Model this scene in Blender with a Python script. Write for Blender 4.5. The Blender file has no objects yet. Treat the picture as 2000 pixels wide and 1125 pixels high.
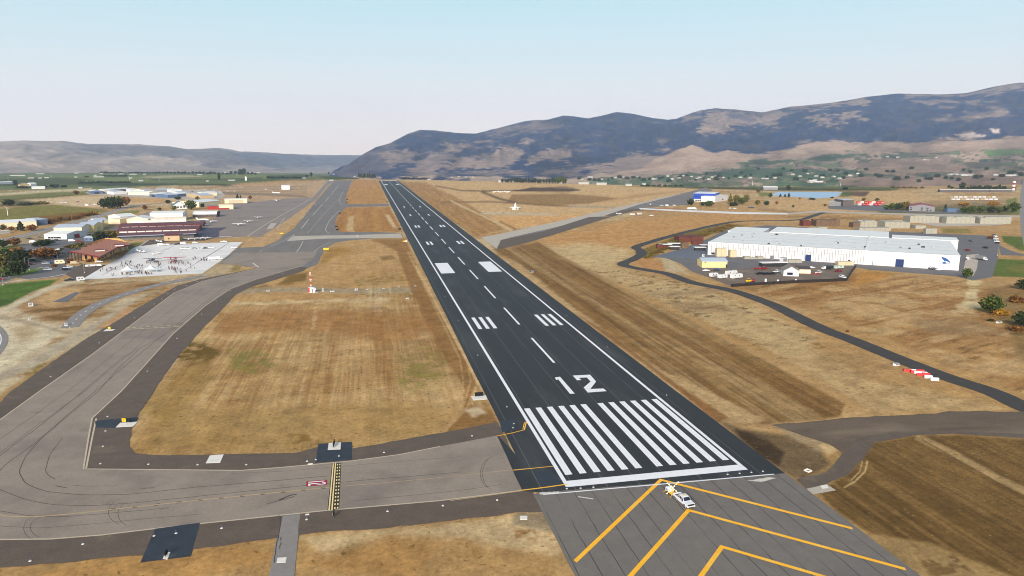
import bpy, math, random
import numpy as np
from mathutils import Vector
from mathutils.geometry import tessellate_polygon
R = math.radians
random.seed(7)
scene = bpy.context.scene
COL = scene.collection

# ------------------------------------------------------------------ camera
FPX = 1370.21
CAM = np.array([-64.907, -144.356, 74.72])
c_r = np.array([0.979787, -0.200040, -0.000931])
c_u = np.array([0.037797, 0.180556, 0.982838])
c_f = np.array([0.196439, 0.963008, -0.184467])
cd = bpy.data.cameras.new('camera'); co = bpy.data.objects.new('camera', cd); COL.objects.link(co)
cd.sensor_width = 36; cd.lens = FPX / 2000 * 36; cd.clip_start = 0.5; cd.clip_end = 60000
from mathutils import Matrix
m = Matrix(((c_r[0], c_u[0], -c_f[0], CAM[0]), (c_r[1], c_u[1], -c_f[1], CAM[1]),
            (c_r[2], c_u[2], -c_f[2], CAM[2]), (0, 0, 0, 1)))
co.matrix_world = m
scene.camera = co

# ------------------------------------------------------------------ world, sun, exposure
SUN_EL, SUN_AZ = 22.0, 205.0      # direction TOWARDS the sun, clockwise from +Y
w = bpy.data.worlds.new('World'); scene.world = w; w.use_nodes = True
nt = w.node_tree; nt.nodes.clear()
sky = nt.nodes.new('ShaderNodeTexSky'); sky.sky_type = 'NISHITA'; sky.sun_disc = False
sky.sun_elevation = R(SUN_EL); sky.sun_rotation = R(SUN_AZ)
sky.altitude = 400; sky.air_density = 1.0; sky.dust_density = 1.5; sky.ozone_density = 1.5
bg = nt.nodes.new('ShaderNodeBackground'); bg.inputs[1].default_value = 0.075
wo = nt.nodes.new('ShaderNodeOutputWorld')
hs = nt.nodes.new('ShaderNodeHueSaturation'); hs.inputs['Saturation'].default_value = 0.8
tn = nt.nodes.new('ShaderNodeMix'); tn.data_type = 'RGBA'; tn.blend_type = 'MULTIPLY'; tn.inputs[0].default_value = 1.0; tn.inputs[7].default_value = (1.03, 0.985, 0.96, 1)
nt.links.new(sky.outputs[0], hs.inputs['Color']); nt.links.new(hs.outputs[0], tn.inputs[6]); 
# evening sky: a pale band low down that fades into clear cyan
tc = nt.nodes.new('ShaderNodeTexCoord'); sp = nt.nodes.new('ShaderNodeSeparateXYZ'); cr = nt.nodes.new('ShaderNodeValToRGB'); fr = nt.nodes.new('ShaderNodeMapRange'); mb_ = nt.nodes.new('ShaderNodeMix'); mb_.data_type = 'RGBA'
nt.links.new(tc.outputs['Generated'], sp.inputs[0]); nt.links.new(sp.outputs[2], cr.inputs[0]); nt.links.new(sp.outputs[2], fr.inputs['Value'])
el_ = cr.color_ramp.elements; el_[0].position = 0.0; el_[0].color = (8.4, 6.9, 5.8, 1); el_[1].position = 0.25; el_[1].color = (2.75, 5.1, 5.6, 1)
for p_, c_ in ((.06, (7.4, 6.5, 5.9)), (.13, (5.0, 5.8, 5.9))): e_ = cr.color_ramp.elements.new(p_); e_.color = (*c_, 1)
fr.inputs['From Min'].default_value = .25; fr.inputs['From Max'].default_value = .7; fr.inputs['To Min'].default_value = .85; fr.inputs['To Max'].default_value = 0.0
nt.links.new(fr.outputs[0], mb_.inputs[0]); nt.links.new(tn.outputs[2], mb_.inputs[6]); nt.links.new(cr.outputs[0], mb_.inputs[7]); nt.links.new(mb_.outputs[2], bg.inputs[0]); nt.links.new(bg.outputs[0], wo.inputs[0])
sl = bpy.data.lights.new('sun', 'SUN'); sl.energy = 3.2; sl.angle = R(26); sl.color = (1.0, 0.88, 0.76)
so = bpy.data.objects.new('sun', sl); COL.objects.link(so)
sd = Vector((math.sin(R(SUN_AZ)) * math.cos(R(SUN_EL)), math.cos(R(SUN_AZ)) * math.cos(R(SUN_EL)), math.sin(R(SUN_EL))))
so.rotation_euler = sd.to_track_quat('Z', 'Y').to_euler()
scene.view_settings.view_transform = 'Standard'
scene.view_settings.look = 'None'
scene.view_settings.exposure = 1.12
scene.view_settings.gamma = 1.0
scene.cycles.volume_bounces = 1
scene.cycles.max_bounces = 6
scene.cycles.pixel_filter_type = 'BLACKMAN_HARRIS'; scene.cycles.filter_width = 1.05

# ------------------------------------------------------------------ survey: image point -> place on the ground
def ray(px, py):
    return c_f + (px - 1000) / FPX * c_r - (py - 562.5) / FPX * c_u
def U(px, py, z=0.0):
    d = ray(px, py); t = (z - CAM[2]) / d[2]; p = CAM + t * d
    return (float(p[0]), float(p[1]))
def azel(px, py):
    d = ray(px, py); return math.atan2(d[0], d[1]), d[2] / math.hypot(d[0], d[1])
def to_px(x, y, z):
    dx = x - CAM[0]; dy = y - CAM[1]; dz = z - CAM[2]
    dep = np.maximum(dx * c_f[0] + dy * c_f[1] + dz * c_f[2], 1.0)
    return (1000 + FPX * (dx * c_r[0] + dy * c_r[1] + dz * c_r[2]) / dep,
            562.5 - FPX * (dx * c_u[0] + dy * c_u[1] + dz * c_u[2]) / dep)

# ------------------------------------------------------------------ numpy noise
def _h(ix, iy, s):
    n = (ix.astype(np.int64) * 374761393 + iy.astype(np.int64) * 668265263 + s * 1442695041) & 0xffffffff
    n = ((n ^ (n >> 13)) * 1274126177) & 0xffffffff
    return ((n ^ (n >> 16)) & 0xffff) / 65535.0
def vnoise(x, y, s=0):
    ix = np.floor(x); iy = np.floor(y); fx = x - ix; fy = y - iy
    fx = fx * fx * (3 - 2 * fx); fy = fy * fy * (3 - 2 * fy)
    a = _h(ix, iy, s); b = _h(ix + 1, iy, s); c = _h(ix, iy + 1, s); d = _h(ix + 1, iy + 1, s)
    return (a + (b - a) * fx) * (1 - fy) + (c + (d - c) * fx) * fy
def fbm(x, y, s=0, o=4):
    t = 0; a = 0.5; n = 0
    for k in range(o):
        t = t + a * vnoise(x, y, s + k * 17); n += a; a *= 0.55; x = x * 2.03 + 11.3; y = y * 2.03 + 5.7
    return t / n
def lin(c):
    c = np.array(c, float) / 255.0
    return np.where(c <= 0.04045, c / 12.92, ((c + 0.055) / 1.055) ** 2.4)
def sst(a, b, x):
    t = np.clip((x - a) / (b - a), 0, 1); return t * t * (3 - 2 * t)
def poly_sd(px, py, poly):
    """signed distance (inside positive) of points to a polygon"""
    P = np.array(poly, float); n = len(P)
    dmin = np.full(px.shape, 1e9); ins = np.zeros(px.shape, bool)
    for i in range(n):
        ax, ay = P[i]; bx, by = P[(i + 1) % n]
        ex, ey = bx - ax, by - ay; L = ex * ex + ey * ey + 1e-9
        t = np.clip(((px - ax) * ex + (py - ay) * ey) / L, 0, 1)
        dmin = np.minimum(dmin, (px - ax - t * ex) ** 2 + (py - ay - t * ey) ** 2)
        if ay != by:
            c = ((ay > py) != (by > py)) & (px < (bx - ax) * (py - ay) / (by - ay) + ax)
            ins ^= c
    d = np.sqrt(dmin)
    return np.where(ins, d, -d)

# ------------------------------------------------------------------ materials
def mat(name, col, rough=0.8, metal=0.0, var=0.12, scale=0.5, spec=0.3, stretch=None, emit=None, fine=None, bump=0.0):
    """procedural paint / metal / stone: base colour broken up by two noises in world space"""
    M = bpy.data.materials.new(name); M.use_nodes = True
    t = M.node_tree; N = t.nodes; b = N['Principled BSDF']
    b.inputs['Roughness'].default_value = rough; b.inputs['Metallic'].default_value = metal
    b.inputs['Specular IOR Level'].default_value = spec
    g = N.new('ShaderNodeNewGeometry'); mp = N.new('ShaderNodeMapping')
    t.links.new(g.outputs['Position'], mp.inputs[0])
    mp.inputs['Scale'].default_value = stretch or (1, 1, 1)
    n1 = N.new('ShaderNodeTexNoise'); n1.inputs['Scale'].default_value = scale; n1.inputs['Detail'].default_value = 6
    n1.inputs['Roughness'].default_value = 0.6
    t.links.new(mp.outputs[0], n1.inputs['Vector'])
    mr = N.new('ShaderNodeMapRange'); mr.inputs['From Min'].default_value = 0.3; mr.inputs['From Max'].default_value = 0.7
    mr.inputs['To Min'].default_value = 1 - var; mr.inputs['To Max'].default_value = 1 + var
    t.links.new(n1.outputs['Fac'], mr.inputs['Value'])
    mx = N.new('ShaderNodeVectorMath'); mx.operation = 'SCALE'; mx.inputs[0].default_value = tuple(lin(col))
    t.links.new(mr.outputs[0], mx.inputs['Scale'])
    out = mx.outputs[0]
    if fine:
        n2 = N.new('ShaderNodeTexNoise'); n2.inputs['Scale'].default_value = fine[0]; n2.inputs['Detail'].default_value = 3
        t.links.new(g.outputs['Position'], n2.inputs['Vector'])
        m2 = N.new('ShaderNodeMapRange'); m2.inputs['From Min'].default_value = 0.3; m2.inputs['From Max'].default_value = 0.7
        m2.inputs['To Min'].default_value = 1 - fine[1]; m2.inputs['To Max'].default_value = 1 + fine[1]
        t.links.new(n2.outputs['Fac'], m2.inputs['Value'])
        m3 = N.new('ShaderNodeVectorMath'); m3.operation = 'SCALE'
        t.links.new(out, m3.inputs[0]); t.links.new(m2.outputs[0], m3.inputs['Scale']); out = m3.outputs[0]
    t.links.new(out, b.inputs['Base Color'])
    if emit:
        b.inputs['Emission Color'].default_value = (*lin(emit[0]), 1); b.inputs['Emission Strength'].default_value = emit[1]
    M['_out'] = 1
    return M
def mathn(t, op, a, b=None, c=None):
    n = t.nodes.new('ShaderNodeMath'); n.operation = op
    for i, v in enumerate((a, b, c)):
        if v is None: continue
        if isinstance(v, (int, float)): n.inputs[i].default_value = v
        else: t.links.new(v, n.inputs[i])
    return n.outputs[0]
def seams(M, axis, period, width, col, strength=0.7, offset=0.0, wob=0.15, brk=0.45):
    """adds construction joints or cracks: narrow lines across world X or Y, broken up by noise"""
    t = M.node_tree; b = t.nodes['Principled BSDF']
    src = b.inputs['Base Color'].links[0].from_socket
    g = t.nodes.new('ShaderNodeNewGeometry'); sx = t.nodes.new('ShaderNodeSeparateXYZ'); t.links.new(g.outputs['Position'], sx.inputs[0])
    nz = t.nodes.new('ShaderNodeTexNoise'); nz.inputs['Scale'].default_value = 0.12; nz.inputs['Detail'].default_value = 4
    t.links.new(g.outputs['Position'], nz.inputs['Vector'])
    v = mathn(t, 'ADD', sx.outputs[axis], offset)
    v = mathn(t, 'ADD', v, mathn(t, 'MULTIPLY', mathn(t, 'SUBTRACT', nz.outputs['Fac'], 0.5), wob * 4))
    fr = mathn(t, 'PINGPONG', v, period / 2)
    f = mathn(t, 'LESS_THAN', fr, width / 2)
    n2 = t.nodes.new('ShaderNodeTexNoise'); n2.inputs['Scale'].default_value = 0.05; n2.inputs['Detail'].default_value = 5
    t.links.new(g.outputs['Position'], n2.inputs['Vector'])
    k = t.nodes.new('ShaderNodeMapRange'); k.inputs['From Min'].default_value = brk - 0.08; k.inputs['From Max'].default_value = brk + 0.08
    t.links.new(n2.outputs['Fac'], k.inputs['Value'])
    f = mathn(t, 'MULTIPLY', mathn(t, 'MULTIPLY', f, k.outputs[0]), strength)
    mx = t.nodes.new('ShaderNodeMix'); mx.data_type = 'RGBA'
    t.links.new(f, mx.inputs[0]); t.links.new(src, mx.inputs[6]); mx.inputs[7].default_value = (*lin(col), 1)
    t.links.new(mx.outputs[2], b.inputs['Base Color'])
    return M
def blotch(M, col, scale=0.06, lo=0.55, hi=0.7, strength=0.6, stretch=(1, 1, 1)):
    """stains: patches of another colour where a noise is high"""
    t = M.node_tree; b = t.nodes['Principled BSDF']
    src = b.inputs['Base Color'].links[0].from_socket
    g = t.nodes.new('ShaderNodeNewGeometry'); mp = t.nodes.new('ShaderNodeMapping'); mp.inputs['Scale'].default_value = stretch
    t.links.new(g.outputs['Position'], mp.inputs[0])
    nz = t.nodes.new('ShaderNodeTexNoise'); nz.inputs['Scale'].default_value = scale; nz.inputs['Detail'].default_value = 7; nz.inputs['Roughness'].default_value = 0.62
    t.links.new(mp.outputs[0], nz.inputs['Vector'])
    k = t.nodes.new('ShaderNodeMapRange'); k.inputs['From Min'].default_value = lo; k.inputs['From Max'].default_value = hi; k.inputs['To Max'].default_value = strength
    t.links.new(nz.outputs['Fac'], k.inputs['Value'])
    mx = t.nodes.new('ShaderNodeMix'); mx.data_type = 'RGBA'
    t.links.new(k.outputs[0], mx.inputs[0]); t.links.new(src, mx.inputs[6]); mx.inputs[7].default_value = (*lin(col), 1)
    t.links.new(mx.outputs[2], b.inputs['Base Color'])
    return M
def attr_mat(name, amp=0.28, rough=0.95, scales=(0.9, 0.12), spec=0.1, specks=False):
    """ground: the colour stored on the mesh, broken up by small noises"""
    M = bpy.data.materials.new(name); M.use_nodes = True; t = M.node_tree; N = t.nodes; b = N['Principled BSDF']
    b.inputs['Roughness'].default_value = rough; b.inputs['Specular IOR Level'].default_value = spec
    a = N.new('ShaderNodeAttribute'); a.attribute_name = 'ground_colour'
    g = N.new('ShaderNodeNewGeometry'); out = a.outputs['Color']
    for sc, am in ((scales[0], amp), (scales[1], amp * 0.7)):
        n = N.new('ShaderNodeTexNoise'); n.inputs['Scale'].default_value = sc; n.inputs['Detail'].default_value = 8; n.inputs['Roughness'].default_value = 0.7
        t.links.new(g.outputs['Position'], n.inputs['Vector'])
        r = N.new('ShaderNodeMapRange'); r.inputs['From Min'].default_value = 0.3; r.inputs['From Max'].default_value = 0.7
        r.inputs['To Min'].default_value = 1 - am; r.inputs['To Max'].default_value = 1 + am
        t.links.new(n.outputs['Fac'], r.inputs['Value'])
        s = N.new('ShaderNodeVectorMath'); s.operation = 'SCALE'; t.links.new(out, s.inputs[0]); t.links.new(r.outputs[0], s.inputs['Scale']); out = s.outputs[0]
    t.links.new(out, b.inputs['Base Color'])
    if specks:
        blotch(M, (92, 70, 36), 0.55, .60, .68, .75); blotch(M, (214, 188, 148), 0.8, .63, .72, .5); blotch(M, (104, 84, 44), 0.16, .60, .72, .5)
    return M

# ------------------------------------------------------------------ object helpers
def tag(o, label=None, cat=None, group=None, kind=None):
    if label: o['label'] = label
    if cat: o['category'] = cat
    if group: o['group'] = group
    if kind: o['kind'] = kind
    return o
def empty(name, loc=(0, 0, 0), rz=0.0, label=None, cat=None, group=None):
    o = bpy.data.objects.new(name, None); COL.objects.link(o)
    o.location = loc; o.rotation_euler = (0, 0, rz); o.empty_display_size = 0.5
    return tag(o, label, cat, group)
def link_mesh(name, me, parent=None, loc=None, rz=0.0):
    o = bpy.data.objects.new(name, me); COL.objects.link(o)
    if parent is not None: o.parent = parent
    if loc is not None: o.location = loc
    if rz: o.rotation_euler = (0, 0, rz)
    return o
class MB:
    """collects faces for ONE mesh object"""
    def __init__(s): s.v = []; s.f = []; s.mi = []; s.mats = []; s.sm = []
    def m(s, M):
        if M not in s.mats: s.mats.append(M)
        return s.mats.index(M)
    def face(s, pts, M, smooth=False):
        k = len(s.v); s.v += [tuple(map(float, p)) for p in pts]; s.f.append(tuple(range(k, k + len(pts)))); s.mi.append(s.m(M)); s.sm.append(smooth)
    def add(s, vs, fs, M, smooth=False):
        k = len(s.v); s.v += [tuple(map(float, p)) for p in vs]; j = s.m(M)
        for f in fs: s.f.append(tuple(i + k for i in f)); s.mi.append(j); s.sm.append(smooth)
    def box(s, c, d, M, rz=0.0, taper=(1, 1), ry=0.0):
        cx, cy, cz = c; hx, hy, hz = d[0] / 2, d[1] / 2, d[2] / 2; vs = []
        for z, k in ((-hz, (1, 1)), (hz, taper)):
            for x, y in ((-hx, -hy), (hx, -hy), (hx, hy), (-hx, hy)): vs.append((x * k[0], y * k[1], z))
        if ry: vs = [(x * math.cos(ry) + z * math.sin(ry), y, -x * math.sin(ry) + z * math.cos(ry)) for x, y, z in vs]
        c_, s_ = math.cos(rz), math.sin(rz)
        vs = [(cx + x * c_ - y * s_, cy + x * s_ + y * c_, cz + z) for x, y, z in vs]
        s.add(vs, [(0, 3, 2, 1), (4, 5, 6, 7), (0, 1, 5, 4), (1, 2, 6, 5), (2, 3, 7, 6), (3, 0, 4, 7)], M)
    def tube(s, a, b, r0, r1, M, n=8, caps=True, smooth=True):
        a = Vector(a); b = Vector(b); d = (b - a).normalized()
        x = d.orthogonal().normalized(); y = d.cross(x); vs = []
        for p, r in ((a, r0), (b, r1)):
            for i in range(n): t = 2 * math.pi * i / n; vs.append(p + (x * math.cos(t) + y * math.sin(t)) * r)
        fs = [(i, (i + 1) % n, n + (i + 1) % n, n + i) for i in range(n)]
        s.add(vs, fs, M, smooth)
        if caps: s.add(vs, [tuple(range(n - 1, -1, -1)), tuple(range(n, 2 * n))], M)
    def ball(s, c, r, M, n=8, k=5, smooth=True):
        if isinstance(r, (int, float)): r = (r, r, r)
        vs = []; 
        for j in range(k + 1):
            ph = math.pi * j / k
            for i in range(n):
                t = 2 * math.pi * i / n
                vs.append((c[0] + r[0] * math.sin(ph) * math.cos(t), c[1] + r[1] * math.sin(ph) * math.sin(t), c[2] + r[2] * math.cos(ph)))
        fs = [(j * n + i, (j + 1) * n + i, (j + 1) * n + (i + 1) % n, j * n + (i + 1) % n) for j in range(k) for i in range(n)]
        s.add(vs, fs, M, smooth)
    def extr(s, prof, y0, y1, M, smooth=False, ends=True, M2=None):
        """profile of (x, z) points extruded along y"""
        n = len(prof); vs = [(x, y0, z) for x, z in prof] + [(x, y1, z) for x, z in prof]
        s.add(vs, [(i, (i + 1) % n, n + (i + 1) % n, n + i) for i in range(n)], M, smooth)
        if ends: s.add(vs, [tuple(range(n - 1, -1, -1)), tuple(range(n, 2 * n))], M2 or M)
    def sheet(s, loops, z, M):
        """flat polygon (first loop) with holes (further loops)"""
        L = [[Vector((x, y, 0)) for x, y in lp] for lp in loops]
        tr = tessellate_polygon(L); flat = [p for lp in L for p in lp]
        fs = []
        for a, b, c in tr:
            A, B, C_ = flat[a], flat[b], flat[c]
            if (B - A).cross(C_ - A).z < 0: b, c = c, b
            fs.append((a, b, c))
        s.add([(p.x, p.y, z) for p in flat], fs, M)
    def mesh(s, name):
        me = bpy.data.meshes.new(name); me.from_pydata(s.v, [], s.f)
        for M in s.mats: me.materials.append(M)
        me.polygons.foreach_set('material_index', s.mi); me.polygons.foreach_set('use_smooth', s.sm)
        me.update(); return me
    def build(s, name, parent=None, loc=None, rz=0.0):
        return link_mesh(name, s.mesh(name), parent, loc, rz)
def copy_tree(o, parent=None):
    c = o.copy(); COL.objects.link(c); c.parent = parent
    for ch in o.children: copy_tree(ch, c)
    return c
def densify(loop, step, jit, seed=0, closed=True):
    """splits long edges and pushes the points about: edges of asphalt laid on dirt are not ruler-straight"""
    rr = random.Random(seed); out = []; n = len(loop)
    for i in range(n if closed else n - 1):
        a = loop[i]; b = loop[(i + 1) % n]; L = math.hypot(b[0] - a[0], b[1] - a[1]); k = max(1, min(60, int(L / step)))
        for j in range(k):
            t = j / k; q = jit if 0 < j else 0
            out.append((a[0] + (b[0] - a[0]) * t + rr.uniform(-q, q), a[1] + (b[1] - a[1]) * t + rr.uniform(-q, q)))
    if not closed: out.append(loop[-1])
    return out
def smooth_line(pts, it=2):
    for _ in range(it):
        q = [pts[0]]
        for a, b in zip(pts[:-1], pts[1:]):
            q += [(a[0] * .75 + b[0] * .25, a[1] * .75 + b[1] * .25), (a[0] * .25 + b[0] * .75, a[1] * .25 + b[1] * .75)]
        pts = q + [pts[-1]]
    return pts
def ribbon(mb, pts, wd, z, M):
    """strip of width wd (number or list) along a ground line"""
    P = [Vector((x, y)) for x, y in pts]; n = len(P); Lf = []; Rt = []
    for i in range(n):
        d = (P[min(i + 1, n - 1)] - P[max(i - 1, 0)]).normalized(); q = Vector((-d.y, d.x))
        h = (wd[i] if isinstance(wd, (list, tuple)) else wd) / 2
        Lf.append(P[i] + q * h); Rt.append(P[i] - q * h)
    vs = [(p.x, p.y, z) for p in Lf] + [(p.x, p.y, z) for p in Rt]
    mb.add(vs, [(i, n + i, n + i + 1, i + 1) for i in range(n - 1)], M)
def PX(*pts): return [U(*p) for p in pts]
def rect(x0, y0, x1, y1): return [(x0, y0), (x1, y0), (x1, y1), (x0, y1)]

# ================================================================== GROUND
YAW = math.atan2(c_f[0], c_f[1])
# the rim of the plateau: where the near land ends in the photograph
RIM = [(-2500, 337), (0, 337), (250, 338), (400, 339), (600, 341), (690, 347), (740, 350.5), (800, 351), (950, 354), (1100, 359), (1340, 364),
       (1500, 365), (1700, 365.5), (1900, 363), (2000, 360), (4500, 360)]
_ra = np.array([azel(*p)[0] for p in RIM]); _rr = np.array([CAM[2] / -azel(*p)[1] for p in RIM])
def rim_r(az): return np.interp(az, _ra, _rr)

def grid_mesh(name, X, Y, Z, keep, colr, M):
    nr, nc = X.shape
    vs = np.stack([X, Y, Z], -1).reshape(-1, 3)
    idx = np.arange(nr * nc).reshape(nr, nc)
    q = np.stack([idx[:-1, :-1], idx[:-1, 1:], idx[1:, 1:], idx[1:, :-1]], -1)[keep].reshape(-1, 4)
    me = bpy.data.meshes.new(name); me.vertices.add(len(vs)); me.vertices.foreach_set('co', vs.astype(np.float32).ravel())
    me.loops.add(q.size); me.loops.foreach_set('vertex_index', q.astype(np.int32).ravel())
    me.polygons.add(len(q)); me.polygons.foreach_set('loop_start', np.arange(0, q.size, 4, dtype=np.int32))
    me.polygons.foreach_set('use_smooth', np.ones(len(q), bool))
    me.update(calc_edges=True)
    at = me.color_attributes.new('ground_colour', 'FLOAT_COLOR', 'POINT')
    c4 = np.ones((len(vs), 4), np.float32); c4[:, :3] = colr.reshape(-1, 3); at.data.foreach_set('color', c4.ravel())
    me.materials.append(M)
    # normals up
    if me.polygons[len(me.polygons) // 2].normal.z < 0: me.flip_normals()
    return link_mesh(name, me)

az_in = np.arange(R(-38.5), R(38.5), R(0.072)); az = np.concatenate([np.arange(-180, -39, 3.0) * math.pi / 180, az_in, np.arange(40, 182, 3.0) * math.pi / 180]) + YAW
dep = np.concatenate([[89.9, 75, 60, 50, 42, 37], np.arange(34.2, 1.2, -0.07)])
rr_ = CAM[2] / np.tan(np.radians(dep))
AZ, RR = np.meshgrid(az, rr_)
lim = rim_r((AZ + math.pi) % (2 * math.pi) - math.pi)
keep = (RR[:-1, :-1] < lim[:-1, :-1])
RR = np.minimum(RR, lim)
GX = CAM[0] + RR * np.sin(AZ); GY = CAM[1] + RR * np.cos(AZ)
PU, PV = to_px(GX, GY, 0.0)
back = np.cos(AZ - YAW) < 0.3
PU = np.where(back, -9000, PU)

sh = GX.shape
n_a = fbm(GX / 60, GY / 60, 1, 5); n_b = fbm(GX / 14, GY / 14, 2, 5); n_c = fbm(GX / 3.5, GY / 3.5, 3, 4)
st_y = fbm(GX / 1.6, GY / 90, 4, 3)                 # streaks along the runway (mowing, grading)
st_w = fbm(GX / 7, GY / 260, 5, 4)
q1 = GX * 0.94 + GY * 0.34; q2 = -GX * 0.34 + GY * 0.94
st_x = fbm(q1 / 70, q2 / 6, 6, 4)                     # scrub lines across the view
WARP = 0.6 * (n_b - 0.5) + 0.7 * (n_c - 0.5) + 0.5 * (n_a - 0.5)
C0 = lin((180, 142, 94)); 
G = np.empty(sh + (3,)); G[:] = C0
def mixc(mask, col):
    global G
    c = lin(col) if not isinstance(col, np.ndarray) else col
    G = G * (1 - mask[..., None]) + c * mask[..., None]
mixc(sst(.45, .7, n_a), (196, 170, 132)); mixc(sst(.5, .72, n_b) * .5, (160, 116, 66)); mixc(sst(.55, .75, fbm(GX / 25, GY / 25, 9)) * .5, (205, 182, 150))
def paint(poly, col, f=4, k=1.0, warp=10, sel=None):
    """ground cover: a patch with a ragged soft edge; poly in survey (photo) coordinates"""
    P = np.array(poly, float); pad = f + warp
    bb = (PU > P[:, 0].min() - pad) & (PU < P[:, 0].max() + pad) & (PV > P[:, 1].min() - pad) & (PV < P[:, 1].max() + pad)
    ii = np.nonzero(bb)
    if not len(ii[0]): return
    sdv = poly_sd(PU[ii], PV[ii], P) + WARP[ii] * warp
    a = sst(-f, f, sdv) * k
    if sel is not None: a = a * sel[ii]
    c = lin(col); G[ii] = G[ii] * (1 - a[:, None]) + c * a[:, None]
def pline(pts, wd, col, k=1.0, f=1.2, warp=1.5, brk=None):
    """track: a line of given photo width"""
    wd2 = wd / 2
    L = []; Rr = []
    for i in range(len(pts)):
        a = pts[max(i - 1, 0)]; b = pts[min(i + 1, len(pts) - 1)]; dx, dy = b[0] - a[0], b[1] - a[1]; n = math.hypot(dx, dy) or 1
        L.append((pts[i][0] - dy / n * wd2, pts[i][1] + dx / n * wd2)); Rr.append((pts[i][0] + dy / n * wd2, pts[i][1] - dx / n * wd2))
    paint(L + Rr[::-1], col, f, k, warp, brk)
one = np.ones(sh); hiA = sst(.42, .6, n_b); hiC = sst(.45, .62, n_c); strY = sst(.42, .62, st_y); strW = sst(.4, .6, st_w); strX = sst(.45, .62, st_x)
BIG = [(-900, 1300), (-900, 545), (0, 560), (330, 545), (400, 600), (0, 800)]
# --- left foreground: pale disturbed dirt, scrub
paint([(-900, 900), (-900, 560), (0, 590), (160, 545), (400, 545), (330, 600), (0, 820)], (192, 170, 142), 8)
paint([(-900, 900), (-900, 560), (0, 590), (160, 545), (400, 545), (330, 600), (0, 820)], (150, 108, 58), 8, .85, 20, hiA * (0.35 + .65 * strX))
paint([(30, 600), (60, 570), (150, 556), (290, 550), (330, 556), (240, 582), (180, 610), (140, 628), (60, 615)], (158, 116, 68), 5, .8, 14)
paint([(30, 600), (60, 570), (150, 556), (290, 550), (330, 556), (240, 582), (180, 610), (140, 628), (60, 615)], (112, 82, 36), 5, .8, 14, hiA * strX)
paint([(60, 590), (110, 562), (170, 560), (150, 578), (105, 596)], (200, 160, 112), 5, .8, 8)
paint([(-40, 668), (0, 617), (60, 622), (128, 645), (60, 690), (-40, 760)], (206, 190, 166), 6, .9, 8)
paint([(20, 640), (60, 632), (80, 650), (40, 668)], (176, 146, 108), 8, .7, 8)
pline([(-60, 775), (0, 738), (80, 700), (150, 655), (185, 640), (250, 600), (330, 566), (400, 546), (470, 528)], 16, (172, 158, 142), .85, 3)
pline([(-40, 618), (20, 622), (70, 634), (140, 652)], 7, (160, 140, 118), .7, 2)
pline([(0, 612), (40, 590), (90, 566), (130, 552), (165, 548)], 8, (196, 182, 160), .9, 2)
paint([(-30, 790), (60, 728), (120, 690), (170, 664), (200, 650), (215, 636), (190, 660), (100, 718), (0, 790)], (166, 128, 72), 4, .9, 8)
paint([(50, 728), (100, 702), (110, 712), (60, 738)], (104, 96, 40), 4, .8, 8, hiC)
paint([(190, 640), (250, 598), (330, 560), (380, 548), (345, 566), (270, 606), (228, 640)], (190, 140, 92), 3, .8, 8)
paint([(250, 596), (320, 562), (350, 556), (300, 582), (262, 604)], (132, 104, 44), 3, .8, 8, hiC)
paint([(-500, 620), (-500, 545), (0, 555), (60, 549), (116, 545), (100, 556), (60, 572), (15, 596), (0, 599)], (66, 92, 26), 2, 1, 5)
paint([(-500, 620), (-500, 545), (0, 555), (60, 549), (116, 545), (100, 556), (60, 572), (15, 596), (0, 599)], (96, 128, 40), 2, .5, 5, strX)
# --- infield between taxiway and runway
INF = [(640, 478), (700, 470), (792, 466), (820, 516), (870, 620), (942, 761), (975, 830), (880, 850), (700, 880), (420, 894), (262, 890), (250, 850), (300, 765), (400, 636), (470, 568), (600, 525), (628, 500)]
paint(INF, (172, 132, 80), 3, 1, 4)
paint(INF, (196, 158, 108), 6, .75, 8, sst(.42, .62, n_a))
paint(INF, (148, 100, 48), 6, .45, 8, strY)
paint(INF, (205, 170, 120), 6, .3, 8, 1 - strW)
rowN = sst(.42, .6, fbm(GX / .55, GY / 22, 91, 2)); rowB = fbm(GX / 30, GY / 18, 92, 4)
paint(INF, (118, 80, 38), 6, .36, 6, rowN * sst(.38, .6, rowB)); paint(INF, (208, 176, 128), 6, .36, 6, (1 - rowN) * sst(.45, .65, 1 - rowB))
paint([(430, 612), (540, 600), (720, 608), (840, 618), (850, 650), (760, 670), (640, 650), (520, 648), (420, 650)], (158, 108, 54), 10, .7, 22)
paint([(300, 790), (500, 800), (760, 780), (900, 800), (960, 830), (700, 875), (420, 888), (268, 884)], (164, 128, 74), 14, .75, 20)
paint([(430, 470), (800, 470), (840, 560), (640, 600), (440, 590)], (190, 146, 92), 10, .55, 15)
paint([(690, 545), (760, 530), (800, 545), (780, 552), (700, 560)], (120, 100, 36), 4, .7, 10, hiC)
paint([(680, 574), (760, 566), (822, 570), (820, 582), (700, 580)], (124, 92, 34), 3, .8, 8, hiC)
paint([(742, 502), (765, 498), (772, 504), (748, 508)], (118, 88, 34), 3, .7, 6)
paint([(540, 556), (570, 535), (600, 532), (598, 548), (560, 556)], (112, 84, 26), 3, .85, 8)
paint([(488, 562), (520, 556), (532, 560), (500, 570)], (122, 90, 28), 3, .8, 6)
paint([(622, 516), (640, 486), (672, 480), (690, 492), (650, 502), (636, 514)], (160, 118, 40), 5, .7, 10)
pline([(430, 573), (520, 566), (600, 566), (700, 569), (800, 566), (818, 562)], 10, (158, 142, 120), .8, 2)
pline([(618, 586), (612, 640), (598, 700), (590, 760), (592, 800)], 6, (206, 178, 136), .42, 3, 6, hiC)
pline([(430, 592), (520, 592), (620, 588), (760, 584)], 6, (206, 182, 146), .6, 3, 4)
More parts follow.
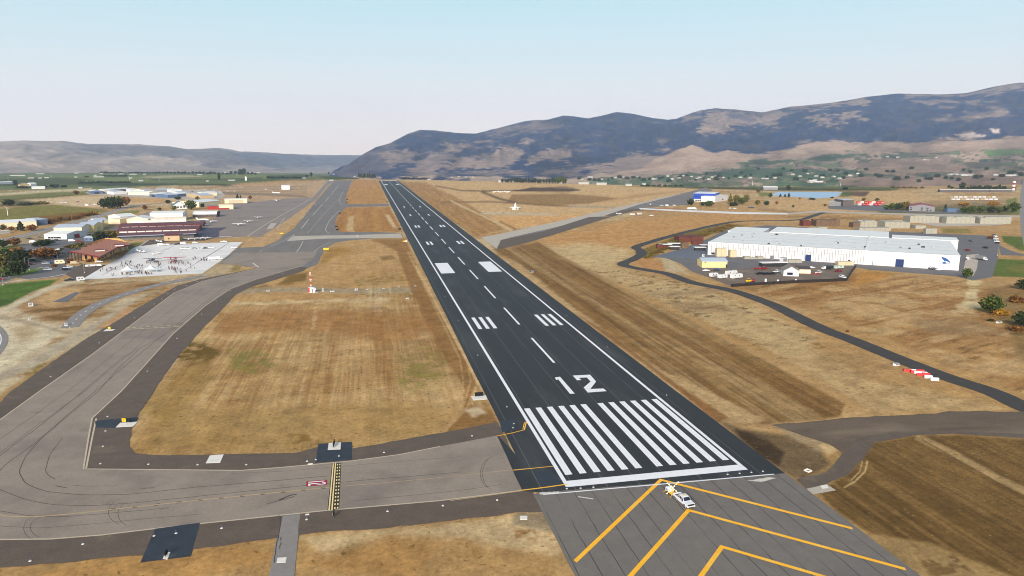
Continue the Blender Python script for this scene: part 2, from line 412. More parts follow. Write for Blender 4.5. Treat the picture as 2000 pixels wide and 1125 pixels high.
paint([(340, 672), (400, 668), (428, 690), (400, 718), (360, 712), (332, 694)], (98, 76, 22), 8, .95, 22, sst(.35, .55, n_c))
paint([(446, 688), (500, 684), (540, 706), (500, 728), (456, 722)], (112, 108, 42), 12, .75, 24, sst(.35, .6, n_c))
paint([(780, 690), (840, 680), (872, 700), (868, 745), (800, 770), (770, 740)], (118, 108, 44), 12, .7, 24, sst(.35, .6, n_c))
paint([(560, 850), (600, 846), (606, 862), (575, 866)], (126, 94, 38), 4, .8, 8, hiC)
paint([(690, 590), (720, 560), (780, 556), (800, 590), (740, 610)], (212, 188, 152), 10, .35, 15, strY)
paint([(270, 800), (330, 740), (400, 700), (420, 740), (330, 830)], (156, 122, 62), 10, .6, 18)
# grading tracks beside the runway, left
paint([(726, 468), (790, 467), (816, 520), (850, 590), (905, 690), (930, 750), (915, 790), (960, 800), (975, 832), (890, 850), (870, 845), (905, 800), (908, 760), (870, 700), (828, 620), (800, 560), (775, 490), (760, 482)], (140, 98, 50), 3, .85, 6)
for o in (0, 14, 28): pline([(796 + o * .4, 490), (822 + o * .6, 545), (862 + o * .7, 625), (898 + o, 700), (905 + o, 745), (896 + o * .5, 800), (870, 840)], 4, (184, 146, 98), .65, 1.5)
pline([(812, 520), (850, 590), (905, 692), (946, 770)], 5, (206, 170, 124), .8, 1.5)
paint([(905, 800), (935, 792), (950, 806), (925, 815)], (208, 186, 156), 4, .7, 6)
# --- islands further along
paint([(676, 405), (760, 404), (785, 450), (740, 454), (664, 454), (652, 440), (660, 418)], (178, 128, 66), 2, 1, 2)
paint([(676, 405), (760, 404), (785, 450), (740, 454), (664, 454), (652, 440), (660, 418)], (160, 108, 52), 2, .6, 2, strW)
paint([(680, 424), (692, 422), (690, 452), (676, 450)], (210, 178, 134), 3, .7, 3)
paint([(752, 420), (760, 420), (776, 446), (768, 446)], (214, 186, 146), 2, .7, 2)
paint([(688, 353), (738, 353), (757, 394), (740, 399), (680, 399), (672, 390)], (182, 132, 74), 1.5, 1, 2)
paint([(655, 362), (540, 470), (513, 482), (466, 484), (500, 470), (590, 400), (640, 358)], (188, 150, 110), 2, .9, 3)
paint([(395, 536), (417, 518), (466, 516), (474, 523), (449, 532), (390, 546)], (180, 156, 124), 2, .9, 2)
paint([(452, 526), (460, 517), (472, 520), (466, 530), (450, 532)], (140, 116, 52), 2, .8, 2)
# --- foreground bottom strip
paint([(-500, 1400), (-500, 1120), (0, 1108), (300, 1060), (600, 1035), (1000, 990), (1070, 1000), (1130, 1400)], (174, 134, 84), 4, 1, 6)
paint([(590, 1050), (800, 1026), (1000, 1010), (1060, 1020), (1090, 1080), (1000, 1070), (900, 1050), (760, 1050), (640, 1080)], (196, 168, 130), 12, .8, 26)
paint([(-200, 1200), (200, 1090), (480, 1060), (540, 1090), (400, 1125), (300, 1300)], (180, 132, 72), 12, .7, 20)
paint([(600, 1100), (760, 1040), (860, 1060), (800, 1140)], (164, 118, 62), 14, .6, 26)
paint([(1005, 1035), (1045, 1035), (1050, 1060), (1010, 1062)], (140, 96, 50), 4, .8, 8, hiC)
paint([(880, 1060), (930, 1055), (940, 1085), (890, 1090)], (132, 100, 50), 6, .6, 12, hiC)
paint([(1010, 1000), (1068, 1000), (1080, 1040), (1040, 1030), (1000, 1022)], (140, 124, 104), 5, .8, 8)
# --- right of the runway
RG = [(960, 480), (1060, 462), (1180, 436), (1330, 400), (2000, 420), (2600, 500), (2600, 1400), (1800, 1125), (1540, 930), (1400, 824), (1177, 652), (1025, 540)]
paint(RG, (180, 138, 86), 4, .8, 6)
paint([(1050, 470), (1230, 430), (1400, 415), (1540, 425), (1400, 438), (1300, 460), (1240, 484), (1200, 490), (1100, 480)], (196, 144, 86), 6, .8, 14)
paint([(1060, 470), (1200, 440), (1400, 420), (1400, 436), (1240, 476)], (170, 116, 62), 6, .45, 14, strX)
paint([(1060, 488), (1140, 474), (1220, 488), (1236, 500), (1200, 518), (1260, 540), (1350, 560), (1480, 600), (1600, 660), (1560, 700), (1400, 640), (1250, 570), (1150, 530), (1100, 505)], (200, 172, 130), 8, .75, 14)
paint([(1140, 524), (1220, 520), (1400, 565), (1560, 640), (1700, 740), (1500, 700), (1350, 620), (1220, 560)], (96, 74, 34), 8, .8, 16, sst(.58, .68, fbm(q1 / 6, q2 / 3, 96, 5)))
paint([(1140, 524), (1220, 520), (1400, 565), (1560, 640), (1700, 740), (1500, 700), (1350, 620), (1220, 560)], (150, 112, 60), 8, .65, 16, hiC * .8)
paint([(1245, 572), (1330, 570), (1420, 560), (1420, 568), (1300, 582)], (150, 122, 92), 4, .7, 6)
paint([(1310, 590), (1400, 592), (1460, 610), (1380, 612), (1320, 604)], (150, 118, 86), 5, .7, 10)
paint([(1380, 610), (1470, 610), (1700, 740), (1990, 800), (1700, 805), (1520, 690), (1400, 640)], (188, 156, 112), 8, .7, 16)
paint([(1560, 680), (1700, 690), (1900, 770), (1990, 800), (1750, 800), (1650, 760)], (160, 126, 84), 6, .6, 14, strX)
STRIP = [(965, 486), (1050, 474), (1110, 508), (1240, 576), (1340, 622), (1480, 696), (1650, 790), (1640, 812), (1500, 828), (1430, 830), (1290, 735), (1130, 612), (1040, 545)]
paint(STRIP, (142, 104, 56), 4, .95, 6)
paint(STRIP, (120, 84, 40), 4, .7, 6, strY)
paint(STRIP, (190, 158, 112), 4, .45, 6, strW); paint(STRIP, (84, 58, 26), 4, .5, 6, sst(.5, .68, fbm(GX / .6, GY / 40, 93, 3)))
paint([(985, 500), (1010, 510), (1120, 600), (1280, 716), (1500, 822), (1430, 830), (1290, 735), (1130, 618), (1030, 545)], (190, 156, 112), 4, .8, 6)
paint([(1125, 612), (1190, 650), (1300, 735), (1420, 815), (1400, 824), (1275, 722), (1150, 632)], (130, 84, 40), 3, .85, 6)
paint([(1440, 560), (1700, 530), (1900, 560), (2500, 560), (2500, 800), (2000, 760), (1800, 690), (1600, 610)], (172, 128, 76), 6, .95, 8)
FR = [(1440, 556), (1680, 530), (1900, 555), (2500, 560), (2500, 860), (2000, 770), (1800, 690), (1600, 612)]
paint(FR, (146, 100, 54), 6, .6, 12, strX); paint(FR, (104, 76, 38), 6, .6, 10, sst(.56, .7, fbm(q1 / 12, q2 / 2.2, 95, 5))); paint(FR, (204, 170, 124), 6, .5, 14, (1 - strX) * hiA)
paint([(1680, 530), (1740, 535), (1720, 548), (1664, 560)], (190, 132, 52), 5, .8, 8)
paint([(1780, 620), (1900, 620), (1960, 650), (1850, 660), (1780, 640)], (146, 118, 84), 8, .6, 16)
paint([(1930, 560), (2200, 560), (2200, 720), (1990, 700), (1960, 620)], (134, 106, 62), 10, .7, 18)
paint([(1950, 620), (2050, 610), (2080, 660), (1980, 660)], (96, 70, 30), 6, .7, 12, hiC)
paint([(1893, 545), (1915, 552), (1906, 575), (1915, 600), (1895, 612), (1860, 606), (1880, 596), (1890, 570)], (214, 190, 146), 4, .85, 16, .35 + .65 * hiA)
# lower right
LR = [(1600, 960), (1660, 925), (1688, 893), (1707, 865), (1783, 852), (1870, 848), (2000, 858), (2600, 900), (2600, 1500), (1980, 1125), (1820, 1060), (1700, 1040), (1640, 1000)]
paint([(1540, 930), (1700, 850), (2600, 860), (2600, 1600), (1800, 1200)], (160, 126, 78), 4, 1, 5)
paint(LR, (116, 86, 44), 4, .95, 6); paint(LR, (96, 70, 34), 6, .6, 12, strW); paint(LR, (138, 104, 58), 6, .5, 10, strY); paint(LR, (78, 56, 26), 6, .45, 10, sst(.5, .68, fbm(GX / .6, GY / 36, 94, 3)))
pline([(1790, 852), (1860, 885), (1950, 935), (2060, 985)], 13, (172, 140, 96), .85, 3)
pline([(1800, 858), (1850, 886), (1950, 943), (2050, 995)], 2.5, (90, 64, 32), .8, 1)
pline([(1694, 900), (1690, 920), (1670, 940), (1648, 952)], 3, (190, 160, 112), .8, 1); pline([(1684, 900), (1680, 920), (1662, 938)], 2, (190, 160, 112), .7, 1)
paint([(1705, 1045), (1800, 1062), (1900, 1110), (2000, 1180), (1900, 1250), (1790, 1130)], (160, 128, 84), 6, .9, 10)
paint([(1780, 1070), (1860, 1085), (1900, 1120), (1820, 1125)], (104, 76, 40), 5, .8, 12, hiC)
paint([(1405, 822), (1440, 835), (1540, 850), (1600, 880), (1620, 905), (1570, 935), (1530, 920), (1460, 865)], (104, 84, 62), 6, .9, 12)
paint([(1440, 840), (1500, 860), (1530, 885), (1520, 905), (1480, 890)], (54, 40, 28), 6, .85, 14)
paint([(1510, 832), (1600, 835), (1680, 850), (1660, 870), (1600, 880), (1550, 855)], (156, 134, 108), 6, .8, 8)
paint([(1598, 868), (1640, 862), (1644, 875), (1618, 886)], (196, 164, 118), 3, .9, 5)
# --- far middle and right
paint([(790, 352), (960, 354), (1340, 364), (1560, 372), (1400, 372), (1180, 412), (1000, 448), (940, 460), (880, 420)], (204, 164, 116), 2, .9, 3)
paint([(780, 356), (830, 356), (900, 390), (990, 447), (930, 462), (880, 430)], (176, 130, 76), 2, .85, 4); paint([(780, 356), (830, 356), (900, 390), (990, 447), (930, 462), (880, 430)], (138, 98, 50), 2, .6, 4, strY)
paint([(1000, 380), (1100, 378), (1180, 384), (1210, 388), (1150, 398), (1060, 402), (990, 396)], (146, 110, 64), 1.5, .9, 3)
pline([(940, 374), (975, 388), (1008, 396)], 5, (112, 84, 56), .9, 1); pline([(850, 363), (900, 372), (940, 373), (1010, 372)], 3, (100, 74, 50), .8, 1)
paint([(1060, 366), (1100, 364), (1134, 370), (1110, 376), (1065, 375), (1010, 373), (1040, 365)], (104, 80, 58), 1.5, .8, 2)
pline([(860, 395), (960, 394), (1090, 402), (1200, 405)], 3, (124, 92, 64), .8, 1)
pline([(940, 416), (1010, 417), (1090, 420)], 5, (190, 172, 150), .8, 1.5)
pline([(1110, 402), (1200, 405), (1210, 408)], 4, (186, 166, 142), .7, 1.5)
paint([(960, 425), (1100, 420), (1150, 420), (1060, 440), (1000, 446)], (212, 156, 92), 3, .7, 5)
pline([(976, 432), (1008, 448)], 3, (110, 84, 56), .7, 1); pline([(880, 392), (960, 430), (1000, 452)], 3, (214, 186, 146), .8, 1)
paint([(1180, 395), (1300, 378), (1350, 372), (1240, 380)], (170, 126, 78), 2, .6, 3)
paint([(1230, 405), (1330, 407), (1330, 412), (1240, 412)], (168, 104, 58), 1.5, .8, 2)
paint([(1340, 404), (1560, 412), (1640, 428), (1400, 408)], (190, 150, 100), 2, .7, 3)
paint([(1560, 372), (1760, 372), (2000, 420), (2000, 432), (1600, 420), (1480, 400)], (200, 160, 112), 2, .8, 3)
paint([(1610, 414), (1700, 420), (1800, 430), (1700, 432), (1600, 426)], (164, 112, 58), 1.5, .7, 3, strX)
pline([(1480, 409), (1540, 414), (1600, 417), (1690, 414), (1800, 418), (2000, 420)], 2.5, (130, 104, 80), .7, 1)
pline([(1538, 424), (1600, 421)], 2, (100, 76, 54), .7, 1); pline([(1600, 424), (1700, 430), (1780, 432)], 2, (110, 84, 56), .6, 1)
# scrub along the service road, yard aprons
paint([(1258, 500), (1240, 492), (1262, 484), (1330, 458), (1420, 437), (1460, 440), (1400, 455), (1330, 474), (1290, 494), (1270, 508)], (134, 108, 38), 2, .95, 3)
paint([(1258, 500), (1240, 492), (1262, 484), (1330, 458), (1420, 437), (1460, 440), (1400, 455), (1330, 474), (1290, 494), (1270, 508)], (96, 80, 26), 2, .8, 3, hiC)
paint([(1230, 508), (1262, 500), (1300, 515), (1318, 530), (1260, 526)], (186, 132, 78), 3, .9, 5)
paint([(1290, 500), (1305, 500), (1345, 535), (1300, 530)], (190, 170, 140), 3, .8, 4)
paint([(1480, 560), (1420, 560), (1480, 572)], (150, 110, 60), 3, .7, 4)
# lawns at right
paint([(1955, 460), (2100, 468), (2100, 500), (1990, 488), (1960, 472)], (84, 104, 34), 1.5, .95, 2)
paint([(1942, 505), (2100, 512), (2100, 545), (1938, 540)], (86, 106, 36), 1.5, .95, 2); paint([(1960, 520), (2060, 515), (2060, 535), (1970, 530)], (130, 118, 50), 3, .6, 6)
paint([(1838, 446), (1890, 447), (1900, 456), (1840, 455)], (128, 116, 46), 2, .8, 2)
paint([(1700, 418), (1990, 420), (1990, 402), (1900, 395), (1840, 400), (1740, 405)], (74, 84, 40), 2, .8, 3)
paint([(1964, 390), (1985, 386), (1992, 418), (1968, 416)], (110, 120, 52), 2, .9, 2)
# the green orchard strip along the rim
paint([(1200, 364), (1330, 363), (1500, 364), (1700, 364), (1760, 366), (1750, 372), (1560, 373), (1340, 367)], (92, 96, 46), 1.2, .95, 1.5)
paint([(1330, 366), (1500, 368), (1740, 370), (1740, 372), (1500, 372), (1340, 368)], (46, 56, 24), 1, .9, 1)
paint([(1640, 374), (1700, 374), (1690, 384), (1650, 382)], (84, 60, 46), 1.5, .9, 2); paint([(1644, 376), (1662, 374), (1660, 384), (1640, 384)], (82, 100, 44), 1, .9, 1)
paint([(1480, 376), (1508, 376), (1508, 384), (1484, 383)], (112, 118, 44), 1.5, .9, 1.5)
paint([(1800, 392), (1960, 388), (1970, 404), (1820, 404)], (150, 124, 96), 2, .6, 3)
paint([(1860, 366), (1985, 364), (1985, 372), (1870, 372)], (60, 70, 40), 1, .7, 2)
# --- far left: orchards, fields, yards
paint([(-2500, 360), (-2500, 330), (0, 330), (400, 332), (700, 340), (700, 350), (640, 352), (560, 356), (440, 362), (330, 362), (200, 370), (0, 372)], (104, 112, 68), 1, 1, 2)
for P_, c_ in [([(-900, 352), (0, 350), (100, 346), (200, 352), (240, 358), (150, 361), (60, 362), (-900, 366)], (74, 84, 50)),
               ([(0, 340), (180, 338), (240, 342), (200, 348), (40, 346)], (116, 124, 78)), ([(160, 350), (300, 344), (420, 342), (560, 340), (640, 344), (560, 346), (420, 350), (260, 356)], (118, 126, 74)),
               ([(150, 362), (240, 357), (300, 358), (400, 359), (492, 360), (440, 363), (330, 361), (240, 364)], (50, 60, 30)), ([(290, 349), (400, 350), (512, 347), (512, 350), (400, 352), (300, 352)], (58, 70, 36)),
               ([(440, 352), (540, 350), (624, 350), (624, 353), (540, 354), (440, 354)], (70, 84, 32)), ([(270, 345), (360, 342), (400, 345), (300, 348)], (176, 160, 130)), ([(0, 336), (700, 336), (700, 339), (0, 338)], (70, 84, 56)),
               ([(520, 343), (600, 340), (600, 347), (524, 347)], (56, 74, 40)), ([(620, 344), (700, 345), (700, 350), (640, 351)], (60, 74, 36)), ([(0, 357), (60, 358), (60, 362), (0, 363)], (60, 70, 38))]:
    paint(P_, c_, .8, .9, 1)
paint([(-900, 402), (-900, 370), (0, 374), (60, 373), (140, 368), (190, 370), (180, 378), (90, 388), (0, 394)], (112, 114, 52), 1.5, .95, 2)
pline([(-300, 390), (0, 380), (80, 374), (180, 370)], 5, (206, 184, 152), .9, 1.5)
pline([(0, 390), (80, 386), (160, 380), (230, 378)], 2, (92, 78, 36), .8, 1)
paint([(20, 392), (110, 386), (200, 382), (300, 380), (380, 388), (420, 400), (300, 402), (240, 404), (150, 404), (90, 396)], (206, 176, 142), 2, .95, 3)
paint([(240, 384), (300, 383), (356, 396), (300, 398), (250, 396)], (196, 148, 90), 2, .8, 3)
paint([(-600, 432), (-600, 405), (0, 408), (60, 401), (110, 400), (190, 407), (216, 412), (150, 428), (90, 430)], (124, 116, 44), 1.5, .95, 2)
paint([(60, 424), (120, 418), (180, 412), (190, 418), (150, 430), (100, 440), (90, 432)], (128, 84, 28), 2, .9, 4)
paint([(0, 398), (30, 390), (80, 394), (96, 398), (40, 402), (0, 404)], (70, 74, 28), 1.5, .8, 2)
paint([(365, 372), (480, 362), (560, 357), (650, 352), (650, 360), (600, 385), (500, 395), (440, 395), (400, 385)], (186, 152, 122), 2, .9, 3)
paint([(440, 360), (560, 352), (640, 351), (600, 356), (480, 362)], (190, 146, 98), 1, .8, 2)
for y_ in (366, 371, 376, 380): pline([(370, y_ + 2), (450, y_ - 1), (600, y_ - 2)], 1.8, (140, 118, 100), .7, .8)
pline([(430, 377), (520, 380), (600, 384)], 4, (118, 104, 94), .7, 1.2)
paint([(0, 470), (100, 445), (240, 440), (240, 475), (150, 500), (0, 560)], (150, 134, 112), 3, .7, 4)
paint([(60, 546), (100, 530), (70, 528), (20, 540)], (96, 112, 40), 1, .9, 2)
paint([(236, 478), (260, 474), (284, 473), (258, 487), (240, 492)], (104, 112, 48), 1, .9, 1.5)
paint([(200, 425), (240, 412), (275, 410), (270, 416), (212, 430)], (112, 118, 56), 1, .8, 1.5)
del_bump = fbm(GX / 3, GY / 3, 12, 3)
# tiny relief away from the pavements
G *= (0.72 + 0.56 * n_c)[..., None]
G *= (0.88 + 0.24 * fbm(GX / .9, GY / .9, 15, 3))[..., None]
G *= (0.93 + 0.14 * st_y)[..., None]
G = (G * .9 + G.mean(-1, keepdims=True) * .1) * np.array([.93, .935, .82])
GZ = -0.12 * fbm(GX / 9, GY / 9, 20, 3) * np.clip(1 - RR / 900, 0, 1)
ground = grid_mesh('ground', GX, GY, GZ, keep, np.clip(G, 0, 1), attr_mat('dry grass and dirt', specks=True))
tag(ground, kind='structure')

# ================================================================== HILLS AND MOUNTAIN
def tiers(az, spec):
    """spec: list of ('p', [(px, py, r)...]) traced lines or ('z', [(px, r, z)...]); returns r[k, az], z[k, az]"""
    Rk, Zk = [], []
    for kind, pts in spec:
        if kind == 'p':
            ae = [azel(p[0], p[1]) for p in pts]; a = np.array([e[0] for e in ae]); te = np.array([e[1] for e in ae]); r = np.array([p[2] for p in pts], float)
            rr = np.interp(az, a, r); Rk.append(rr); Zk.append(CAM[2] + rr * np.interp(az, a, te))
        else:
            a = np.array([azel(p[0], 320)[0] for p in pts]); Rk.append(np.interp(az, a, [p[1] for p in pts])); Zk.append(np.interp(az, a, [p[2] for p in pts]))
    return np.array(Rk), np.array(Zk)
SKY_R = [(636, 349, 5000), (660, 336, 5500), (702, 305, 6000), (734, 287, 6400), (762, 280, 6700), (797, 261, 7000), (821, 254, 7200), (849, 255, 7300), (888, 260, 7500), (930, 261, 7600), (965, 252, 7700),
         (1024, 237, 7800), (1070, 233, 7800), (1101, 225, 7900), (1150, 231, 8000), (1203, 219, 8100), (1238, 222, 8100), (1276, 231, 8100), (1304, 234, 8200), (1321, 232, 8200), (1350, 221, 8200), (1370, 215, 8200),
         (1401, 211, 8300), (1440, 214, 8300), (1489, 219, 8400), (1545, 208, 8500), (1615, 202, 8600), (1695, 189, 8700), (1751, 183, 8800), (1804, 184, 8800), (1853, 184, 8800), (1888, 182, 8800), (1940, 170, 8800),
         (1982, 162, 8800), (2100, 156, 8900), (2400, 140, 9000), (3200, 130, 9200), (4300, 140, 9200)]
T_R = [('z', [(600, 2300, -1.5), (700, 2380, -1.5), (740, 2230, -1.5), (800, 2190, -1.5), (950, 2060, -1.5), (1100, 1850, -1.5), (1340, 1700, -1.5), (1500, 1640, -1.5), (2000, 1760, -1.5), (4500, 1700, -1.5)]),
       ('z', [(600, 3000, -120), (1300, 2300, -60), (2000, 2200, -40), (4300, 2200, -40)]),
       ('p', [(600, 349, 4300), (700, 347, 4300), (850, 346, 4200), (1000, 347, 4000), (1300, 356, 3000), (1500, 363, 2600), (1700, 362, 2500), (2000, 358, 2600), (4300, 358, 2600)]),
       ('p', [(620, 347, 4700), (700, 337, 4800), (850, 336, 4800), (1000, 338, 4700), (1150, 338, 4400), (1300, 333, 4200), (1500, 325, 4200), (1700, 320, 4200), (2000, 315, 4300), (4300, 315, 4300)]),
       ('p', [(630, 348, 4900), (680, 330, 5200), (760, 320, 5200), (850, 315, 5200), (1000, 314, 5200), (1150, 315, 5000), (1300, 300, 5100), (1352, 284, 5200), (1391, 296, 5200), (1422, 292, 5200), (1482, 300, 5200), (1545, 290, 5300),
              (1601, 275, 5500), (1632, 275, 5500), (1660, 281, 5500), (1734, 276, 5600), (1780, 282, 5600), (1825, 273, 5600), (1912, 272, 5700), (2000, 267, 5700), (4300, 260, 5700)]),
       ('p', [(636, 348, 4950), (680, 322, 5500), (760, 306, 5700), (850, 298, 5800), (1000, 296, 5900), (1150, 300, 5800), (1300, 299, 5900), (1352, 286, 6000), (1482, 299, 6000), (1601, 276, 6100), (1734, 278, 6200), (2000, 268, 6300), (4300, 260, 6300)]),
       ('p', SKY_R)]
SKY_L = [(-3500, 300, 8000), (-900, 285, 8000), (-300, 270, 8000), (0, 277, 8000), (52, 274, 8200), (122, 275, 8400), (168, 281, 8600), (230, 281, 8700), (280, 282, 8800), (330, 286, 9000), (367, 291, 9200), (420, 289, 9200), (451, 292, 9300), (469, 296, 9500),
         (525, 298, 9800), (560, 301, 10200), (623, 302, 10600), (651, 303, 10800), (700, 303, 11000), (760, 303, 11000), (900, 310, 11000)]
T_L = [('z', [(-3500, 3100, -1), (0, 3190, -1), (400, 2960, -1), (600, 2800, -1), (690, 2380, -1), (740, 2230, -1.5), (900, 2100, -1.5)]),
       ('z', [(-3500, 3600, -12), (400, 3500, -15), (700, 3300, -100), (900, 3300, -120)]),
       ('p', [(-3500, 337, 4800), (0, 337.5, 4800), (300, 338, 5000), (600, 340, 5400), (700, 341, 5600), (900, 341, 5600)]),
       ('p', [(-3500, 322, 5600), (0, 322, 5600), (200, 320, 5900), (300, 318, 6100), (450, 322, 6800), (600, 330, 8000), (700, 332, 8200), (900, 332, 8200)]),
       ('p', [(-3500, 300, 6600), (0, 298, 6600), (150, 296, 6900), (300, 306, 7200), (420, 308, 7800), (520, 316, 8600), (600, 318, 9200), (700, 320, 9400), (900, 320, 9400)]),
       ('p', SKY_L)]
def terrain(name, px0, px1, spec, nrow, colour, amp, M):
    a0, a1 = azel(px0, 320)[0], azel(px1, 320)[0]
    da = R(0.075); az = np.arange(a0, a1, da)
    Rk, Zk = tiers(az, spec); K = len(Rk)
    ts = np.concatenate([np.linspace(k, k + 1, nrow[k], endpoint=False) for k in range(K - 1)] + [[K - 1.0]])
    Rg = np.empty((len(ts), len(az))); Zg = np.empty_like(Rg)
    for i, t in enumerate(ts):
        k = min(int(t), K - 2); f = t - k
        Rg[i] = Rk[k] * (1 - f) + Rk[k + 1] * f
        fz = f if k < K - 2 else f ** 0.9
        Zg[i] = Zk[k] * (1 - fz) + Zk[k + 1] * fz
    # beyond the crest
    ex = np.array([200, 600, 1500.0])[:, None]
    Rg = np.vstack([Rg, Rk[-1][None] + ex]); Zg = np.vstack([Zg, Zk[-1][None] - np.array([10, 60, 400.0])[:, None]])
    T = np.concatenate([ts, [K - .9, K - .8, K - .7]])[:, None] * np.ones_like(Rg)
    A = az[None] * np.ones_like(Rg)
    X = CAM[0] + Rg * np.sin(A); Y = CAM[1] + Rg * np.cos(A)
    env = np.clip(np.interp(T, range(K + 1), list(amp) + [amp[-1]]), 0, 99)
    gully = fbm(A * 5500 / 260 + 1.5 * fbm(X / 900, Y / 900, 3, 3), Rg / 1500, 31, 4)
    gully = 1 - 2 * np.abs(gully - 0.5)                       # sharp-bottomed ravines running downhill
    Zg = Zg + env * ((gully - 0.75) * 1.3 + (fbm(X / 420, Y / 420, 40, 5) - 0.5) * 1.1)
    u, v = to_px(X, Y, Zg)
    C = colour(u, v, X, Y, T, gully)
    keep = np.ones((X.shape[0] - 1, X.shape[1] - 1), bool)
    return tag(grid_mesh(name, X, Y, Zg, keep, C, M), kind='structure')
def mixm(C, m, col): return C * (1 - m[..., None]) + lin(col) * m[..., None]
def patch(C, u, v, W, poly, col, f=3, k=1.0, warp=14, sel=None):
    P = np.array(poly, float); pad = f + warp
    ii = np.nonzero((u > P[:, 0].min() - pad) & (u < P[:, 0].max() + pad) & (v > P[:, 1].min() - pad) & (v < P[:, 1].max() + pad))
    if len(ii[0]):
        a = sst(-f, f, poly_sd(u[ii], v[ii], P) + W[ii] * warp) * k
        if sel is not None: a = a * sel[ii]
        C[ii] = C[ii] * (1 - a[:, None]) + lin(col) * a[:, None]
def col_mountain(u, v, X, Y, T, gl):
    n1 = fbm(X / 700, Y / 700, 51, 5); n2 = fbm(X / 160, Y / 160, 52, 5); n3 = fbm(X / 45, Y / 45, 53, 4); el = fbm(u / 26, v / 6, 54, 4); e2 = fbm(u / 60 + v / 30, v / 14, 55, 5)
    W = 2.2 * (n2 - .5) + 1.8 * (el - .5) + 1.8 * (n3 - .5)
    DK, TN = (28, 44, 76), (134, 116, 104)  # DK: dark scrub with the blue of distant haze put into its colour
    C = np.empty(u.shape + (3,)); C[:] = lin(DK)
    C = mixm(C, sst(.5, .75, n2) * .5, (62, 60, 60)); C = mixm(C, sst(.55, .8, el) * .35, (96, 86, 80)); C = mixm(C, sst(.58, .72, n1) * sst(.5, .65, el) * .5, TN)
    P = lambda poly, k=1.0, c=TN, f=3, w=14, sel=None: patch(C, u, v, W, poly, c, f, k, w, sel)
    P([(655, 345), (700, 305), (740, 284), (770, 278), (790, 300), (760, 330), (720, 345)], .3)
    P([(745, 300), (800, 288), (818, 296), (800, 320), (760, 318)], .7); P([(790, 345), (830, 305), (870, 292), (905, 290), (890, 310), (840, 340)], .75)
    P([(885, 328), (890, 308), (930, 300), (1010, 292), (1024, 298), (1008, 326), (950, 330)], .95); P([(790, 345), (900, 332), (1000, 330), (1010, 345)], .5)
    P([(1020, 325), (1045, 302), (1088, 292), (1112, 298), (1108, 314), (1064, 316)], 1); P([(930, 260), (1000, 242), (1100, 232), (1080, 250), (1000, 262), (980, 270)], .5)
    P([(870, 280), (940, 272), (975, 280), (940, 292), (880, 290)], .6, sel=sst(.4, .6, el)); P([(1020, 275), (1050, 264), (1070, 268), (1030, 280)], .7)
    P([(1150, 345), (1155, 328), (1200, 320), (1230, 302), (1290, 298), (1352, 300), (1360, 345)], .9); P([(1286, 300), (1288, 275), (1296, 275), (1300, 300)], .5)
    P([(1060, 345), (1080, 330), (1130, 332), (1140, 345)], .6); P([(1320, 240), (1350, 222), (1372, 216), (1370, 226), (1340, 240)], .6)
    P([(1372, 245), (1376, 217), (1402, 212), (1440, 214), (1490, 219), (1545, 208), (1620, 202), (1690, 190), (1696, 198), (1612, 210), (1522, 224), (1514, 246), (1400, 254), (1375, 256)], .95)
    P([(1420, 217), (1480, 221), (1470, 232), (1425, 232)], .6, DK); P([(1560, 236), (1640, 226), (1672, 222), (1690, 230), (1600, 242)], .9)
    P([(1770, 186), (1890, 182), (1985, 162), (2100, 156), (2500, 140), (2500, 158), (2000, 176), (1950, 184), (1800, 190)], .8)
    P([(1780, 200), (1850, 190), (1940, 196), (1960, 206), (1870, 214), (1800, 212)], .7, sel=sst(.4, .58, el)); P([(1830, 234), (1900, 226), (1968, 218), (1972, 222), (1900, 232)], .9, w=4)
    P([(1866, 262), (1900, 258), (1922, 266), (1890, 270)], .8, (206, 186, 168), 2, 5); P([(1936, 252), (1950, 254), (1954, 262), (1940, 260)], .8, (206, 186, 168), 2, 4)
    # foothills in front of the mountain (traced line of their top)
    top = [(600, 400), (1140, 345), (1250, 330), (1300, 301), (1352, 284), (1391, 297), (1422, 293), (1482, 301), (1545, 290), (1601, 274), (1632, 274), (1660, 280), (1734, 276), (1790, 278), (1825, 272), (1912, 272), (2000, 266), (4400, 262), (4400, 420), (600, 420)]
    P(top, 1, (166, 142, 122), 1.5, 3)
    P(top, .55, (140, 116, 98), 1.5, 3, sst(.42, .6, e2))
    low = [(1150, 348), (1250, 343), (1340, 336), (1450, 322), (1560, 310), (1700, 300), (1850, 296), (2000, 294), (4400, 292), (4400, 420), (1150, 420)]
    # patchwork of orchards, pasture and dry lots: cells stretched across the slope
    cu = np.floor(u / 34 + 1.2 * fbm(u / 70, v / 30, 60, 2)); cv = np.floor(v / 7.0 + 1.6 * fbm(u / 60, v / 20, 61, 2)); hh = _h(cu, cv, 77)
    P(low, .85, (62, 82, 56), 3, 8, (hh < .34) * 1.0); P(low, .8, (84, 104, 66), 3, 8, ((hh >= .34) & (hh < .46)) * 1.0); P(low, .7, (120, 104, 90), 3, 8, ((hh >= .46) & (hh < .62)) * 1.0)
    P(low, .8, (46, 60, 48), 1, 4, sst(.56, .7, fbm(u / 9, v / 3, 63, 4)))
    for q in ([(1440, 318), (1545, 308), (1690, 300), (1700, 306), (1600, 314), (1460, 324)], [(1500, 340), (1700, 330), (1760, 334), (1700, 345), (1500, 348)], [(1370, 335), (1500, 325), (1600, 330), (1500, 345), (1380, 345)]):
        P(q, .9, (60, 80, 54), 2, 8)
    P([(1920, 296), (1990, 292), (2000, 300), (1930, 306)], .9, (104, 130, 72), 2, 3); P([(1660, 318), (1780, 308), (1900, 318), (1910, 332), (1800, 338), (1700, 340)], .8, (140, 116, 100), 3, 8)
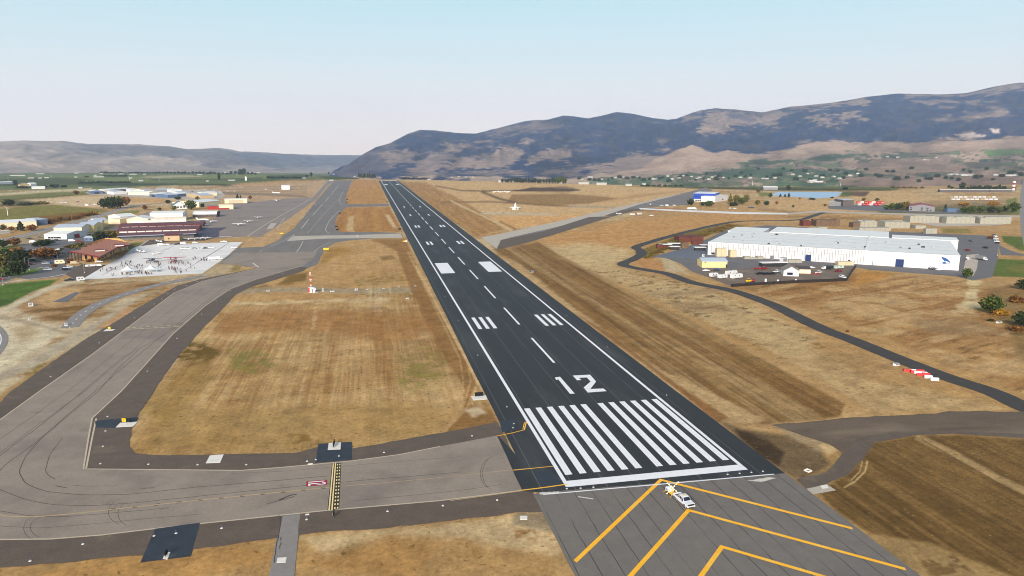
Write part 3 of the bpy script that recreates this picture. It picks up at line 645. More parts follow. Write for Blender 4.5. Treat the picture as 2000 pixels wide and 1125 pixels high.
    P([(1650, 362), (1680, 345), (1800, 346), (1900, 340), (2400, 336), (2400, 370), (1700, 372)], .9, (138, 114, 98), 3, 8); P([(1880, 318), (1960, 316), (1950, 328), (1900, 330)], .9, (84, 78, 66), 2, 4)
    P([(1130, 350), (1300, 345), (1480, 350), (1640, 352), (1640, 372), (1100, 372)], .75, (76, 96, 64), 3, 8, sst(.35, .5, el))
    P([(700, 358), (700, 346), (1000, 345), (1150, 346), (1150, 364)], .8, (176, 150, 124), 2, 4, sst(.35, .55, el))
    C *= (0.62 + 0.5 * sst(.35, .95, gl))[..., None]  # ravine shade put into the colour, since soft light hides the relief
    up = sst(4.2, 4.8, T); wz = 9 * fbm(u / 60, v / 25, 64, 3); gf = fbm(u / 6 + v / 11 + wz, v / 13, 58, 4); C = mixm(C, up * sst(.5, .7, gf) * .2, (92, 88, 90)); C *= (1 + up * (.3 * sst(.3, .65, fbm(u / 5 - v / 12 + wz, v / 9, 59, 4)) - .15))[..., None]; C *= (.82 + .36 * fbm(u / 2.5, v / 1.8, 65, 3))[..., None]; C *= (0.8 + 0.4 * n3)[..., None] * (0.85 + .3 * n2)[..., None]  # fine gully relief put into the colour as strokes, plus random mottling
    return np.clip(C, 0, 1)
def col_hills(u, v, X, Y, T, gl):
    n1 = fbm(X / 900, Y / 900, 71, 4); n2 = fbm(X / 200, Y / 200, 72, 5); el = fbm(u / 40 - v / 20, v / 8, 73, 4)
    W = 1.6 * (n2 - .5) + (el - .5)
    C = np.empty(u.shape + (3,)); C[:] = lin((156, 142, 132))
    C = mixm(C, sst(.45, .65, n2) * .5, (118, 106, 100)); C = mixm(C, sst(.5, .7, el) * .4, (186, 168, 150))
    for q, k, c in (([(150, 283), (280, 283), (367, 292), (420, 290), (452, 293), (540, 318), (420, 330), (300, 305), (180, 298)], .6, (92, 88, 92)), ([(452, 293), (640, 302), (760, 303), (760, 336), (560, 334), (480, 310)], .75, (84, 88, 100)),
                    ([(270, 306), (330, 306), (400, 318), (380, 326), (310, 322)], .6, (190, 168, 148)), ([(560, 330), (700, 330), (700, 338), (560, 338)], .6, (160, 150, 140))):
        patch(C, u, v, W, q, c, 4, k, 14)
    patch(C, u, v, W, [(-3500, 420), (-3500, 338), (0, 338), (400, 337), (700, 339), (900, 338), (900, 420)], (98, 106, 66), .6, 1, .8)
    C *= (0.85 + 0.3 * n2)[..., None]
    return np.clip(C, 0, 1)
HM = attr_mat('hillside', 0.12, scales=(0.02, 0.005))
terrain('hills', -2400, 860, T_L, [2, 10, 22, 30, 40], col_hills, (0, 1, 6, 26, 40, 10), HM)
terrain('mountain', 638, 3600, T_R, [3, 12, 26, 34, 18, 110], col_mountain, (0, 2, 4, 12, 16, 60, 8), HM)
# sunlit tip of a further ridge, beyond the gap

# ================================================================== PAVEMENTS
M_RWY = mat('new asphalt', (44, 46, 48), 0.75, var=0.14, scale=0.6, stretch=(1, 0.03, 1), fine=(3.0, 0.08), spec=0.35)
blotch(M_RWY, (78, 78, 78), 0.09, .52, .7, .55, (1, 0.15, 1)); blotch(M_RWY, (30, 33, 37), 0.05, .55, .7, .6, (1, 0.2, 1))
seams(M_RWY, 0, 7.62, 0.16, (120, 118, 112), .55, offset=-1.9, wob=0.03, brk=.38)
M_SHLD = mat('old shoulder asphalt', (94, 82, 72), 0.9, var=0.13, scale=0.25, fine=(2.0, 0.1)); blotch(M_SHLD, (140, 124, 104), 0.08, .6, .75, .5); blotch(M_SHLD, (78, 70, 64), 0.05, .55, .7, .5)
M_TAXI = mat('weathered taxiway asphalt', (140, 128, 116), 0.88, var=0.1, scale=0.15, fine=(1.6, 0.08)); blotch(M_TAXI, (104, 96, 90), 0.035, .5, .72, .75); blotch(M_TAXI, (84, 78, 72), 0.12, .62, .74, .5); blotch(M_TAXI, (168, 154, 140), 0.06, .6, .75, .5)
M_TAXI2 = mat('grey taxiway asphalt', (116, 110, 106), 0.85, var=0.1, scale=0.1, stretch=(1, .2, 1), fine=(1.0, 0.06)); blotch(M_TAXI2, (96, 92, 92), 0.03, .5, .7, .6, (1, .3, 1)); blotch(M_TAXI2, (138, 128, 118), 0.04, .6, .75, .5)
M_APRON = mat('apron asphalt', (134, 122, 114), 0.88, var=0.12, scale=0.08, fine=(0.8, 0.07)); blotch(M_APRON, (108, 98, 94), 0.02, .5, .68, .6, (.5, 1, 1)); blotch(M_APRON, (160, 148, 136), 0.025, .6, .75, .6)
M_BLAST = mat('blast pad asphalt', (112, 106, 100), 0.85, var=0.08, scale=0.3, fine=(2.5, 0.08)); blotch(M_BLAST, (98, 95, 92), 0.06, .52, .7, .6)
seams(M_BLAST, 0, 4.15, 0.17, (48, 44, 42), .85, offset=1.0, wob=0.18, brk=.42); seams(M_BLAST, 0, 4.15, 0.08, (60, 56, 52), .35, offset=2.9, wob=0.25, brk=.56)
M_PATCH = mat('fresh asphalt patch', (44, 50, 60), 0.7, var=0.2, scale=0.3, fine=(3, 0.1), spec=.4); blotch(M_PATCH, (84, 80, 78), 0.3, .6, .72, .6)
M_CONC = mat('pale concrete', (220, 216, 212), 0.8, var=0.06, scale=0.2, fine=(1.2, 0.05)); blotch(M_CONC, (180, 178, 176), 0.05, .5, .7, .5)
M_SLAB = mat('new concrete slab', (216, 212, 204), 0.8, var=0.07, scale=0.8); blotch(M_SLAB, (186, 178, 164), 0.6, .6, .75, .5)
M_CONC2 = mat('old concrete', (176, 166, 152), 0.85, var=0.08, scale=0.1, fine=(1, .06))
M_ROAD = mat('service road asphalt', (132, 126, 122), 0.85, var=0.08, scale=0.2, fine=(1, .06))
M_DARKRD = mat('dark perimeter road asphalt', (62, 57, 54), 0.8, var=0.15, scale=0.3, fine=(1.5, .1)); blotch(M_DARKRD, (96, 86, 76), 0.1, .55, .7, .5)
M_LOT = mat('car park asphalt', (104, 101, 102), 0.8, var=0.12, scale=0.1, fine=(.8, .06))
M_YARD = mat('compacted gravel yard', (112, 98, 86), 0.92, var=0.15, scale=0.1, fine=(1.2, .1)); blotch(M_YARD, (140, 128, 114), 0.05, .55, .7, .6)
M_BLUELOT = mat('bluish loading yard asphalt', (98, 103, 112), 0.75, var=0.12, scale=0.08, fine=(.8, .06)); blotch(M_BLUELOT, (122, 124, 128), 0.04, .55, .72, .6)
M_WHITE = mat('white marking paint', (226, 226, 228), 0.65, var=0.05, scale=0.7, fine=(4, .06)); blotch(M_WHITE, (176, 172, 166), 0.35, .6, .75, .45)
M_WHITE2 = mat('worn white paint', (196, 190, 180), 0.8, var=0.12, scale=1.2)
M_YEL = mat('yellow marking paint', (244, 178, 34), 0.6, var=0.08, scale=0.7, fine=(4, .06)); blotch(M_YEL, (238, 196, 96), 0.25, .5, .7, .6)
M_YEL2 = mat('faded yellow paint', (176, 150, 112), 0.8, var=0.15, scale=1.2)
M_YEL3 = mat('pale yellow paint', (232, 208, 148), 0.7, var=0.1, scale=1.2)
M_BLKP = mat('black outline paint', (52, 44, 36), 0.7, var=0.15, scale=1.0)
M_RED = mat('red sign paint', (150, 30, 44), 0.7, var=0.1, scale=1.0)
M_TAR = mat('crack sealant tar', (74, 66, 60), 0.8, var=0.2, scale=1.0)
M_CURB = mat('light pavement edge line', (186, 170, 148), 0.85, var=0.12, scale=1.0)
M_RUB = mat('tyre rubber smears', (88, 80, 74), 0.85, var=0.25, scale=0.6)

class Lay:
    z = 0.012
def pave(name, loops, M, z, jit=0.0, step=3.0, kind='structure'):
    mb = MB(); mb.sheet([densify(lp, step, jit, i + 3) if jit else lp for i, lp in enumerate(loops)], z, M)
    return tag(mb.build(name), kind=kind)
S = -30.5
# grey taxiway and connectors to the upper left, one sheet with the grass islands left out
TX = PX((688, 352), (655, 353), (640, 366), (618, 392), (596, 420), (572, 448), (556, 458), (540, 471), (513, 482), (468, 484), (480, 472), (462, 486), (444, 500), (430, 512), (428, 516), (466, 517), (480, 521), (506, 523), (560, 528), (594, 527), (620, 516), (628, 500), (636, 486),
        (655, 474), (680, 470), (726, 466), (788, 464), (784, 456), (740, 453), (664, 453), (656, 446), (654, 436), (660, 420), (676, 405), (700, 403), (760, 403), (756, 398), (740, 399), (680, 399), (674, 390), (680, 372))
pave('taxiway_north', [TX], M_TAXI2, 0.010, .25, 6)
pave('taxiway_lane', [PX((655, 354), (640, 352), (612, 384), (591, 398), (530, 431), (484, 461), (500, 464), (510, 462), (545, 440), (560, 430), (606, 398), (616, 392), (640, 362))], M_APRON, 0.016, .25, 6)
pave('apron', [PX((392, 466), (484, 462), (530, 431), (591, 398), (614, 384), (560, 388), (500, 394), (455, 397), (440, 398), (430, 404), (424, 424), (400, 434), (390, 450))], M_APRON, 0.020, .3, 6)
pave('connector_taxiway', [PX((561, 471), (575, 461), (600, 460.5), (694, 459), (782, 456), (787, 464.5), (726, 465), (640, 466), (600, 468))], M_CONC2, 0.022)
pave('connector_far', [PX((676, 404), (760, 402.5), (757, 397.5), (678, 400))], M_TAXI2, 0.018)
# the big L-shaped taxiway in front
SH_OUT = [(-300, 985), (0, 786), (20, 765), (100, 708), (170, 660), (226, 628), (271, 600), (346, 558), (392, 545), (450, 534), (506, 522), (560, 520), (600, 522), (594, 529), (540, 546), (489, 561), (460, 576), (428, 611), (400, 637), (345, 700), (300, 765), (270, 810), (257, 838), (253, 872), (262, 885),
          (300, 889), (425, 888), (580, 884), (620, 873), (688, 876), (780, 860), (880, 842), (972, 824), (985, 850), (1010, 905), (1040, 958), (1062, 1000), (1010, 1000), (970, 1008), (900, 1014), (800, 1026), (700, 1036), (668, 1036), (612, 1041), (520, 1054), (380, 1073), (276, 1085), (200, 1090), (120, 1100), (0, 1109), (-300, 1130)]
pave('taxiway_shoulder', [PX(*SH_OUT)], M_SHLD, 0.026, .22, 2)
TAXI_E_OUT = [(-300, 1030), (0, 820), (76, 765), (180, 692), (244, 644), (340, 572), (396, 549), (417, 544), (506, 523), (540, 515), (594, 519), (564, 527), (500, 546), (449, 565), (400, 598), (336, 654), (295, 700), (236, 765), (180, 817), (172, 860), (163, 916), (375, 918), (470, 919), (550, 913), (690, 900), (780, 888), (860, 872), (970, 851), (990, 892), (1020, 958),
             (860, 978), (640, 997), (400, 1022), (300, 1033), (200, 1045), (100, 1054), (0, 1055), (-300, 1045)]
pave('taxiway', [PX(*TAXI_E_OUT)], M_TAXI, 0.034, .06, 3)
mk = MB()
for ln in ([(-120, 905), (0, 820), (76, 765), (180, 692), (244, 644), (340, 572), (396, 549), (450, 536), (506, 523), (496, 516)], [(593, 518), (564, 527), (500, 546), (449, 565), (400, 598), (336, 654), (295, 700), (236, 765), (180, 817), (172, 860), (163, 916), (375, 918), (470, 919), (550, 913), (690, 900), (780, 888), (860, 872)],
           [(-200, 1054), (0, 1054), (100, 1053), (200, 1045), (300, 1033), (400, 1022), (640, 997), (860, 978), (1020, 958)], [(188, 817), (179, 860), (168, 916)]):
    ribbon(mk, PX(*ln), 0.42, 0.040, M_CURB)
tag(mk.build('taxiway_edge_lines'), kind='structure')
# seams and cracks in the taxiway
mk = MB()
def crack(pts, wd=0.16, sm=2, M=None): ribbon(mk, smooth_line(densify(PX(*pts), 4, .12, len(pts), False), 1) if sm else PX(*pts), wd, 0.0385, M or M_TAR)
crack([(396, 563), (300, 630), (132, 765), (0, 858), (-100, 930)], .14); crack([(420, 560), (346, 612), (165, 765), (60, 840), (0, 885), (-120, 980)], .14)
crack([(430, 572), (330, 650), (237, 700), (150, 775), (80, 830), (0, 890), (-60, 940)], .22); crack([(440, 560), (360, 622), (262, 700), (170, 778), (60, 872), (20, 900), (0, 918), (-30, 960)], .2)
crack([(270, 684), (230, 720), (195, 762), (140, 806), (75, 862), (50, 892), (37, 922), (50, 945), (87, 960), (162, 967), (250, 966), (380, 952), (500, 942), (640, 930)], .2)
crack([(-60, 920), (0, 957), (50, 976), (100, 986), (180, 988), (270, 982), (400, 968), (600, 948), (690, 940), (900, 922)], .18); crack([(-60, 990), (0, 998), (60, 1008), (120, 1010), (200, 1004), (280, 997), (330, 992)], .16)
crack([(-60, 1018), (0, 1028), (80, 1032), (200, 1022), (300, 1012), (396, 1004)], .12); crack([(450, 925), (560, 920), (700, 908), (900, 892)], .1); crack([(690, 978), (800, 968), (900, 958), (980, 946)], .12)
crack([(122, 855), (105, 878), (96, 890), (92, 908), (88, 920), (96, 930), (108, 936)], .16); crack([(142, 948), (170, 950), (230, 949)], .12); crack([(276, 954), (302, 953)], .3); crack([(108, 949), (130, 953)], .25)
crack([(380, 563), (262, 642), (110, 748)], .1); crack([(350, 660), (300, 700), (250, 742)], .08); crack([(520, 985), (545, 978), (575, 970)], .35, M=M_RUB); crack([(545, 977), (570, 966), (580, 966)], .6, M=M_RUB)
for k_, (cx, cy, rx, ry) in enumerate([(245, 1000, 34, 26), (258, 1004, 28, 24), (85, 1030, 26, 20), (70, 1032, 24, 22), (960, 925, 22, 30), (968, 925, 26, 34)]):
    crack([(cx - rx * math.cos(t), cy - ry * math.sin(t)) for t in np.linspace(-1.2, 1.3, 7)], .12, M=M_RUB)
tag(mk.build('pavement_cracks'), kind='structure')
# black asphalt repairs
pave('asphalt_patch_black', [PX((274, 1099), (303, 1033), (391, 1021), (372, 1087))], M_PATCH, 0.044)
pave('asphalt_patch_sign', [PX((616, 904), (622, 867), (687, 863), (688, 898))], M_PATCH, 0.044)
pave('asphalt_patch_strip', [PX((185, 823), (200, 820), (270, 815), (266, 826), (225, 836), (187, 835))], M_PATCH, 0.044, .1, 1)
pave('service_spur', [PX((552, 1008), (586, 1004), (581, 1060), (572, 1150), (520, 1150), (538, 1060))], M_ROAD, 0.046, .1, 2)
mk = MB()
for k_, (x, y) in enumerate([(545, 1010), (548, 1022), (546, 1038), (542, 1048), (541, 1060), (549, 1052), (549, 1062), (547, 1068)]):
    mk.sheet([PX((x - 1, y - 3), (x + 1, y - 3), (x, y + 4), (x - 2, y + 4))], 0.049, M_TAR)
ribbon(mk, densify(PX((549, 1008), (547, 1030), (540, 1064), (536, 1100)), 1, .15, 2, False), .2, 0.0495, M_TAR)
tag(mk.build('spur_cracks'), kind='structure')
# runway
RW_L, RW_R = S, 30.5
pave('runway', [[(RW_L, 2118), (RW_L, 20), (RW_L - 2.3, 34), (RW_L - 2.6, 8), (-33, 0.2), (-29.5, -1.2), (30.5, -3.6), (RW_R, 2118)]], M_RWY, 0.052, .12, 12)
pave('runway_blast_pad', [[(-30.5, -70), (30.5, -70), (30.5, -3.6), (-29.5, -1.2), (-31, -2)]], M_BLAST, 0.050, .08, 4)
pave('runway_side_patches', [PX((1040, 921), (1075, 919), (1106, 944), (1058, 950))], M_PATCH, 0.0545)
pave('runway_side_patch_north', [PX((975, 822), (1003, 821), (1002, 838), (981, 845))], M_PATCH, 0.0545)
pave('taxiway_right_old', [PX((940, 464), (1000, 452), (1100, 430), (1160, 416), (1300, 384), (1345, 375), (1378, 366), (1392, 372), (1345, 400), (1268, 405), (1248, 407), (1182, 420), (1040, 468), (1000, 480), (970, 486))], M_TAXI2, 0.030, .3, 5)
pave('taxiway_right_light', [PX((940, 464), (1000, 452), (1100, 430), (1160, 416), (1300, 384), (1340, 377), (1250, 399), (1180, 421), (1080, 445), (1000, 463), (978, 469), (970, 486))], M_CONC2, 0.036, .25, 4)
pave('stub_dark', [PX((970, 486), (979, 469), (1062, 452), (1150, 424), (1200, 422), (1080, 459), (1030, 474), (975, 487))], M_SHLD, 0.040, .2, 4)
pave('side_apron', [PX((1180, 422), (1215, 410), (1270, 406), (1290, 408), (1240, 412), (1200, 422))], M_SHLD, 0.042, .2, 4)
pave('thin_road', [PX((1248, 406), (1330, 410), (1440, 414), (1537, 416), (1540, 419), (1440, 418), (1330, 413), (1250, 409))], M_CONC, 0.044)
pave('field_road', [PX((1537, 416), (1600, 412), (1780, 417), (2000, 421), (2300, 426), (2300, 430), (2000, 424), (1780, 420), (1600, 415), (1540, 419))], M_CONC2, 0.02, .4, 6)
# markings from the runway's real layout (feet)
ft = 0.3048
mk = MB(); zz = 0.058
def q(x0, y0, x1, y1, z=zz, M=M_WHITE): mk.face([(x0, y0, z), (x1, y0, z), (x1, y1, z), (x0, y1, z)], M)
for s in (-1, 1):
    a, b = sorted((s * 75 * ft, s * 71.8 * ft)); q(a, 0, b, 2133.6)
    for k in range(6):
        x = s * (6.0 + k * 11.6) * ft; a, b = sorted((x, x + s * 5.75 * ft)); q(a, 20 * ft, b, 170 * ft)
        q(a, (7000 - 170) * ft, b, (7000 - 20) * ft)
    for k in range(3):
        x = s * (36 + k * 11) * ft; a, b = sorted((x, x + s * 5.5 * ft)); q(a, 500 * ft, b, 575 * ft)
    for yy, n in ((1500, 2), (2000, 2), (2500, 1), (3000, 1)):
        for k in range(n):
            x = s * (36 + k * 11) * ft; a, b = sorted((x, x + s * 6 * ft)); q(a, yy * ft, b, (yy + 75) * ft)
    a, b = sorted((s * 36 * ft, s * 66 * ft)); q(a, 1000 * ft, b, 1150 * ft); q(a, 5850 * ft, b, 6000 * ft)
q(-71.79 * ft, 0, 71.79 * ft, 10 * ft); q(-71.79 * ft, 6990 * ft, 71.79 * ft, 7000 * ft)
# leave room between bar and stripes exactly as painted
yy = 316.0
while yy < 6700: q(-1.5 * ft, yy * ft, 1.5 * ft, (yy + 120) * ft); yy += 200
tag(mk.build('runway_markings'), kind='structure')
mk = MB()
T2 = [(875, 775), (1010, 768), (1057, 822), (1012, 880), (1115, 876), (1140, 897), (993, 908), (960, 868), (1014, 822), (985, 790), (922, 793), (942, 810), (908, 812)]
T1 = [(735, 790), (775, 784), (890, 916), (853, 918), (762, 806), (744, 809)]
for T_ in (T1, T2): mk.sheet([PX(*[(900 + a / 4, 540 + b / 4) for a, b in T_])], zz, M_WHITE)
tag(mk.build('runway_number'), kind='structure')
# yellow chevrons on the blast pad
mk = MB(); ww = 0.92
for k in range(5):
    y0 = -0.9 - 14.65 * k
    for s in (-1, 1):
        L = 29.2; hw = ww * 0.7071
        if k == 0: pass
        mk.face([(0, y0 + hw, 0.066), (0, y0 - hw, 0.066), (s * L, y0 - hw - L * .965, 0.066), (s * (L + hw * .6), y0 + hw * .35 - L * .965, 0.066)][::(1 if s < 0 else -1)], M_YEL)
tag(mk.build('blast_pad_chevrons'), kind='structure')
mk = MB()
# taxi centre line, faded, with black flanking boxes; yellow lead lines by the runway
def aline(pts, wd, z, M, n=1): ribbon(mk, smooth_line(PX(*pts), n), wd, z, M)
aline([(-80, 985), (0, 1007), (40, 1010), (100, 1008), (220, 995), (380, 978), (500, 966), (643, 952)], .34, 0.0415, M_YEL2)
CL = smooth_line(PX((220, 995), (380, 978), (500, 966), (643, 952)), 2)
d_ = 0.0
for a, b in zip(CL[:-1], CL[1:]):
    L = math.hypot(b[0] - a[0], b[1] - a[1]); ux, uy = (b[0] - a[0]) / L, (b[1] - a[1]) / L; t = -d_ % 4.4
    while t < L:
        for o in (-.32, .32):
            cx, cy = a[0] + ux * t - uy * o, a[1] + uy * t + ux * o
            mk.box((cx, cy, 0.0435), (1.0, .2, 0.002), M_BLKP, math.atan2(uy, ux))
        t += 4.4
    d_ += L
aline([(668, 950), (780, 941), (900, 929), (1000, 918), (1082, 911)], .2, 0.0590, M_YEL2)
aline([(1003, 919), (1040, 915), (1080, 911)], .26, 0.061, M_YEL)
aline([(1018, 958), (1060, 953), (1108, 946)], .42, 0.061, M_YEL); aline([(970, 852), (1000, 846), (1024, 840), (1028, 824)], .34, 0.061, M_YEL, 0); aline([(1021, 839), (1024.5, 825)], .22, 0.062, M_YEL, 0)
aline([(880, 978), (960, 967), (1018, 959)], .3, 0.042, M_YEL2)
# holding position marking: two solid and two dashed lines on black
HB0, HB1 = U(639.5, 997), U(662.5, 995); HT0, HT1 = U(648.5, 906), U(666.5, 904)
def hb(s, t): 
    return ((HB0[0] * (1 - s) + HB1[0] * s) * (1 - t) + (HT0[0] * (1 - s) + HT1[0] * s) * t, (HB0[1] * (1 - s) + HB1[1] * s) * (1 - t) + (HT0[1] * (1 - s) + HT1[1] * s) * t)
def hq(s0, s1, t0, t1, z, M): mk.face([(*hb(s0, t0), z), (*hb(s1, t0), z), (*hb(s1, t1), z), (*hb(s0, t1), z)], M)
hq(0, 1, 0, 1, 0.042, M_BLKP); hq(.08, .2, 0, 1, 0.045, M_YEL3); hq(.32, .44, 0, 1, 0.045, M_YEL3)
for k in range(14):
    for a in (.56, .8): hq(a, a + .12, (k + .2) / 14, (k + .68) / 14, 0.045, M_YEL3)
# second holding line further back on the taxiway
for k in range(8):
    a = (245 + k * 13.4, 643.5 - k * .72)
    aline([a, (a[0] + 12, a[1] - .6)], .4, .0415, M_YEL3, 0); aline([(a[0], a[1] - 3), (a[0] + 8, a[1] - 3.4)], .4, .0415, M_YEL3, 0)
tag(mk.build('taxiway_markings'), kind='structure')
# red surface sign reading 12 (read by someone taxiing towards the runway)
mk = MB()
A_, B_, C_ = U(598, 950.5), U(598.5, 940.5), U(639, 937)
ex = Vector((C_[0] - B_[0], C_[1] - B_[1])); ey = Vector((A_[0] - B_[0], A_[1] - B_[1]))
def rs(u_, v_): return (B_[0] + ex.x * u_ + ey.x * v_, B_[1] + ex.y * u_ + ey.y * v_)
mk.face([(*rs(0, 1), .044), (*rs(1, 1), .044), (*rs(1, 0), .044), (*rs(0, 0), .044)], M_RED)
mk.sheet([[rs(.09, .14), rs(.09, .3), rs(.86, .3), rs(.8, .2), rs(.93, .14)]], .047, M_WHITE)
mk.sheet([[rs(.09, .5), rs(.09, .9), rs(.2, .9), rs(.2, .66), rs(.4, .66), rs(.62, .86), rs(.84, .88), rs(.93, .78), rs(.93, .56), rs(.84, .44), rs(.74, .46), rs(.76, .58), rs(.84, .6), rs(.84, .74), rs(.72, .76), rs(.6, .66), rs(.42, .5)]], .047, M_WHITE)
tag(mk.build('runway_ahead_marking'), kind='structure')
# lines on the grey taxiway
mk = MB()
def fl(pts, wd=.5, z=.0245, n=1, M=None): ribbon(mk, smooth_line(PX(*pts), n), wd, z, M or M_WHITE2)
for a, b in (((661, 362), (646, 381)), ((643, 384), (635, 394)), ((630, 399), (611, 420)), ((603, 428), (589, 446)), ((575, 459), (561, 471))): fl([a, b], .7)
fl([(671, 374), (664, 385), (663, 396), (668, 400)]); fl([(664, 410), (645, 428), (636, 445), (636, 451), (642, 455)]); fl([(528, 481), (545, 474), (556, 470), (575, 457)], .4); fl([(592, 471), (586, 483), (578, 494)], .5); fl([(512, 488), (496, 502), (488, 512)], .3)
fl([(644, 474), (625, 482), (610, 494), (595, 512)], .35); fl([(665, 386), (640, 410), (600, 456)], .22); fl([(640, 352), (612, 384), (591, 398), (530, 431), (484, 461)], 1.2, .0265, 1, M_CONC2)
fl([(556, 425), (540, 446)], .5, .0265); fl([(428, 462), (452, 462)], 2.2, .0265, 0, M_CONC); fl([(698, 458.6), (698, 463)], 1.8, .0265, 0, M_WHITE2); fl([(690, 459), (684, 463)], .4, .0265, 0)
fl([(494, 514), (505, 522)], 1.1, .043, 0); fl([(472, 521.5), (500, 521)], .6, .043, 0); fl([(612, 394), (617, 400)], .4, .0265)
tag(mk.build('grey_taxiway_lines'), kind='structure')
pave('taxiway_pale_patch', [PX((529, 436), (541, 436), (533, 446), (520, 448))], M_CONC2, .024)
pave('taxiway_pale_area', [PX((430, 514), (458, 495), (480, 493), (560, 493), (620, 491), (610, 508), (594, 518), (540, 520), (506, 523), (466, 517))], M_TAXI, 0.0285, .2, 4)
# white ramp in front of the terminal, purple asphalt by the row hangars
RAMP = PX((159, 546.5), (200, 522), (238, 503), (256, 487), (266, 482), (309, 476.5), (449, 473.4), (474, 472.6), (444, 500), (395, 534.5), (300, 539))
pave('ramp', [RAMP], M_CONC, 0.060, 0)
mk = MB()
for a, b in (((448, 474), (392, 508)), ((392, 508), (383, 514)), ((326, 485), (306, 494)), ((340, 480), (300, 500)), ((240, 518), (198, 538)), ((230, 520), (208, 532)), ((440, 480), (360, 528)), ((278, 530), (235, 545))): ribbon(mk, PX(a, b), .35, .064, M_TAR)
for a, b in (((300, 478), (215, 528)), ((380, 476), (270, 536)), ((415, 475), (330, 532)), ((200, 524), (440, 500)), ((240, 506), (450, 492)), ((262, 490), (460, 483))): ribbon(mk, PX(a, b), .12, .064, M_CONC2)
tag(mk.build('ramp_joints'), kind='structure')
pave('purple_asphalt', [PX((378, 448), (398, 445.5), (444, 444), (428, 452), (428, 462), (404, 464), (352, 464), (380, 456))], mat('dark purple asphalt', (70, 64, 78), .7, var=.1, scale=.1), 0.066)
pave('ramp_back_road', [PX((238, 503), (256, 487), (280, 474), (288, 469), (404, 464), (428, 462), (400, 470), (330, 472), (300, 477), (266, 482), (252, 495))], M_SHLD, 0.030, .2, 3)
# lower-left service road
SR = [(136, 640), (148, 624), (165, 609), (200, 590), (240, 576), (300, 558), (360, 546), (400, 538)]
mk = MB(); ribbon(mk, smooth_line(PX(*SR), 2), 7.2, .048, M_ROAD)
CLs = smooth_line(PX(*SR), 2); acc = 0
for a, b in zip(CLs[:-1], CLs[1:]):
    L = math.hypot(b[0] - a[0], b[1] - a[1]); ux, uy = (b[0] - a[0]) / L, (b[1] - a[1]) / L; t = (-acc) % 9.0
    while t < L: mk.box((a[0] + ux * t, a[1] + uy * t, .054), (3.2, .28, .004), M_WHITE, math.atan2(uy, ux)); t += 9.0
    acc += L
tag(mk.build('service_road'), kind='structure')
mk = MB(); ribbon(mk, smooth_line(PX((-60, 742), (-20, 700), (2, 668), (-2, 650), (-20, 634), (-60, 622)), 3), 5.5, .048, M_ROAD); ribbon(mk, smooth_line(PX((-60, 740), (-16, 700), (4, 668), (0, 650), (-18, 634), (-60, 623)), 3), .35, .054, M_WHITE)
tag(mk.build('curved_drive'), kind='structure')
pave('dark_pad', [PX((102, 590), (148, 570), (156, 572), (130, 590))], M_LOT, .03, .1, 2)
# perimeter road, right
mk = MB(); PR = [(2300, 905), (2100, 836), (2000, 796), (1940, 765), (1850, 738), (1760, 703), (1660, 662), (1600, 641), (1517, 598), (1472, 581), (1426, 566), (1381, 558), (1345, 551), (1305, 534), (1260, 527), (1222, 520), (1213, 515), (1236, 507), (1256, 496), (1250, 488), (1238, 483), (1262, 475), (1320, 458), (1411, 436), (1456, 431), (1563, 431), (1586, 422), (1610, 415)]
ribbon(mk, densify(smooth_line(PX(*PR), 2), 3, .12, 4, False), 8.4, .046, M_DARKRD)
tag(mk.build('perimeter_road'), kind='structure')
M_HAUL = mat('packed dark gravel', (98, 84, 70), .92, var=.15, scale=.2, stretch=(.25, 1, 1), fine=(1.5, .1)); blotch(M_HAUL, (142, 126, 104), .05, .5, .68, .6, (.3, 1, 1)); blotch(M_HAUL, (70, 58, 48), .12, .56, .7, .6, (.2, 1, 1))
pave('haul_road', [PX((1556, 936), (1615, 921), (1645, 884), (1620, 868), (1570, 852), (1507, 830), (1676, 815), (1829, 808), (1854, 803), (2000, 804), (2300, 815), (2300, 880), (2000, 856), (1860, 847), (1783, 851), (1707, 864), (1688, 893), (1660, 924), (1615, 946), (1575, 955))], M_HAUL, .047, .35, 2.5)
pave('haul_road_tracks', [PX((1556, 937), (1612, 925), (1650, 886), (1672, 857), (1740, 845), (1860, 843), (2000, 848), (2000, 855), (1860, 847), (1783, 851), (1707, 864), (1688, 893), (1660, 924), (1615, 946), (1575, 955))], M_SHLD, .0485, .3, 2.5)
pave('runway_exit_pad', [PX((1575, 955), (1615, 946), (1633, 958), (1588, 966))], M_CONC2, .049)
# warehouse yards
pave('warehouse_yard', [PX((1272, 502), (1330, 486), (1378, 468), (1420, 448), (1500, 440), (1680, 450), (1900, 459), (1945, 461), (1952, 472), (1950, 500), (1938, 541), (1900, 548), (1870, 540), (1700, 527), (1672, 522), (1653, 549), (1560, 552), (1430, 560), (1392, 545), (1350, 530), (1330, 515), (1300, 504))], M_LOT, .03, .2, 4)
pave('loading_yard', [PX((1280, 502), (1330, 486), (1378, 468), (1385, 498), (1460, 512), (1380, 506), (1330, 504))], M_BLUELOT, .034, .2, 4)
pave('gravel_yard', [PX((1352, 527), (1450, 525), (1535, 516), (1672, 523), (1653, 548), (1560, 551), (1430, 559), (1392, 545))], M_YARD, .038, .2, 4)
pave('office_forecourt', [PX((1888, 498), (1912, 496), (1908, 525), (1900, 540), (1880, 536))], M_CONC2, .04)
mk = MB(); ribbon(mk, PX((2003, 345), (1998, 372), (1997, 400), (2003, 450), (2016, 500), (2040, 560)), 8, .03, M_ROAD); tag(mk.build('east_road'), kind='structure')
pave('east_lot', [PX((1950, 478), (1975, 490), (2010, 500), (1955, 498))], M_LOT, .044)
pave('bin_lot', [PX((1776, 420), (1978, 421), (1975, 436), (1952, 440), (1830, 442), (1776, 432))], M_CONC2, .036, .3, 5)
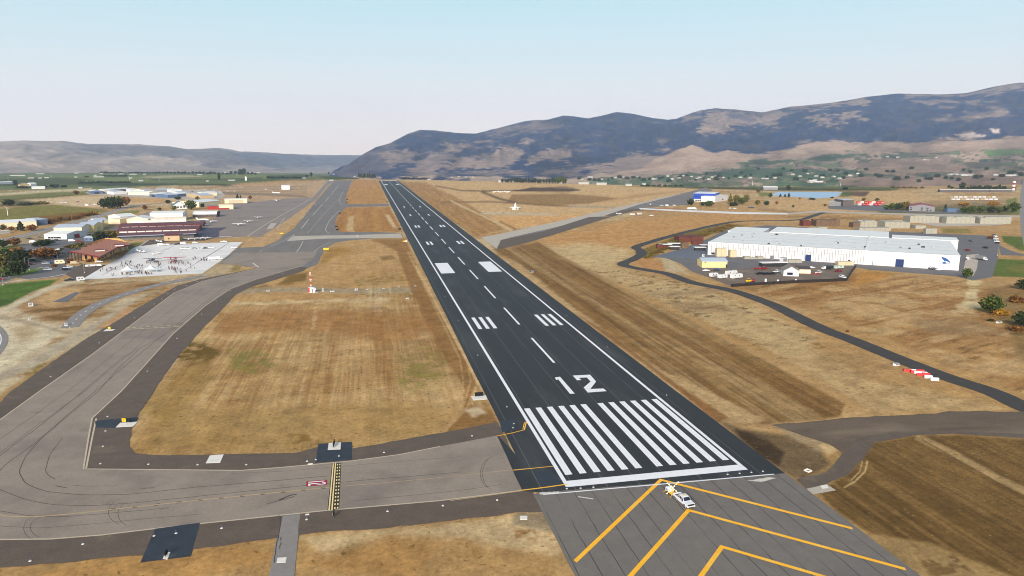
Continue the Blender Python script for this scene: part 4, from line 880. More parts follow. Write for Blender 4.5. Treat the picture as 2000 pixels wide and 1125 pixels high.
pave('lot_north', [PX((1616, 403), (1700, 398), (1732, 400), (1740, 410), (1880, 414), (1880, 418), (1700, 412), (1620, 408))], M_LOT, .036, .3, 5)
# left: road, car parks, yards
mk = MB()
ribbon(mk, smooth_line(PX((-200, 505), (-60, 483), (0, 470), (60, 457), (110, 443), (170, 429), (215, 415), (250, 404), (300, 398), (360, 394)), 2), 13, .026, M_ROAD)
for o in (-7.6, 7.6):
    P_ = smooth_line(PX((-200, 505), (-60, 483), (0, 470), (60, 457), (110, 443), (170, 429), (215, 415), (250, 404)), 2); ribbon(mk, [(x + o * .45, y - o * .9) for x, y in P_], 1.3, .030, M_CONC2)
tag(mk.build('road'), kind='structure')
pave('car_park', [PX((-80, 560), (-60, 500), (30, 482), (90, 470), (180, 455), (240, 448), (222, 470), (160, 486), (132, 500), (128, 520), (86, 524), (50, 534), (10, 550))], M_LOT, .022, .2, 5)
pave('car_park_south', [PX((30, 542), (70, 530), (88, 520), (130, 519), (160, 520), (120, 540), (60, 546))], M_LOT, .028, .1, 3)
pave('ramp_margin', [PX((146, 546), (128, 536), (160, 516), (215, 518), (200, 524), (159, 547))], M_SHLD, .034, .1, 3)
mk = MB()
ribbon(mk, smooth_line(PX((6, 553), (40, 547), (100, 541), (128, 535)), 2), 1.0, .05, M_CONC); ribbon(mk, smooth_line(PX((18, 541), (12, 538), (30, 532), (60, 527), (84, 522)), 2), .8, .05, M_CONC)
ribbon(mk, PX((236, 505), (262, 488), (284, 473), (290, 469)), 1.6, .05, M_CONC2)
tag(mk.build('kerbs'), kind='structure')
for P_ in ([(14, 540), (20, 534), (50, 527), (86, 523), (70, 532), (40, 539)], [(-40, 486), (30, 480), (46, 484), (0, 490), (-40, 492)], [(-60, 528), (20, 520), (46, 518), (30, 532), (-40, 540)]):
    pave('lawn', [PX(*P_)], mat('lawn grass', (92, 108, 38), .95, var=.2, scale=.3), .052, .2, 2)
pave('hangar_yard', [PX((212, 443), (300, 438), (396, 430), (430, 425), (440, 430), (400, 440), (300, 444), (222, 450))], M_APRON, .024, .3, 5)
pave('hangar_row_yard', [PX((165, 376), (300, 370), (430, 372), (440, 382), (420, 392), (330, 388), (280, 386), (176, 380))], M_CONC2, .024, .3, 5)
# reservoir
M_POND = mat('pale blue reservoir cover', (150, 178, 206), .35, var=.05, scale=.02, spec=.5)
pave('reservoir', [PX((1509, 382), (1510, 378), (1522, 374.5), (1645, 375.2), (1634, 384.5), (1601, 387.5))], M_POND, .05)
mk = MB(); ribbon(mk, PX((1509, 382), (1510, 378), (1522, 374.2), (1645, 374.8), (1634, 385), (1601, 388), (1509, 382)), 3.0, .06, M_CONC2); tag(mk.build('reservoir_bank'), kind='structure')
# white joint and paint splashes at the threshold
mk = MB(); ribbon(mk, [(-28.9, -2.35), (0, -3.0), (27.6, -3.55)], .42, .070, M_WHITE); ribbon(mk, densify([(-29.5, -1.9), (-25, -2.1)], .5, .25, 5, False), 1.0, .0595, M_WHITE2); ribbon(mk, [(-21.5, -4.9), (-18.5, -6.6)], .45, .060, M_WHITE2)
mk.sheet([densify([(19.5, -5.4), (25.5, -4.8), (27, -5.6), (22.5, -6.6)], .6, .15, 8)], .060, M_WHITE2)
tag(mk.build('threshold_joint_line'), kind='structure')

# ================================================================== THINGS: materials
def pm(name, c, r=.55, **k): return mat(name, c, r, **k)
W_WHITE = pm('white metal siding', (208, 208, 209), .5, var=.04, scale=.2); W_CREAM = pm('cream siding', (226, 210, 178), .6, var=.05, scale=.2)
W_YEL = pm('pale yellow siding', (222, 198, 138), .6, var=.05, scale=.2); W_TAN = pm('tan siding', (178, 156, 122), .65, var=.06, scale=.2)
W_GREY = pm('grey siding', (120, 120, 122), .6, var=.06, scale=.2); W_BLUE = pm('slate blue siding', (84, 102, 128), .55, var=.06, scale=.2); W_DK = pm('dark grey siding', (84, 78, 76), .6, var=.08, scale=.3)
R_WHITE = pm('white metal roof', (220, 219, 216), .45, var=.05, scale=.1); R_BG = pm('blue grey metal roof', (168, 178, 192), .45, var=.05, scale=.1); R_MAR = pm('maroon metal roof', (96, 40, 42), .5, var=.1, scale=.2)
R_RED = pm('dull red roof', (132, 52, 56), .5, var=.08, scale=.2); R_BROWN = pm('red brown shingles', (158, 104, 82), .8, var=.1, scale=.6); R_GREY = pm('grey shingles', (128, 118, 112), .8, var=.1, scale=.5)
R_TEAL = pm('teal metal roof', (34, 84, 104), .4, var=.06, scale=.3); R_DK = pm('dark roof', (70, 64, 68), .7, var=.1, scale=.3); B_BLUE = pm('bright blue metal', (14, 60, 150), .4, var=.06, scale=.2)
D_DARK = pm('dark door', (44, 44, 48), .5, var=.1, scale=1); D_BLUE = pm('navy blue door', (18, 44, 92), .5, var=.1, scale=1); D_TAN = pm('tan sliding door', (190, 176, 146), .6, var=.1, scale=1)
D_RED = pm('red door panel', (150, 40, 34), .5, var=.1, scale=1); D_WHITE = pm('white door', (210, 208, 204), .5, var=.06, scale=1)
GLASS = pm('dark window glass', (30, 38, 52), .12, var=.15, scale=1, spec=.6); METAL = pm('galvanised steel', (150, 152, 154), .4, metal=.6, var=.08, scale=1)
RUBBER = pm('tyre rubber', (26, 26, 28), .85, var=.15, scale=3); RIM = pm('wheel rim', (160, 162, 166), .35, metal=.6, var=.08, scale=3)
CARC = {k: pm(k + ' car paint', v, .3, var=.03, scale=1, spec=.5) for k, v in dict(white=(228, 230, 232), black=(28, 28, 32), silver=(160, 164, 170), red=(150, 28, 32), blue=(44, 70, 112), grey=(92, 94, 100), tan=(176, 158, 128), green=(50, 74, 62), orange=(206, 92, 34)).items()}
P_RED = pm('signal red paint', (196, 32, 30), .5, var=.06, scale=1); P_WHITE = pm('bright white paint', (234, 234, 234), .5, var=.04, scale=1); P_YEL = pm('sign yellow paint', (228, 180, 30), .5, var=.05, scale=1); P_BLK = pm('sign black paint', (20, 20, 22), .5, var=.1, scale=1)
BARK = pm('bark', (86, 70, 56), .9, var=.2, scale=3)
WOODBIN = pm('weathered wooden bins', (104, 84, 66), .85, var=.25, scale=.8); RBIN = pm('red brown wooden bins', (96, 52, 42), .85, var=.25, scale=.8); GBIN = pm('grey plastic bins', (152, 149, 136), .7, var=.12, scale=.6)
seams(WOODBIN, 2, 0.76, .09, (40, 32, 26), .8, wob=0, brk=0); seams(RBIN, 2, 0.76, .09, (36, 20, 18), .8, wob=0, brk=0); seams(GBIN, 2, 0.76, .07, (96, 94, 86), .8, wob=0, brk=0)
def leafm(name, c): return mat(name, c, .8, var=.3, scale=1.2, spec=.15)
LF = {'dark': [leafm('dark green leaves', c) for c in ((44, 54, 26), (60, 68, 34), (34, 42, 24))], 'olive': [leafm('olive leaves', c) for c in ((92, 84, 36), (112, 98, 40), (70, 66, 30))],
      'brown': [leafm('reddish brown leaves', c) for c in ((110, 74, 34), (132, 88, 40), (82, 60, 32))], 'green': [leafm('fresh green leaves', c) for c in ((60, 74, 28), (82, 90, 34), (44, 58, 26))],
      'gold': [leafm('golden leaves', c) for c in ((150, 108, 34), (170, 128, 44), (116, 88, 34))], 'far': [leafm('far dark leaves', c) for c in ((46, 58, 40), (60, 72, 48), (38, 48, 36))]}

# ------------------------------------------------------------------ trees
def crown_mesh(kind, shape, n, seed):
    rr = random.Random(seed); mb = MB(); L = LF[kind]
    for _ in range(n):
        while True:
            p = Vector((rr.uniform(-1, 1), rr.uniform(-1, 1), rr.uniform(-1, 1))); 
            if 0.25 < p.length < 1: break
        th = math.atan2(p.y, p.x); z = p.z
        lob = 1 + .22 * math.sin(3 * th + seed) + .14 * math.sin(5 * th + 2 * seed + 3 * z) + .1 * math.sin(7 * z + seed)
        if shape == 'round': q = Vector((p.x * lob, p.y * lob, p.z * .92)) * (0.78 + .22 * rr.random())
        elif shape == 'cone':
            h = (z + 1) / 2; k = (1 - h) ** .8 * (1 + .25 * math.sin(22 * h)) + .06; a = rr.uniform(.5, 1); q = Vector((math.cos(th) * k * a, math.sin(th) * k * a, z))
        elif shape == 'pole': k = (1 - abs(z) ** 2.4) * rr.uniform(.5, 1) * lob + .08; q = Vector((math.cos(th) * k, math.sin(th) * k, z))
        else: q = Vector((p.x * lob, p.y * lob, max(p.z, -.55) * (.8 + .3 * math.sin(4 * th + seed))))
        s = rr.uniform(.08, .2) * (420 / n) ** .25; u = Vector((rr.gauss(0, 1), rr.gauss(0, 1), rr.gauss(0, .8))).normalized(); v = u.orthogonal().normalized(); w_ = u.cross(v)
        m_ = L[0] if rr.random() < .5 else (L[1] if (z > 0) ^ (rr.random() < .3) else L[2])  # crown shading in the leaf colour: lighter copies mostly high, darker ones low
        mb.face([q + v * s, q + w_ * s * .8, q - v * s, q - w_ * s * .9], m_)
    return mb.mesh('crown')
def trunk_mesh(seed):
    rr = random.Random(seed); mb = MB(); mb.tube((0, 0, 0), (.03, .02, .75), .055, .03, BARK, 7)
    for k in range(5):
        a = rr.uniform(0, 6.3); z = rr.uniform(.35, .65); mb.tube((.02, .01, z), (.28 * math.cos(a), .28 * math.sin(a), z + rr.uniform(.12, .3)), .022, .008, BARK, 5)
    return mb.mesh('trunk')
CROWNS = {}; TRUNKS = [trunk_mesh(s) for s in (1, 2)]
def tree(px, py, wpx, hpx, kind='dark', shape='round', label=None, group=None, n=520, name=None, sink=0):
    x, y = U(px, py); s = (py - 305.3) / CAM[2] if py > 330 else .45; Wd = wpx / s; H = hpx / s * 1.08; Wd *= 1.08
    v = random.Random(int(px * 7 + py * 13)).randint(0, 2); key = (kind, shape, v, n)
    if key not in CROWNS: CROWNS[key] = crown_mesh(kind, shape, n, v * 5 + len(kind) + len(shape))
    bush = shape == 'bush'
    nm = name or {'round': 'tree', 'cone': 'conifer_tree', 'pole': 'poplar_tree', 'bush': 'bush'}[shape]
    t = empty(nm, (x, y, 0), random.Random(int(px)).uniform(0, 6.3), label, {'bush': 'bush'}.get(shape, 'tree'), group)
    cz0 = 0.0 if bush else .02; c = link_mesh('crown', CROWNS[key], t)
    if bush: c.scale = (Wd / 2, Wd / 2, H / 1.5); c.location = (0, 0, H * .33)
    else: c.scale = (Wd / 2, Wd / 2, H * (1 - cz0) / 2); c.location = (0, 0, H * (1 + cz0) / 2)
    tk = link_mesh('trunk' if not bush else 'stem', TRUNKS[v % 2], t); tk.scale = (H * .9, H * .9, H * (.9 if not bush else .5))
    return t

# ------------------------------------------------------------------ buildings
def building(name, label, p1, p2, depth, h, wm, rm, rise=0.0, ridge='x', cat='building', group=None, doors=(), windows=(), over=.35, z0=0, curved=False, parapet=False, side_doors=(), extra=None):
    a, b = (U(*p) if len(p) == 2 else p[:2] for p in (p1, p2)); Wd = math.hypot(b[0] - a[0], b[1] - a[1]); ang = math.atan2(b[1] - a[1], b[0] - a[0])
    if name in ('hangar', 'warehouse', 'barn') and cat == 'building' and p1[0] < 500: depth *= 1.5
    t = empty(name, ((a[0] + b[0]) / 2, (a[1] + b[1]) / 2, z0), ang, label, cat, group); X = Wd / 2; D = depth
    mb = MB()
    if ridge == 'y':
        prof = [(-X, 0), (X, 0), (X, h)] + ([(0, h + rise)] if rise else []) + [(-X, h)]
        if curved: prof = [(-X, 0), (X, 0)] + [(X * math.cos(q_), h + rise * math.sin(q_)) for q_ in np.linspace(0, math.pi, 11)]
        mb.extr(prof, 0, D, wm)
    else:
        prof = [(0, 0), (0, h)] + ([(D / 2, h + rise)] if rise else []) + [(D, h), (D, 0)]
        if curved: prof = [(0, 0)] + [(D / 2 - D / 2 * math.cos(q_), h + rise * math.sin(q_)) for q_ in np.linspace(0, math.pi, 11)] + [(D, 0)]
        n = len(prof); vs = [(-X, y_, z_) for y_, z_ in prof] + [(X, y_, z_) for y_, z_ in prof]
        mb.add(vs, [(i, n + i, n + (i + 1) % n, (i + 1) % n) for i in range(n)] + [tuple(range(n)), tuple(range(2 * n - 1, n - 1, -1))], wm)
    mb.build('wall', t)
    mb = MB(); T = .25; o = over
    if curved:
        qs = np.linspace(0, math.pi, 13)
        if ridge == 'y':
            up = [((X + .2) * math.cos(q_), h + .05 + (rise + .2) * math.sin(q_)) for q_ in qs]; dn = [(X * math.cos(q_) * 1.003, h + .03 + (rise + .05) * math.sin(q_)) for q_ in qs]
            mb.extr(up + dn[::-1], -o, D + o, rm)
        else:
            up = [(D / 2 - (D / 2 + .2) * math.cos(q_), h + .05 + (rise + .2) * math.sin(q_)) for q_ in qs]; dn = [(D / 2 - D / 2 * 1.003 * math.cos(q_), h + .03 + (rise + .05) * math.sin(q_)) for q_ in qs]
            P_ = up + dn[::-1]; n = len(P_); vs = [(-X - o, y_, z_) for y_, z_ in P_] + [(X + o, y_, z_) for y_, z_ in P_]
            mb.add(vs, [(i, n + i, n + (i + 1) % n, (i + 1) % n) for i in range(n)] + [tuple(range(n)), tuple(range(2 * n - 1, n - 1, -1))], rm)
    elif rise:
        if ridge == 'y':
            k = rise / X; P_ = [(-X - o, h - k * o + .04), (0, h + rise + .04), (X + o, h - k * o + .04), (X + o, h - k * o + .04 + T), (0, h + rise + .04 + T), (-X - o, h - k * o + .04 + T)]
            mb.extr(P_, -o, D + o, rm)
        else:
            k = rise / (D / 2); P_ = [(-o, h - k * o + .04), (D / 2, h + rise + .04), (D + o, h - k * o + .04), (D + o, h - k * o + .04 + T), (D / 2, h + rise + .04 + T), (-o, h - k * o + .04 + T)]
            n = 6; vs = [(-X - o, y_, z_) for y_, z_ in P_] + [(X + o, y_, z_) for y_, z_ in P_]
            mb.add(vs, [(i, n + i, n + (i + 1) % n, (i + 1) % n) for i in range(n)] + [tuple(range(n)), tuple(range(2 * n - 1, n - 1, -1))], rm)
    else:
        mb.box((0, D / 2, h + .16), (Wd + 2 * o, D + 2 * o, .3), rm)
    mb.build('roof', t)
    for d in doors:          # (fraction along the front, width, height, material)
        mb = MB(); mb.box((-X + d[0] * Wd, -.05, d[2] / 2 + .02), (d[1], .14, d[2]), d[3]); mb.box((-X + d[0] * Wd, -.09, d[2] + .1), (d[1] + .3, .2, .16), METAL); mb.build('door', t)
    for d in side_doors:     # on the right-hand end wall
        mb = MB(); mb.box((X + .05, d[0] * D, d[2] / 2 + .02), (.14, d[1], d[2]), d[3]); mb.build('door', t)
    for d in windows:        # (fraction, z centre, width, height)
        mb = MB(); mb.box((-X + d[0] * Wd, -.04, d[1]), (d[2], .1, d[3]), GLASS); wi = mb.build('window', t)
    if extra: extra(t, X, D, h)
    return t

# ------------------------------------------------------------------ vehicles
def wheel_meshes(r=.34, w=.24):
    mb = MB(); mb.tube((0, -w / 2, 0), (0, w / 2, 0), r, r, RUBBER, 14); ty = mb.mesh('wheel')
    mb = MB(); mb.tube((0, -w / 2 - .012, 0), (0, w / 2 + .012, 0), r * .58, r * .58, RIM, 12); return ty, mb.mesh('rim')
WH = wheel_meshes(); WHB = wheel_meshes(.5, .34)
def add_wheels(t, xs, y, r=.34, W_=WH):
    for x in xs:
        for s in (-1, 1):
            o = link_mesh('wheel', W_[0], t, (x, s * y, r)); link_mesh('rim', W_[1], o)
CARM = {}
def car_proto(kind, col):
    P = CARC[col]; mb = MB(); L, Wd = {'car': (4.6, 1.8), 'suv': (4.8, 1.9), 'pickup': (5.6, 1.95), 'van': (5.6, 2.0)}[kind]; X = L / 2; Y = Wd / 2
    def loft(secs, M, mb, tw=.82):
        for (x0, z0, x1, z1, w0, w1) in secs: pass
    if kind == 'car': body = [(-X, .35), (-X, .85), (-X + .7, .98), (X - 1.3, .95), (X - .1, .78), (X, .35)]; cab = [(-X + .5, .96), (-X + 1.2, 1.42), (X - 2.0, 1.44), (X - 1.2, .94)]
    elif kind == 'suv': body = [(-X, .4), (-X, 1.0), (X - 1.2, 1.02), (X - .1, .9), (X, .4)]; cab = [(-X + .08, 1.0), (-X + .3, 1.7), (X - 1.9, 1.72), (X - 1.1, 1.0)]
    elif kind == 'van': body = [(-X, .4), (-X, 1.2), (X - .9, 1.2), (X - .1, .95), (X, .4)]; cab = [(-X + .03, 1.2), (-X + .1, 2.25), (X - 1.5, 2.25), (X - .7, 1.2)]
    else: body = [(-X, .5), (-X, 1.0), (X - 1.3, 1.05), (X - .1, .95), (X, .5)]; cab = [(-.55, 1.04), (-.35, 1.75), (X - 2.1, 1.76), (X - 1.3, 1.04)]
    for pr, tw, M in ((body, 1.0, P),):
        mb.extr(pr, -Y, Y, M)
    n = len(cab); k = .86
    def ring(y, s): return [(x_, y * (1.0 if i in (0, 3) else k), z_) for i, (x_, z_) in enumerate(cab)]
    vs = ring(-Y + .02, 0) + ring(Y - .02, 0); mb.add(vs, [(0, 1, 5, 4), (1, 2, 6, 5), (2, 3, 7, 6), (3, 2, 1, 0), (4, 5, 6, 7)], P)
    if kind == 'pickup': mb.box((-X + 1.15, 0, 1.03), (2.0, Wd - .3, .05), P_BLK)
    for s in (-1, 1): mb.box((X - .02, s * Y * .7, .75), (.06, .36, .16), P_WHITE)
    body_me = mb.mesh('body')
    g = MB(); off = .015
    (xa, za), (xb, zb), (xc, zc), (xd, zd) = cab; yb = Y - .02
    def lerp(p, q_, t): return tuple(p[i] + (q_[i] - p[i]) * t for i in range(3))
    fr = [(xd + off, -yb * .92, zd + .05), (xd + off, yb * .92, zd + .05), (xc + off, yb * k * .9, zc - .06), (xc + off, -yb * k * .9, zc - .06)]; g.face([(p[0] + .012, p[1], p[2] + .012) for p in fr], GLASS)
    if kind in ('car', 'suv', 'pickup'): g.face([(xa - .01, yb * .9, za + .08), (xa - .01, -yb * .9, za + .08), (xb - .02, -yb * k * .88, zb - .06), (xb - .02, yb * k * .88, zb - .06)], GLASS)
    x0 = xd - 1.2 if kind == 'van' else xa
    for s in (-1, 1):
        lo = yb + .012; hi = yb * k + .03
        q_ = [(x0 + .2, s * (lo - .1), za + .1), (xd - .25, s * (lo - .1), zd + .1), (xc - .06, s * (hi + .005), zc - .1), (max(xb, x0) + .1, s * (hi + .005), zb - .1)]
        q_ = [(p[0], s * (abs(p[1]) + .0), p[2]) for p in q_]
        def yy(z_): f = (z_ - za) / (zb - za); return yb * (1 - f) + yb * k * f + .012
        q_ = [(p[0], s * yy(p[2]), p[2]) for p in q_]
        g.face(q_ if s > 0 else q_[::-1], GLASS)
    return body_me, g.mesh('windows'), L, Y
def vehicle(px, py, ang, kind='car', col='white', label='', group=None, trans=None):
    """ang: heading in degrees measured from the runway direction, clockwise"""
    key = (kind, col)
    if key not in CARM: CARM[key] = car_proto(*key)
    b, g, L, Y = CARM[key]; x, y = U(px, py)
    nm = {'car': 'parked_car', 'suv': 'parked_suv', 'pickup': 'pickup_truck', 'van': 'parked_van'}[kind]
    t = empty(nm, (x, y, 0.07), math.pi / 2 - R(ang), label, {'car': 'car', 'suv': 'car', 'pickup': 'pickup truck', 'van': 'van'}[kind], group)
    link_mesh('body', b, t); link_mesh('windows', g, t); add_wheels(t, (-L * .3, L * .31), Y - .1)
    return t
def box_truck(px, py, ang, label, group=None, box=W_WHITE, L=7.5, H=3.2, cabc='white', name='box_truck', cat='truck'):
    x, y = U(px, py); t = empty(name, (x, y, .07), math.pi / 2 - R(ang), label, cat, group); X = L / 2
    mb = MB(); mb.box((-.9, 0, H / 2 + .55), (L - 2, 2.4, H - .9), box); mb.build('cargo_box', t)
    mb = MB(); mb.extr([(X - 1.8, .5), (X - 1.8, 2.3), (X - .9, 2.35), (X - .55, 1.5), (X, 1.35), (X, .5)], -1.05, 1.05, CARC[cabc]); mb.box((0, 0, .6), (L - .6, 1.0, .25), D_DARK); mb.build('cab', t)
    mb = MB(); mb.face([(X - .53, -.95, 1.55), (X - .53, .95, 1.55), (X - .88, .9, 2.28), (X - .88, -.9, 2.28)], GLASS); mb.build('windscreen', t)
    add_wheels(t, (-X + 1.6, X - 1.1), 1.0, .5, WHB); return t
def trailer(px, py, ang, label, M=W_WHITE, L=6, H=2.6, Wd=2.3, group=None, name='travel_trailer', cat='trailer', stripe=None):
    x, y = U(px, py); t = empty(name, (x, y, .07), math.pi / 2 - R(ang), label, cat, group); X = L / 2
    mb = MB(); mb.extr([(-X, .5), (-X, H - .15), (-X + .2, H), (X - .7, H), (X, H * .62), (X, .5)], -Wd / 2, Wd / 2, M)
    if stripe: mb.box((0, 0, H * .42), (L * .96, Wd + .03, .25), stripe)
    mb.build('body', t)
    mb = MB()
    for s in (-1, 1):
        for k in (-.25, .15): mb.box((L * k, s * (Wd / 2 + .01), H * .68), (.9, .04, .45), GLASS)
    mb.box((0, 0, H + .12), (.8, .7, .22), W_GREY); mb.build('windows', t)
    mb = MB(); mb.tube((X - .1, -.5, .5), (X + 1.2, 0, .45), .05, .05, D_DARK, 6); mb.tube((X - .1, .5, .5), (X + 1.2, 0, .45), .05, .05, D_DARK, 6); mb.build('tow_bar', t)
    add_wheels(t, (-.3,), Wd / 2 - .1); return t
AIR = {}
def aircraft(px, py, ang, label, s=1.0, group=None, wing=P_WHITE, body=P_WHITE, jet=False):
    key = (wing.name, body.name, jet); x, y = U(px, py)
    if key not in AIR:
        F = MB(); n = 10; st = [(-4.2, .12, 1.35), (-3, .28, 1.3), (-1.2, .52, 1.25), (.4, .6, 1.25), (1.8, .52, 1.2), (2.6, .4, 1.15), (3.1, .12, 1.12)] if not jet else [(-7, .2, 2.1), (-5, .6, 1.9), (-2, .85, 1.8), (3, .85, 1.8), (5.4, .7, 1.75), (6.8, .3, 1.55), (7.3, .06, 1.5)]
        vs = []; 
        for x_, r_, z_ in st: vs += [(x_, r_ * math.cos(2 * math.pi * i / n), z_ + r_ * 1.15 * math.sin(2 * math.pi * i / n)) for i in range(n)]
        fs = [(k * n + i, k * n + (i + 1) % n, (k + 1) * n + (i + 1) % n, (k + 1) * n + i) for k in range(len(st) - 1) for i in range(n)] + [tuple(range(n - 1, -1, -1)), tuple(range((len(st) - 1) * n, len(st) * n))]
        F.add([(a, -b, c) for a, b, c in vs], fs, body, True)
        Wg = MB(); T = MB(); G_ = MB(); L = MB()
        if not jet:
            for sx in (-1, 1): Wg.add([(.9, 0, 1.95), (-.7, 0, 1.95), (-.55, sx * 5.5, 2.05), (.7, sx * 5.5, 2.05), (.9, 0, 2.1), (-.7, 0, 2.08), (-.55, sx * 5.5, 2.12), (.7, sx * 5.5, 2.13)], [(0, 1, 2, 3)[::sx], (7, 6, 5, 4)[::sx], (0, 3, 7, 4), (1, 5, 6, 2), (2, 6, 7, 3)], wing)
            T.box((-3.9, 0, 1.45), (.8, 3.4, .09), wing); T.add([(-3.3, -.04, 1.5), (-4.4, -.04, 1.5), (-4.6, -.04, 2.8), (-4.0, -.04, 2.8), (-3.3, .04, 1.5), (-4.4, .04, 1.5), (-4.6, .04, 2.8), (-4.0, .04, 2.8)], [(0, 3, 2, 1), (4, 5, 6, 7), (0, 4, 7, 3), (1, 2, 6, 5), (3, 7, 6, 2)], wing)
            G_.box((.9, 0, 1.72), (1.3, 1.06, .4), GLASS, 0, (.8, .9)); pts = ((2.2, 0), (-.2, .95), (-.2, -.95)); top = 1.0
        else:
            for sx in (-1, 1): Wg.add([(1.5, 0, 1.2), (-1.2, 0, 1.2), (-2.2, sx * 7.2, 1.5), (-1.2, sx * 7.2, 1.5), (1.5, 0, 1.4), (-1.2, 0, 1.35), (-2.2, sx * 7.2, 1.58), (-1.2, sx * 7.2, 1.6)], [(0, 1, 2, 3)[::sx], (7, 6, 5, 4)[::sx], (0, 3, 7, 4), (1, 5, 6, 2), (2, 6, 7, 3)], wing); Wg.tube((-4.8, sx * 1.35, 2.1), (-2.4, sx * 1.35, 2.1), .4, .48, wing, 10)
            T.box((-7.2, 0, 4.4), (1.0, 5, .12), wing); T.add([(-5, -.06, 2.4), (-7, -.06, 2.2), (-7.8, -.06, 4.4), (-6.7, -.06, 4.4), (-5, .06, 2.4), (-7, .06, 2.2), (-7.8, .06, 4.4), (-6.7, .06, 4.4)], [(0, 3, 2, 1), (4, 5, 6, 7), (0, 4, 7, 3), (1, 2, 6, 5), (3, 7, 6, 2)], wing)
            G_.box((5.2, 0, 2.15), (1.2, 1.25, .35), GLASS, 0, (.7, .8)); pts = ((5, 0), (-1, 1.4), (-1, -1.4)); top = 1.3
        for a, b in pts: L.tube((a, b * .6, top), (a, b, .25), .04, .04, METAL, 5); L.tube((a, b - .07, .22), (a, b + .07, .22), .22, .22, RUBBER, 10)
        AIR[key] = [m_.mesh(nm) for m_, nm in ((F, 'fuselage'), (Wg, 'wing'), (T, 'tail'), (G_, 'canopy'), (L, 'landing_gear'))]
    t = empty('parked_jet' if jet else 'light_aircraft', (x, y, .07), math.pi / 2 - R(ang), label, 'aircraft', group); t.scale = (s, s, s)
    for me in AIR[key]: link_mesh(me.name.split('.')[0], me, t)
    return t

# ================================================================== THE PICKUP AND THE LIGHTED X
A_ = U(1320, 972); B_ = U(1345.5, 993)
hd = math.atan2(B_[1] - A_[1], B_[0] - A_[0])
TC = U(1335, 983)
t = empty('pickup_truck', (TC[0], TC[1], .055), hd, 'white crew cab pickup parked on the yellow chevrons below the threshold bar', 'pickup truck')
PWT = pm('glossy white truck paint', (214, 217, 222), .25, var=.02, scale=1, spec=.6)
mb = MB(); Y = .98
mb.extr([(-2.85, .62), (-2.85, 1.12), (-.9, 1.14), (-.9, .5), (-.6, .45), (1.5, .45), (1.5, 1.16), (-.95, 1.14)][:0] or [(-2.85, .6), (-2.85, .7), (-.9, .7), (-.9, .5), (1.45, .48), (2.72, .55), (2.85, .62), (2.85, .9), (2.7, 1.1), (1.35, 1.2), (-.9, 1.18), (-.9, .72), (-2.85, .72)], -Y, Y, PWT)
for s in (-1, 1): mb.box((-1.87, s * (Y - .06), .93), (1.95, .12, .46), PWT)
mb.box((-2.8, 0, .93), (.1, 1.9, .46), PWT); mb.box((-.93, 0, .95), (.08, 1.9, .5), PWT)
for x_ in (-1.85, 1.85):
    for s in (-1, 1): mb.tube((x_, s * (Y - .03), .45), (x_, s * (Y + .035), .45), .5, .5, PWT, 16)
mb.build('body', t)
mb = MB(); cab = [(-.9, 1.17), (-.78, 1.82), (-.6, 1.88), (.55, 1.88), (.75, 1.83), (1.45, 1.19)]
vs = []
for s in (-1, 1): vs += [(x_, s * (Y - .03) * (1 if i in (0, 5) else .84), z_) for i, (x_, z_) in enumerate(cab)]
mb.add(vs, [(i, i + 1, i + 7, i + 6) for i in range(5)] + [tuple(range(5, -1, -1)), tuple(range(6, 12))], PWT); cabo = mb.build('cab', t)
mb = MB(); mb.face([(1.43, -.84, 1.25), (1.43, .84, 1.25), (.83, .72, 1.8), (.83, -.72, 1.8)], GLASS); mb.build('windscreen', t).location = (.03, 0, .03)
def ycab(z): f = (z - 1.17) / .65; return (Y - .03) * (1 - .16 * min(f, 1)) + .012
for s in (-1, 1):
    for x0, x1, x2, x3 in ((.45, 1.22, .72, .45), (-.28, .38, .38, -.28), (-.78, -.36, -.36, -.7)):
        mb = MB(); P_ = [(x0, s * ycab(1.26), 1.26), (x1, s * ycab(1.26), 1.26), (x2, s * ycab(1.76), 1.76), (x3, s * ycab(1.76), 1.76)]; mb.face(P_ if s > 0 else P_[::-1], GLASS); mb.build('side_window', t)
    mb = MB(); mb.box((1.12, s * 1.1, 1.32), (.14, .24, .26), P_BLK); mb.build('wing_mirror', t)
    mb = MB(); mb.box((2.8, s * .74, .92), (.16, .4, .2), METAL); mb.build('headlight', t)
mb = MB(); mb.box((2.83, 0, .93), (.16, 1.5, .3), P_BLK); mb.build('grille', t)
mb = MB(); mb.box((2.86, 0, .62), (.24, 1.96, .22), PWT); mb.box((2.97, 0, .5), (.06, 1.3, .12), P_BLK); mb.build('front_bumper', t)
mb = MB(); mb.box((-1.87, 0, .76), (1.9, 1.8, .06), P_BLK); mb.build('load_bed', t)
mb = MB(); mb.box((-1.2, 0, 1.22), (.5, 1.7, .34), METAL); mb.build('tool_box', t)
mb = MB(); mb.box((.1, 0, 1.95), (.3, .5, .1), P_YEL); mb.tube((.5, .3, 1.88), (.5, .3, 2.3), .012, .008, P_BLK, 5); mb.build('beacon', t)
for x_ in (-1.85, 1.85):
    for s in (-1, 1):
        mb = MB(); mb.tube((0, -.14, 0), (0, .14, 0), .41, .41, RUBBER, 18); wo_ = mb.build('wheel', t, (x_, s * (Y - .08), .41))
        mb = MB(); mb.tube((0, -.15, 0), (0, .15, 0), .25, .25, RIM, 14); mb.tube((0, -.155, 0), (0, .155, 0), .07, .07, D_DARK, 8); mb.build('rim', wo_)
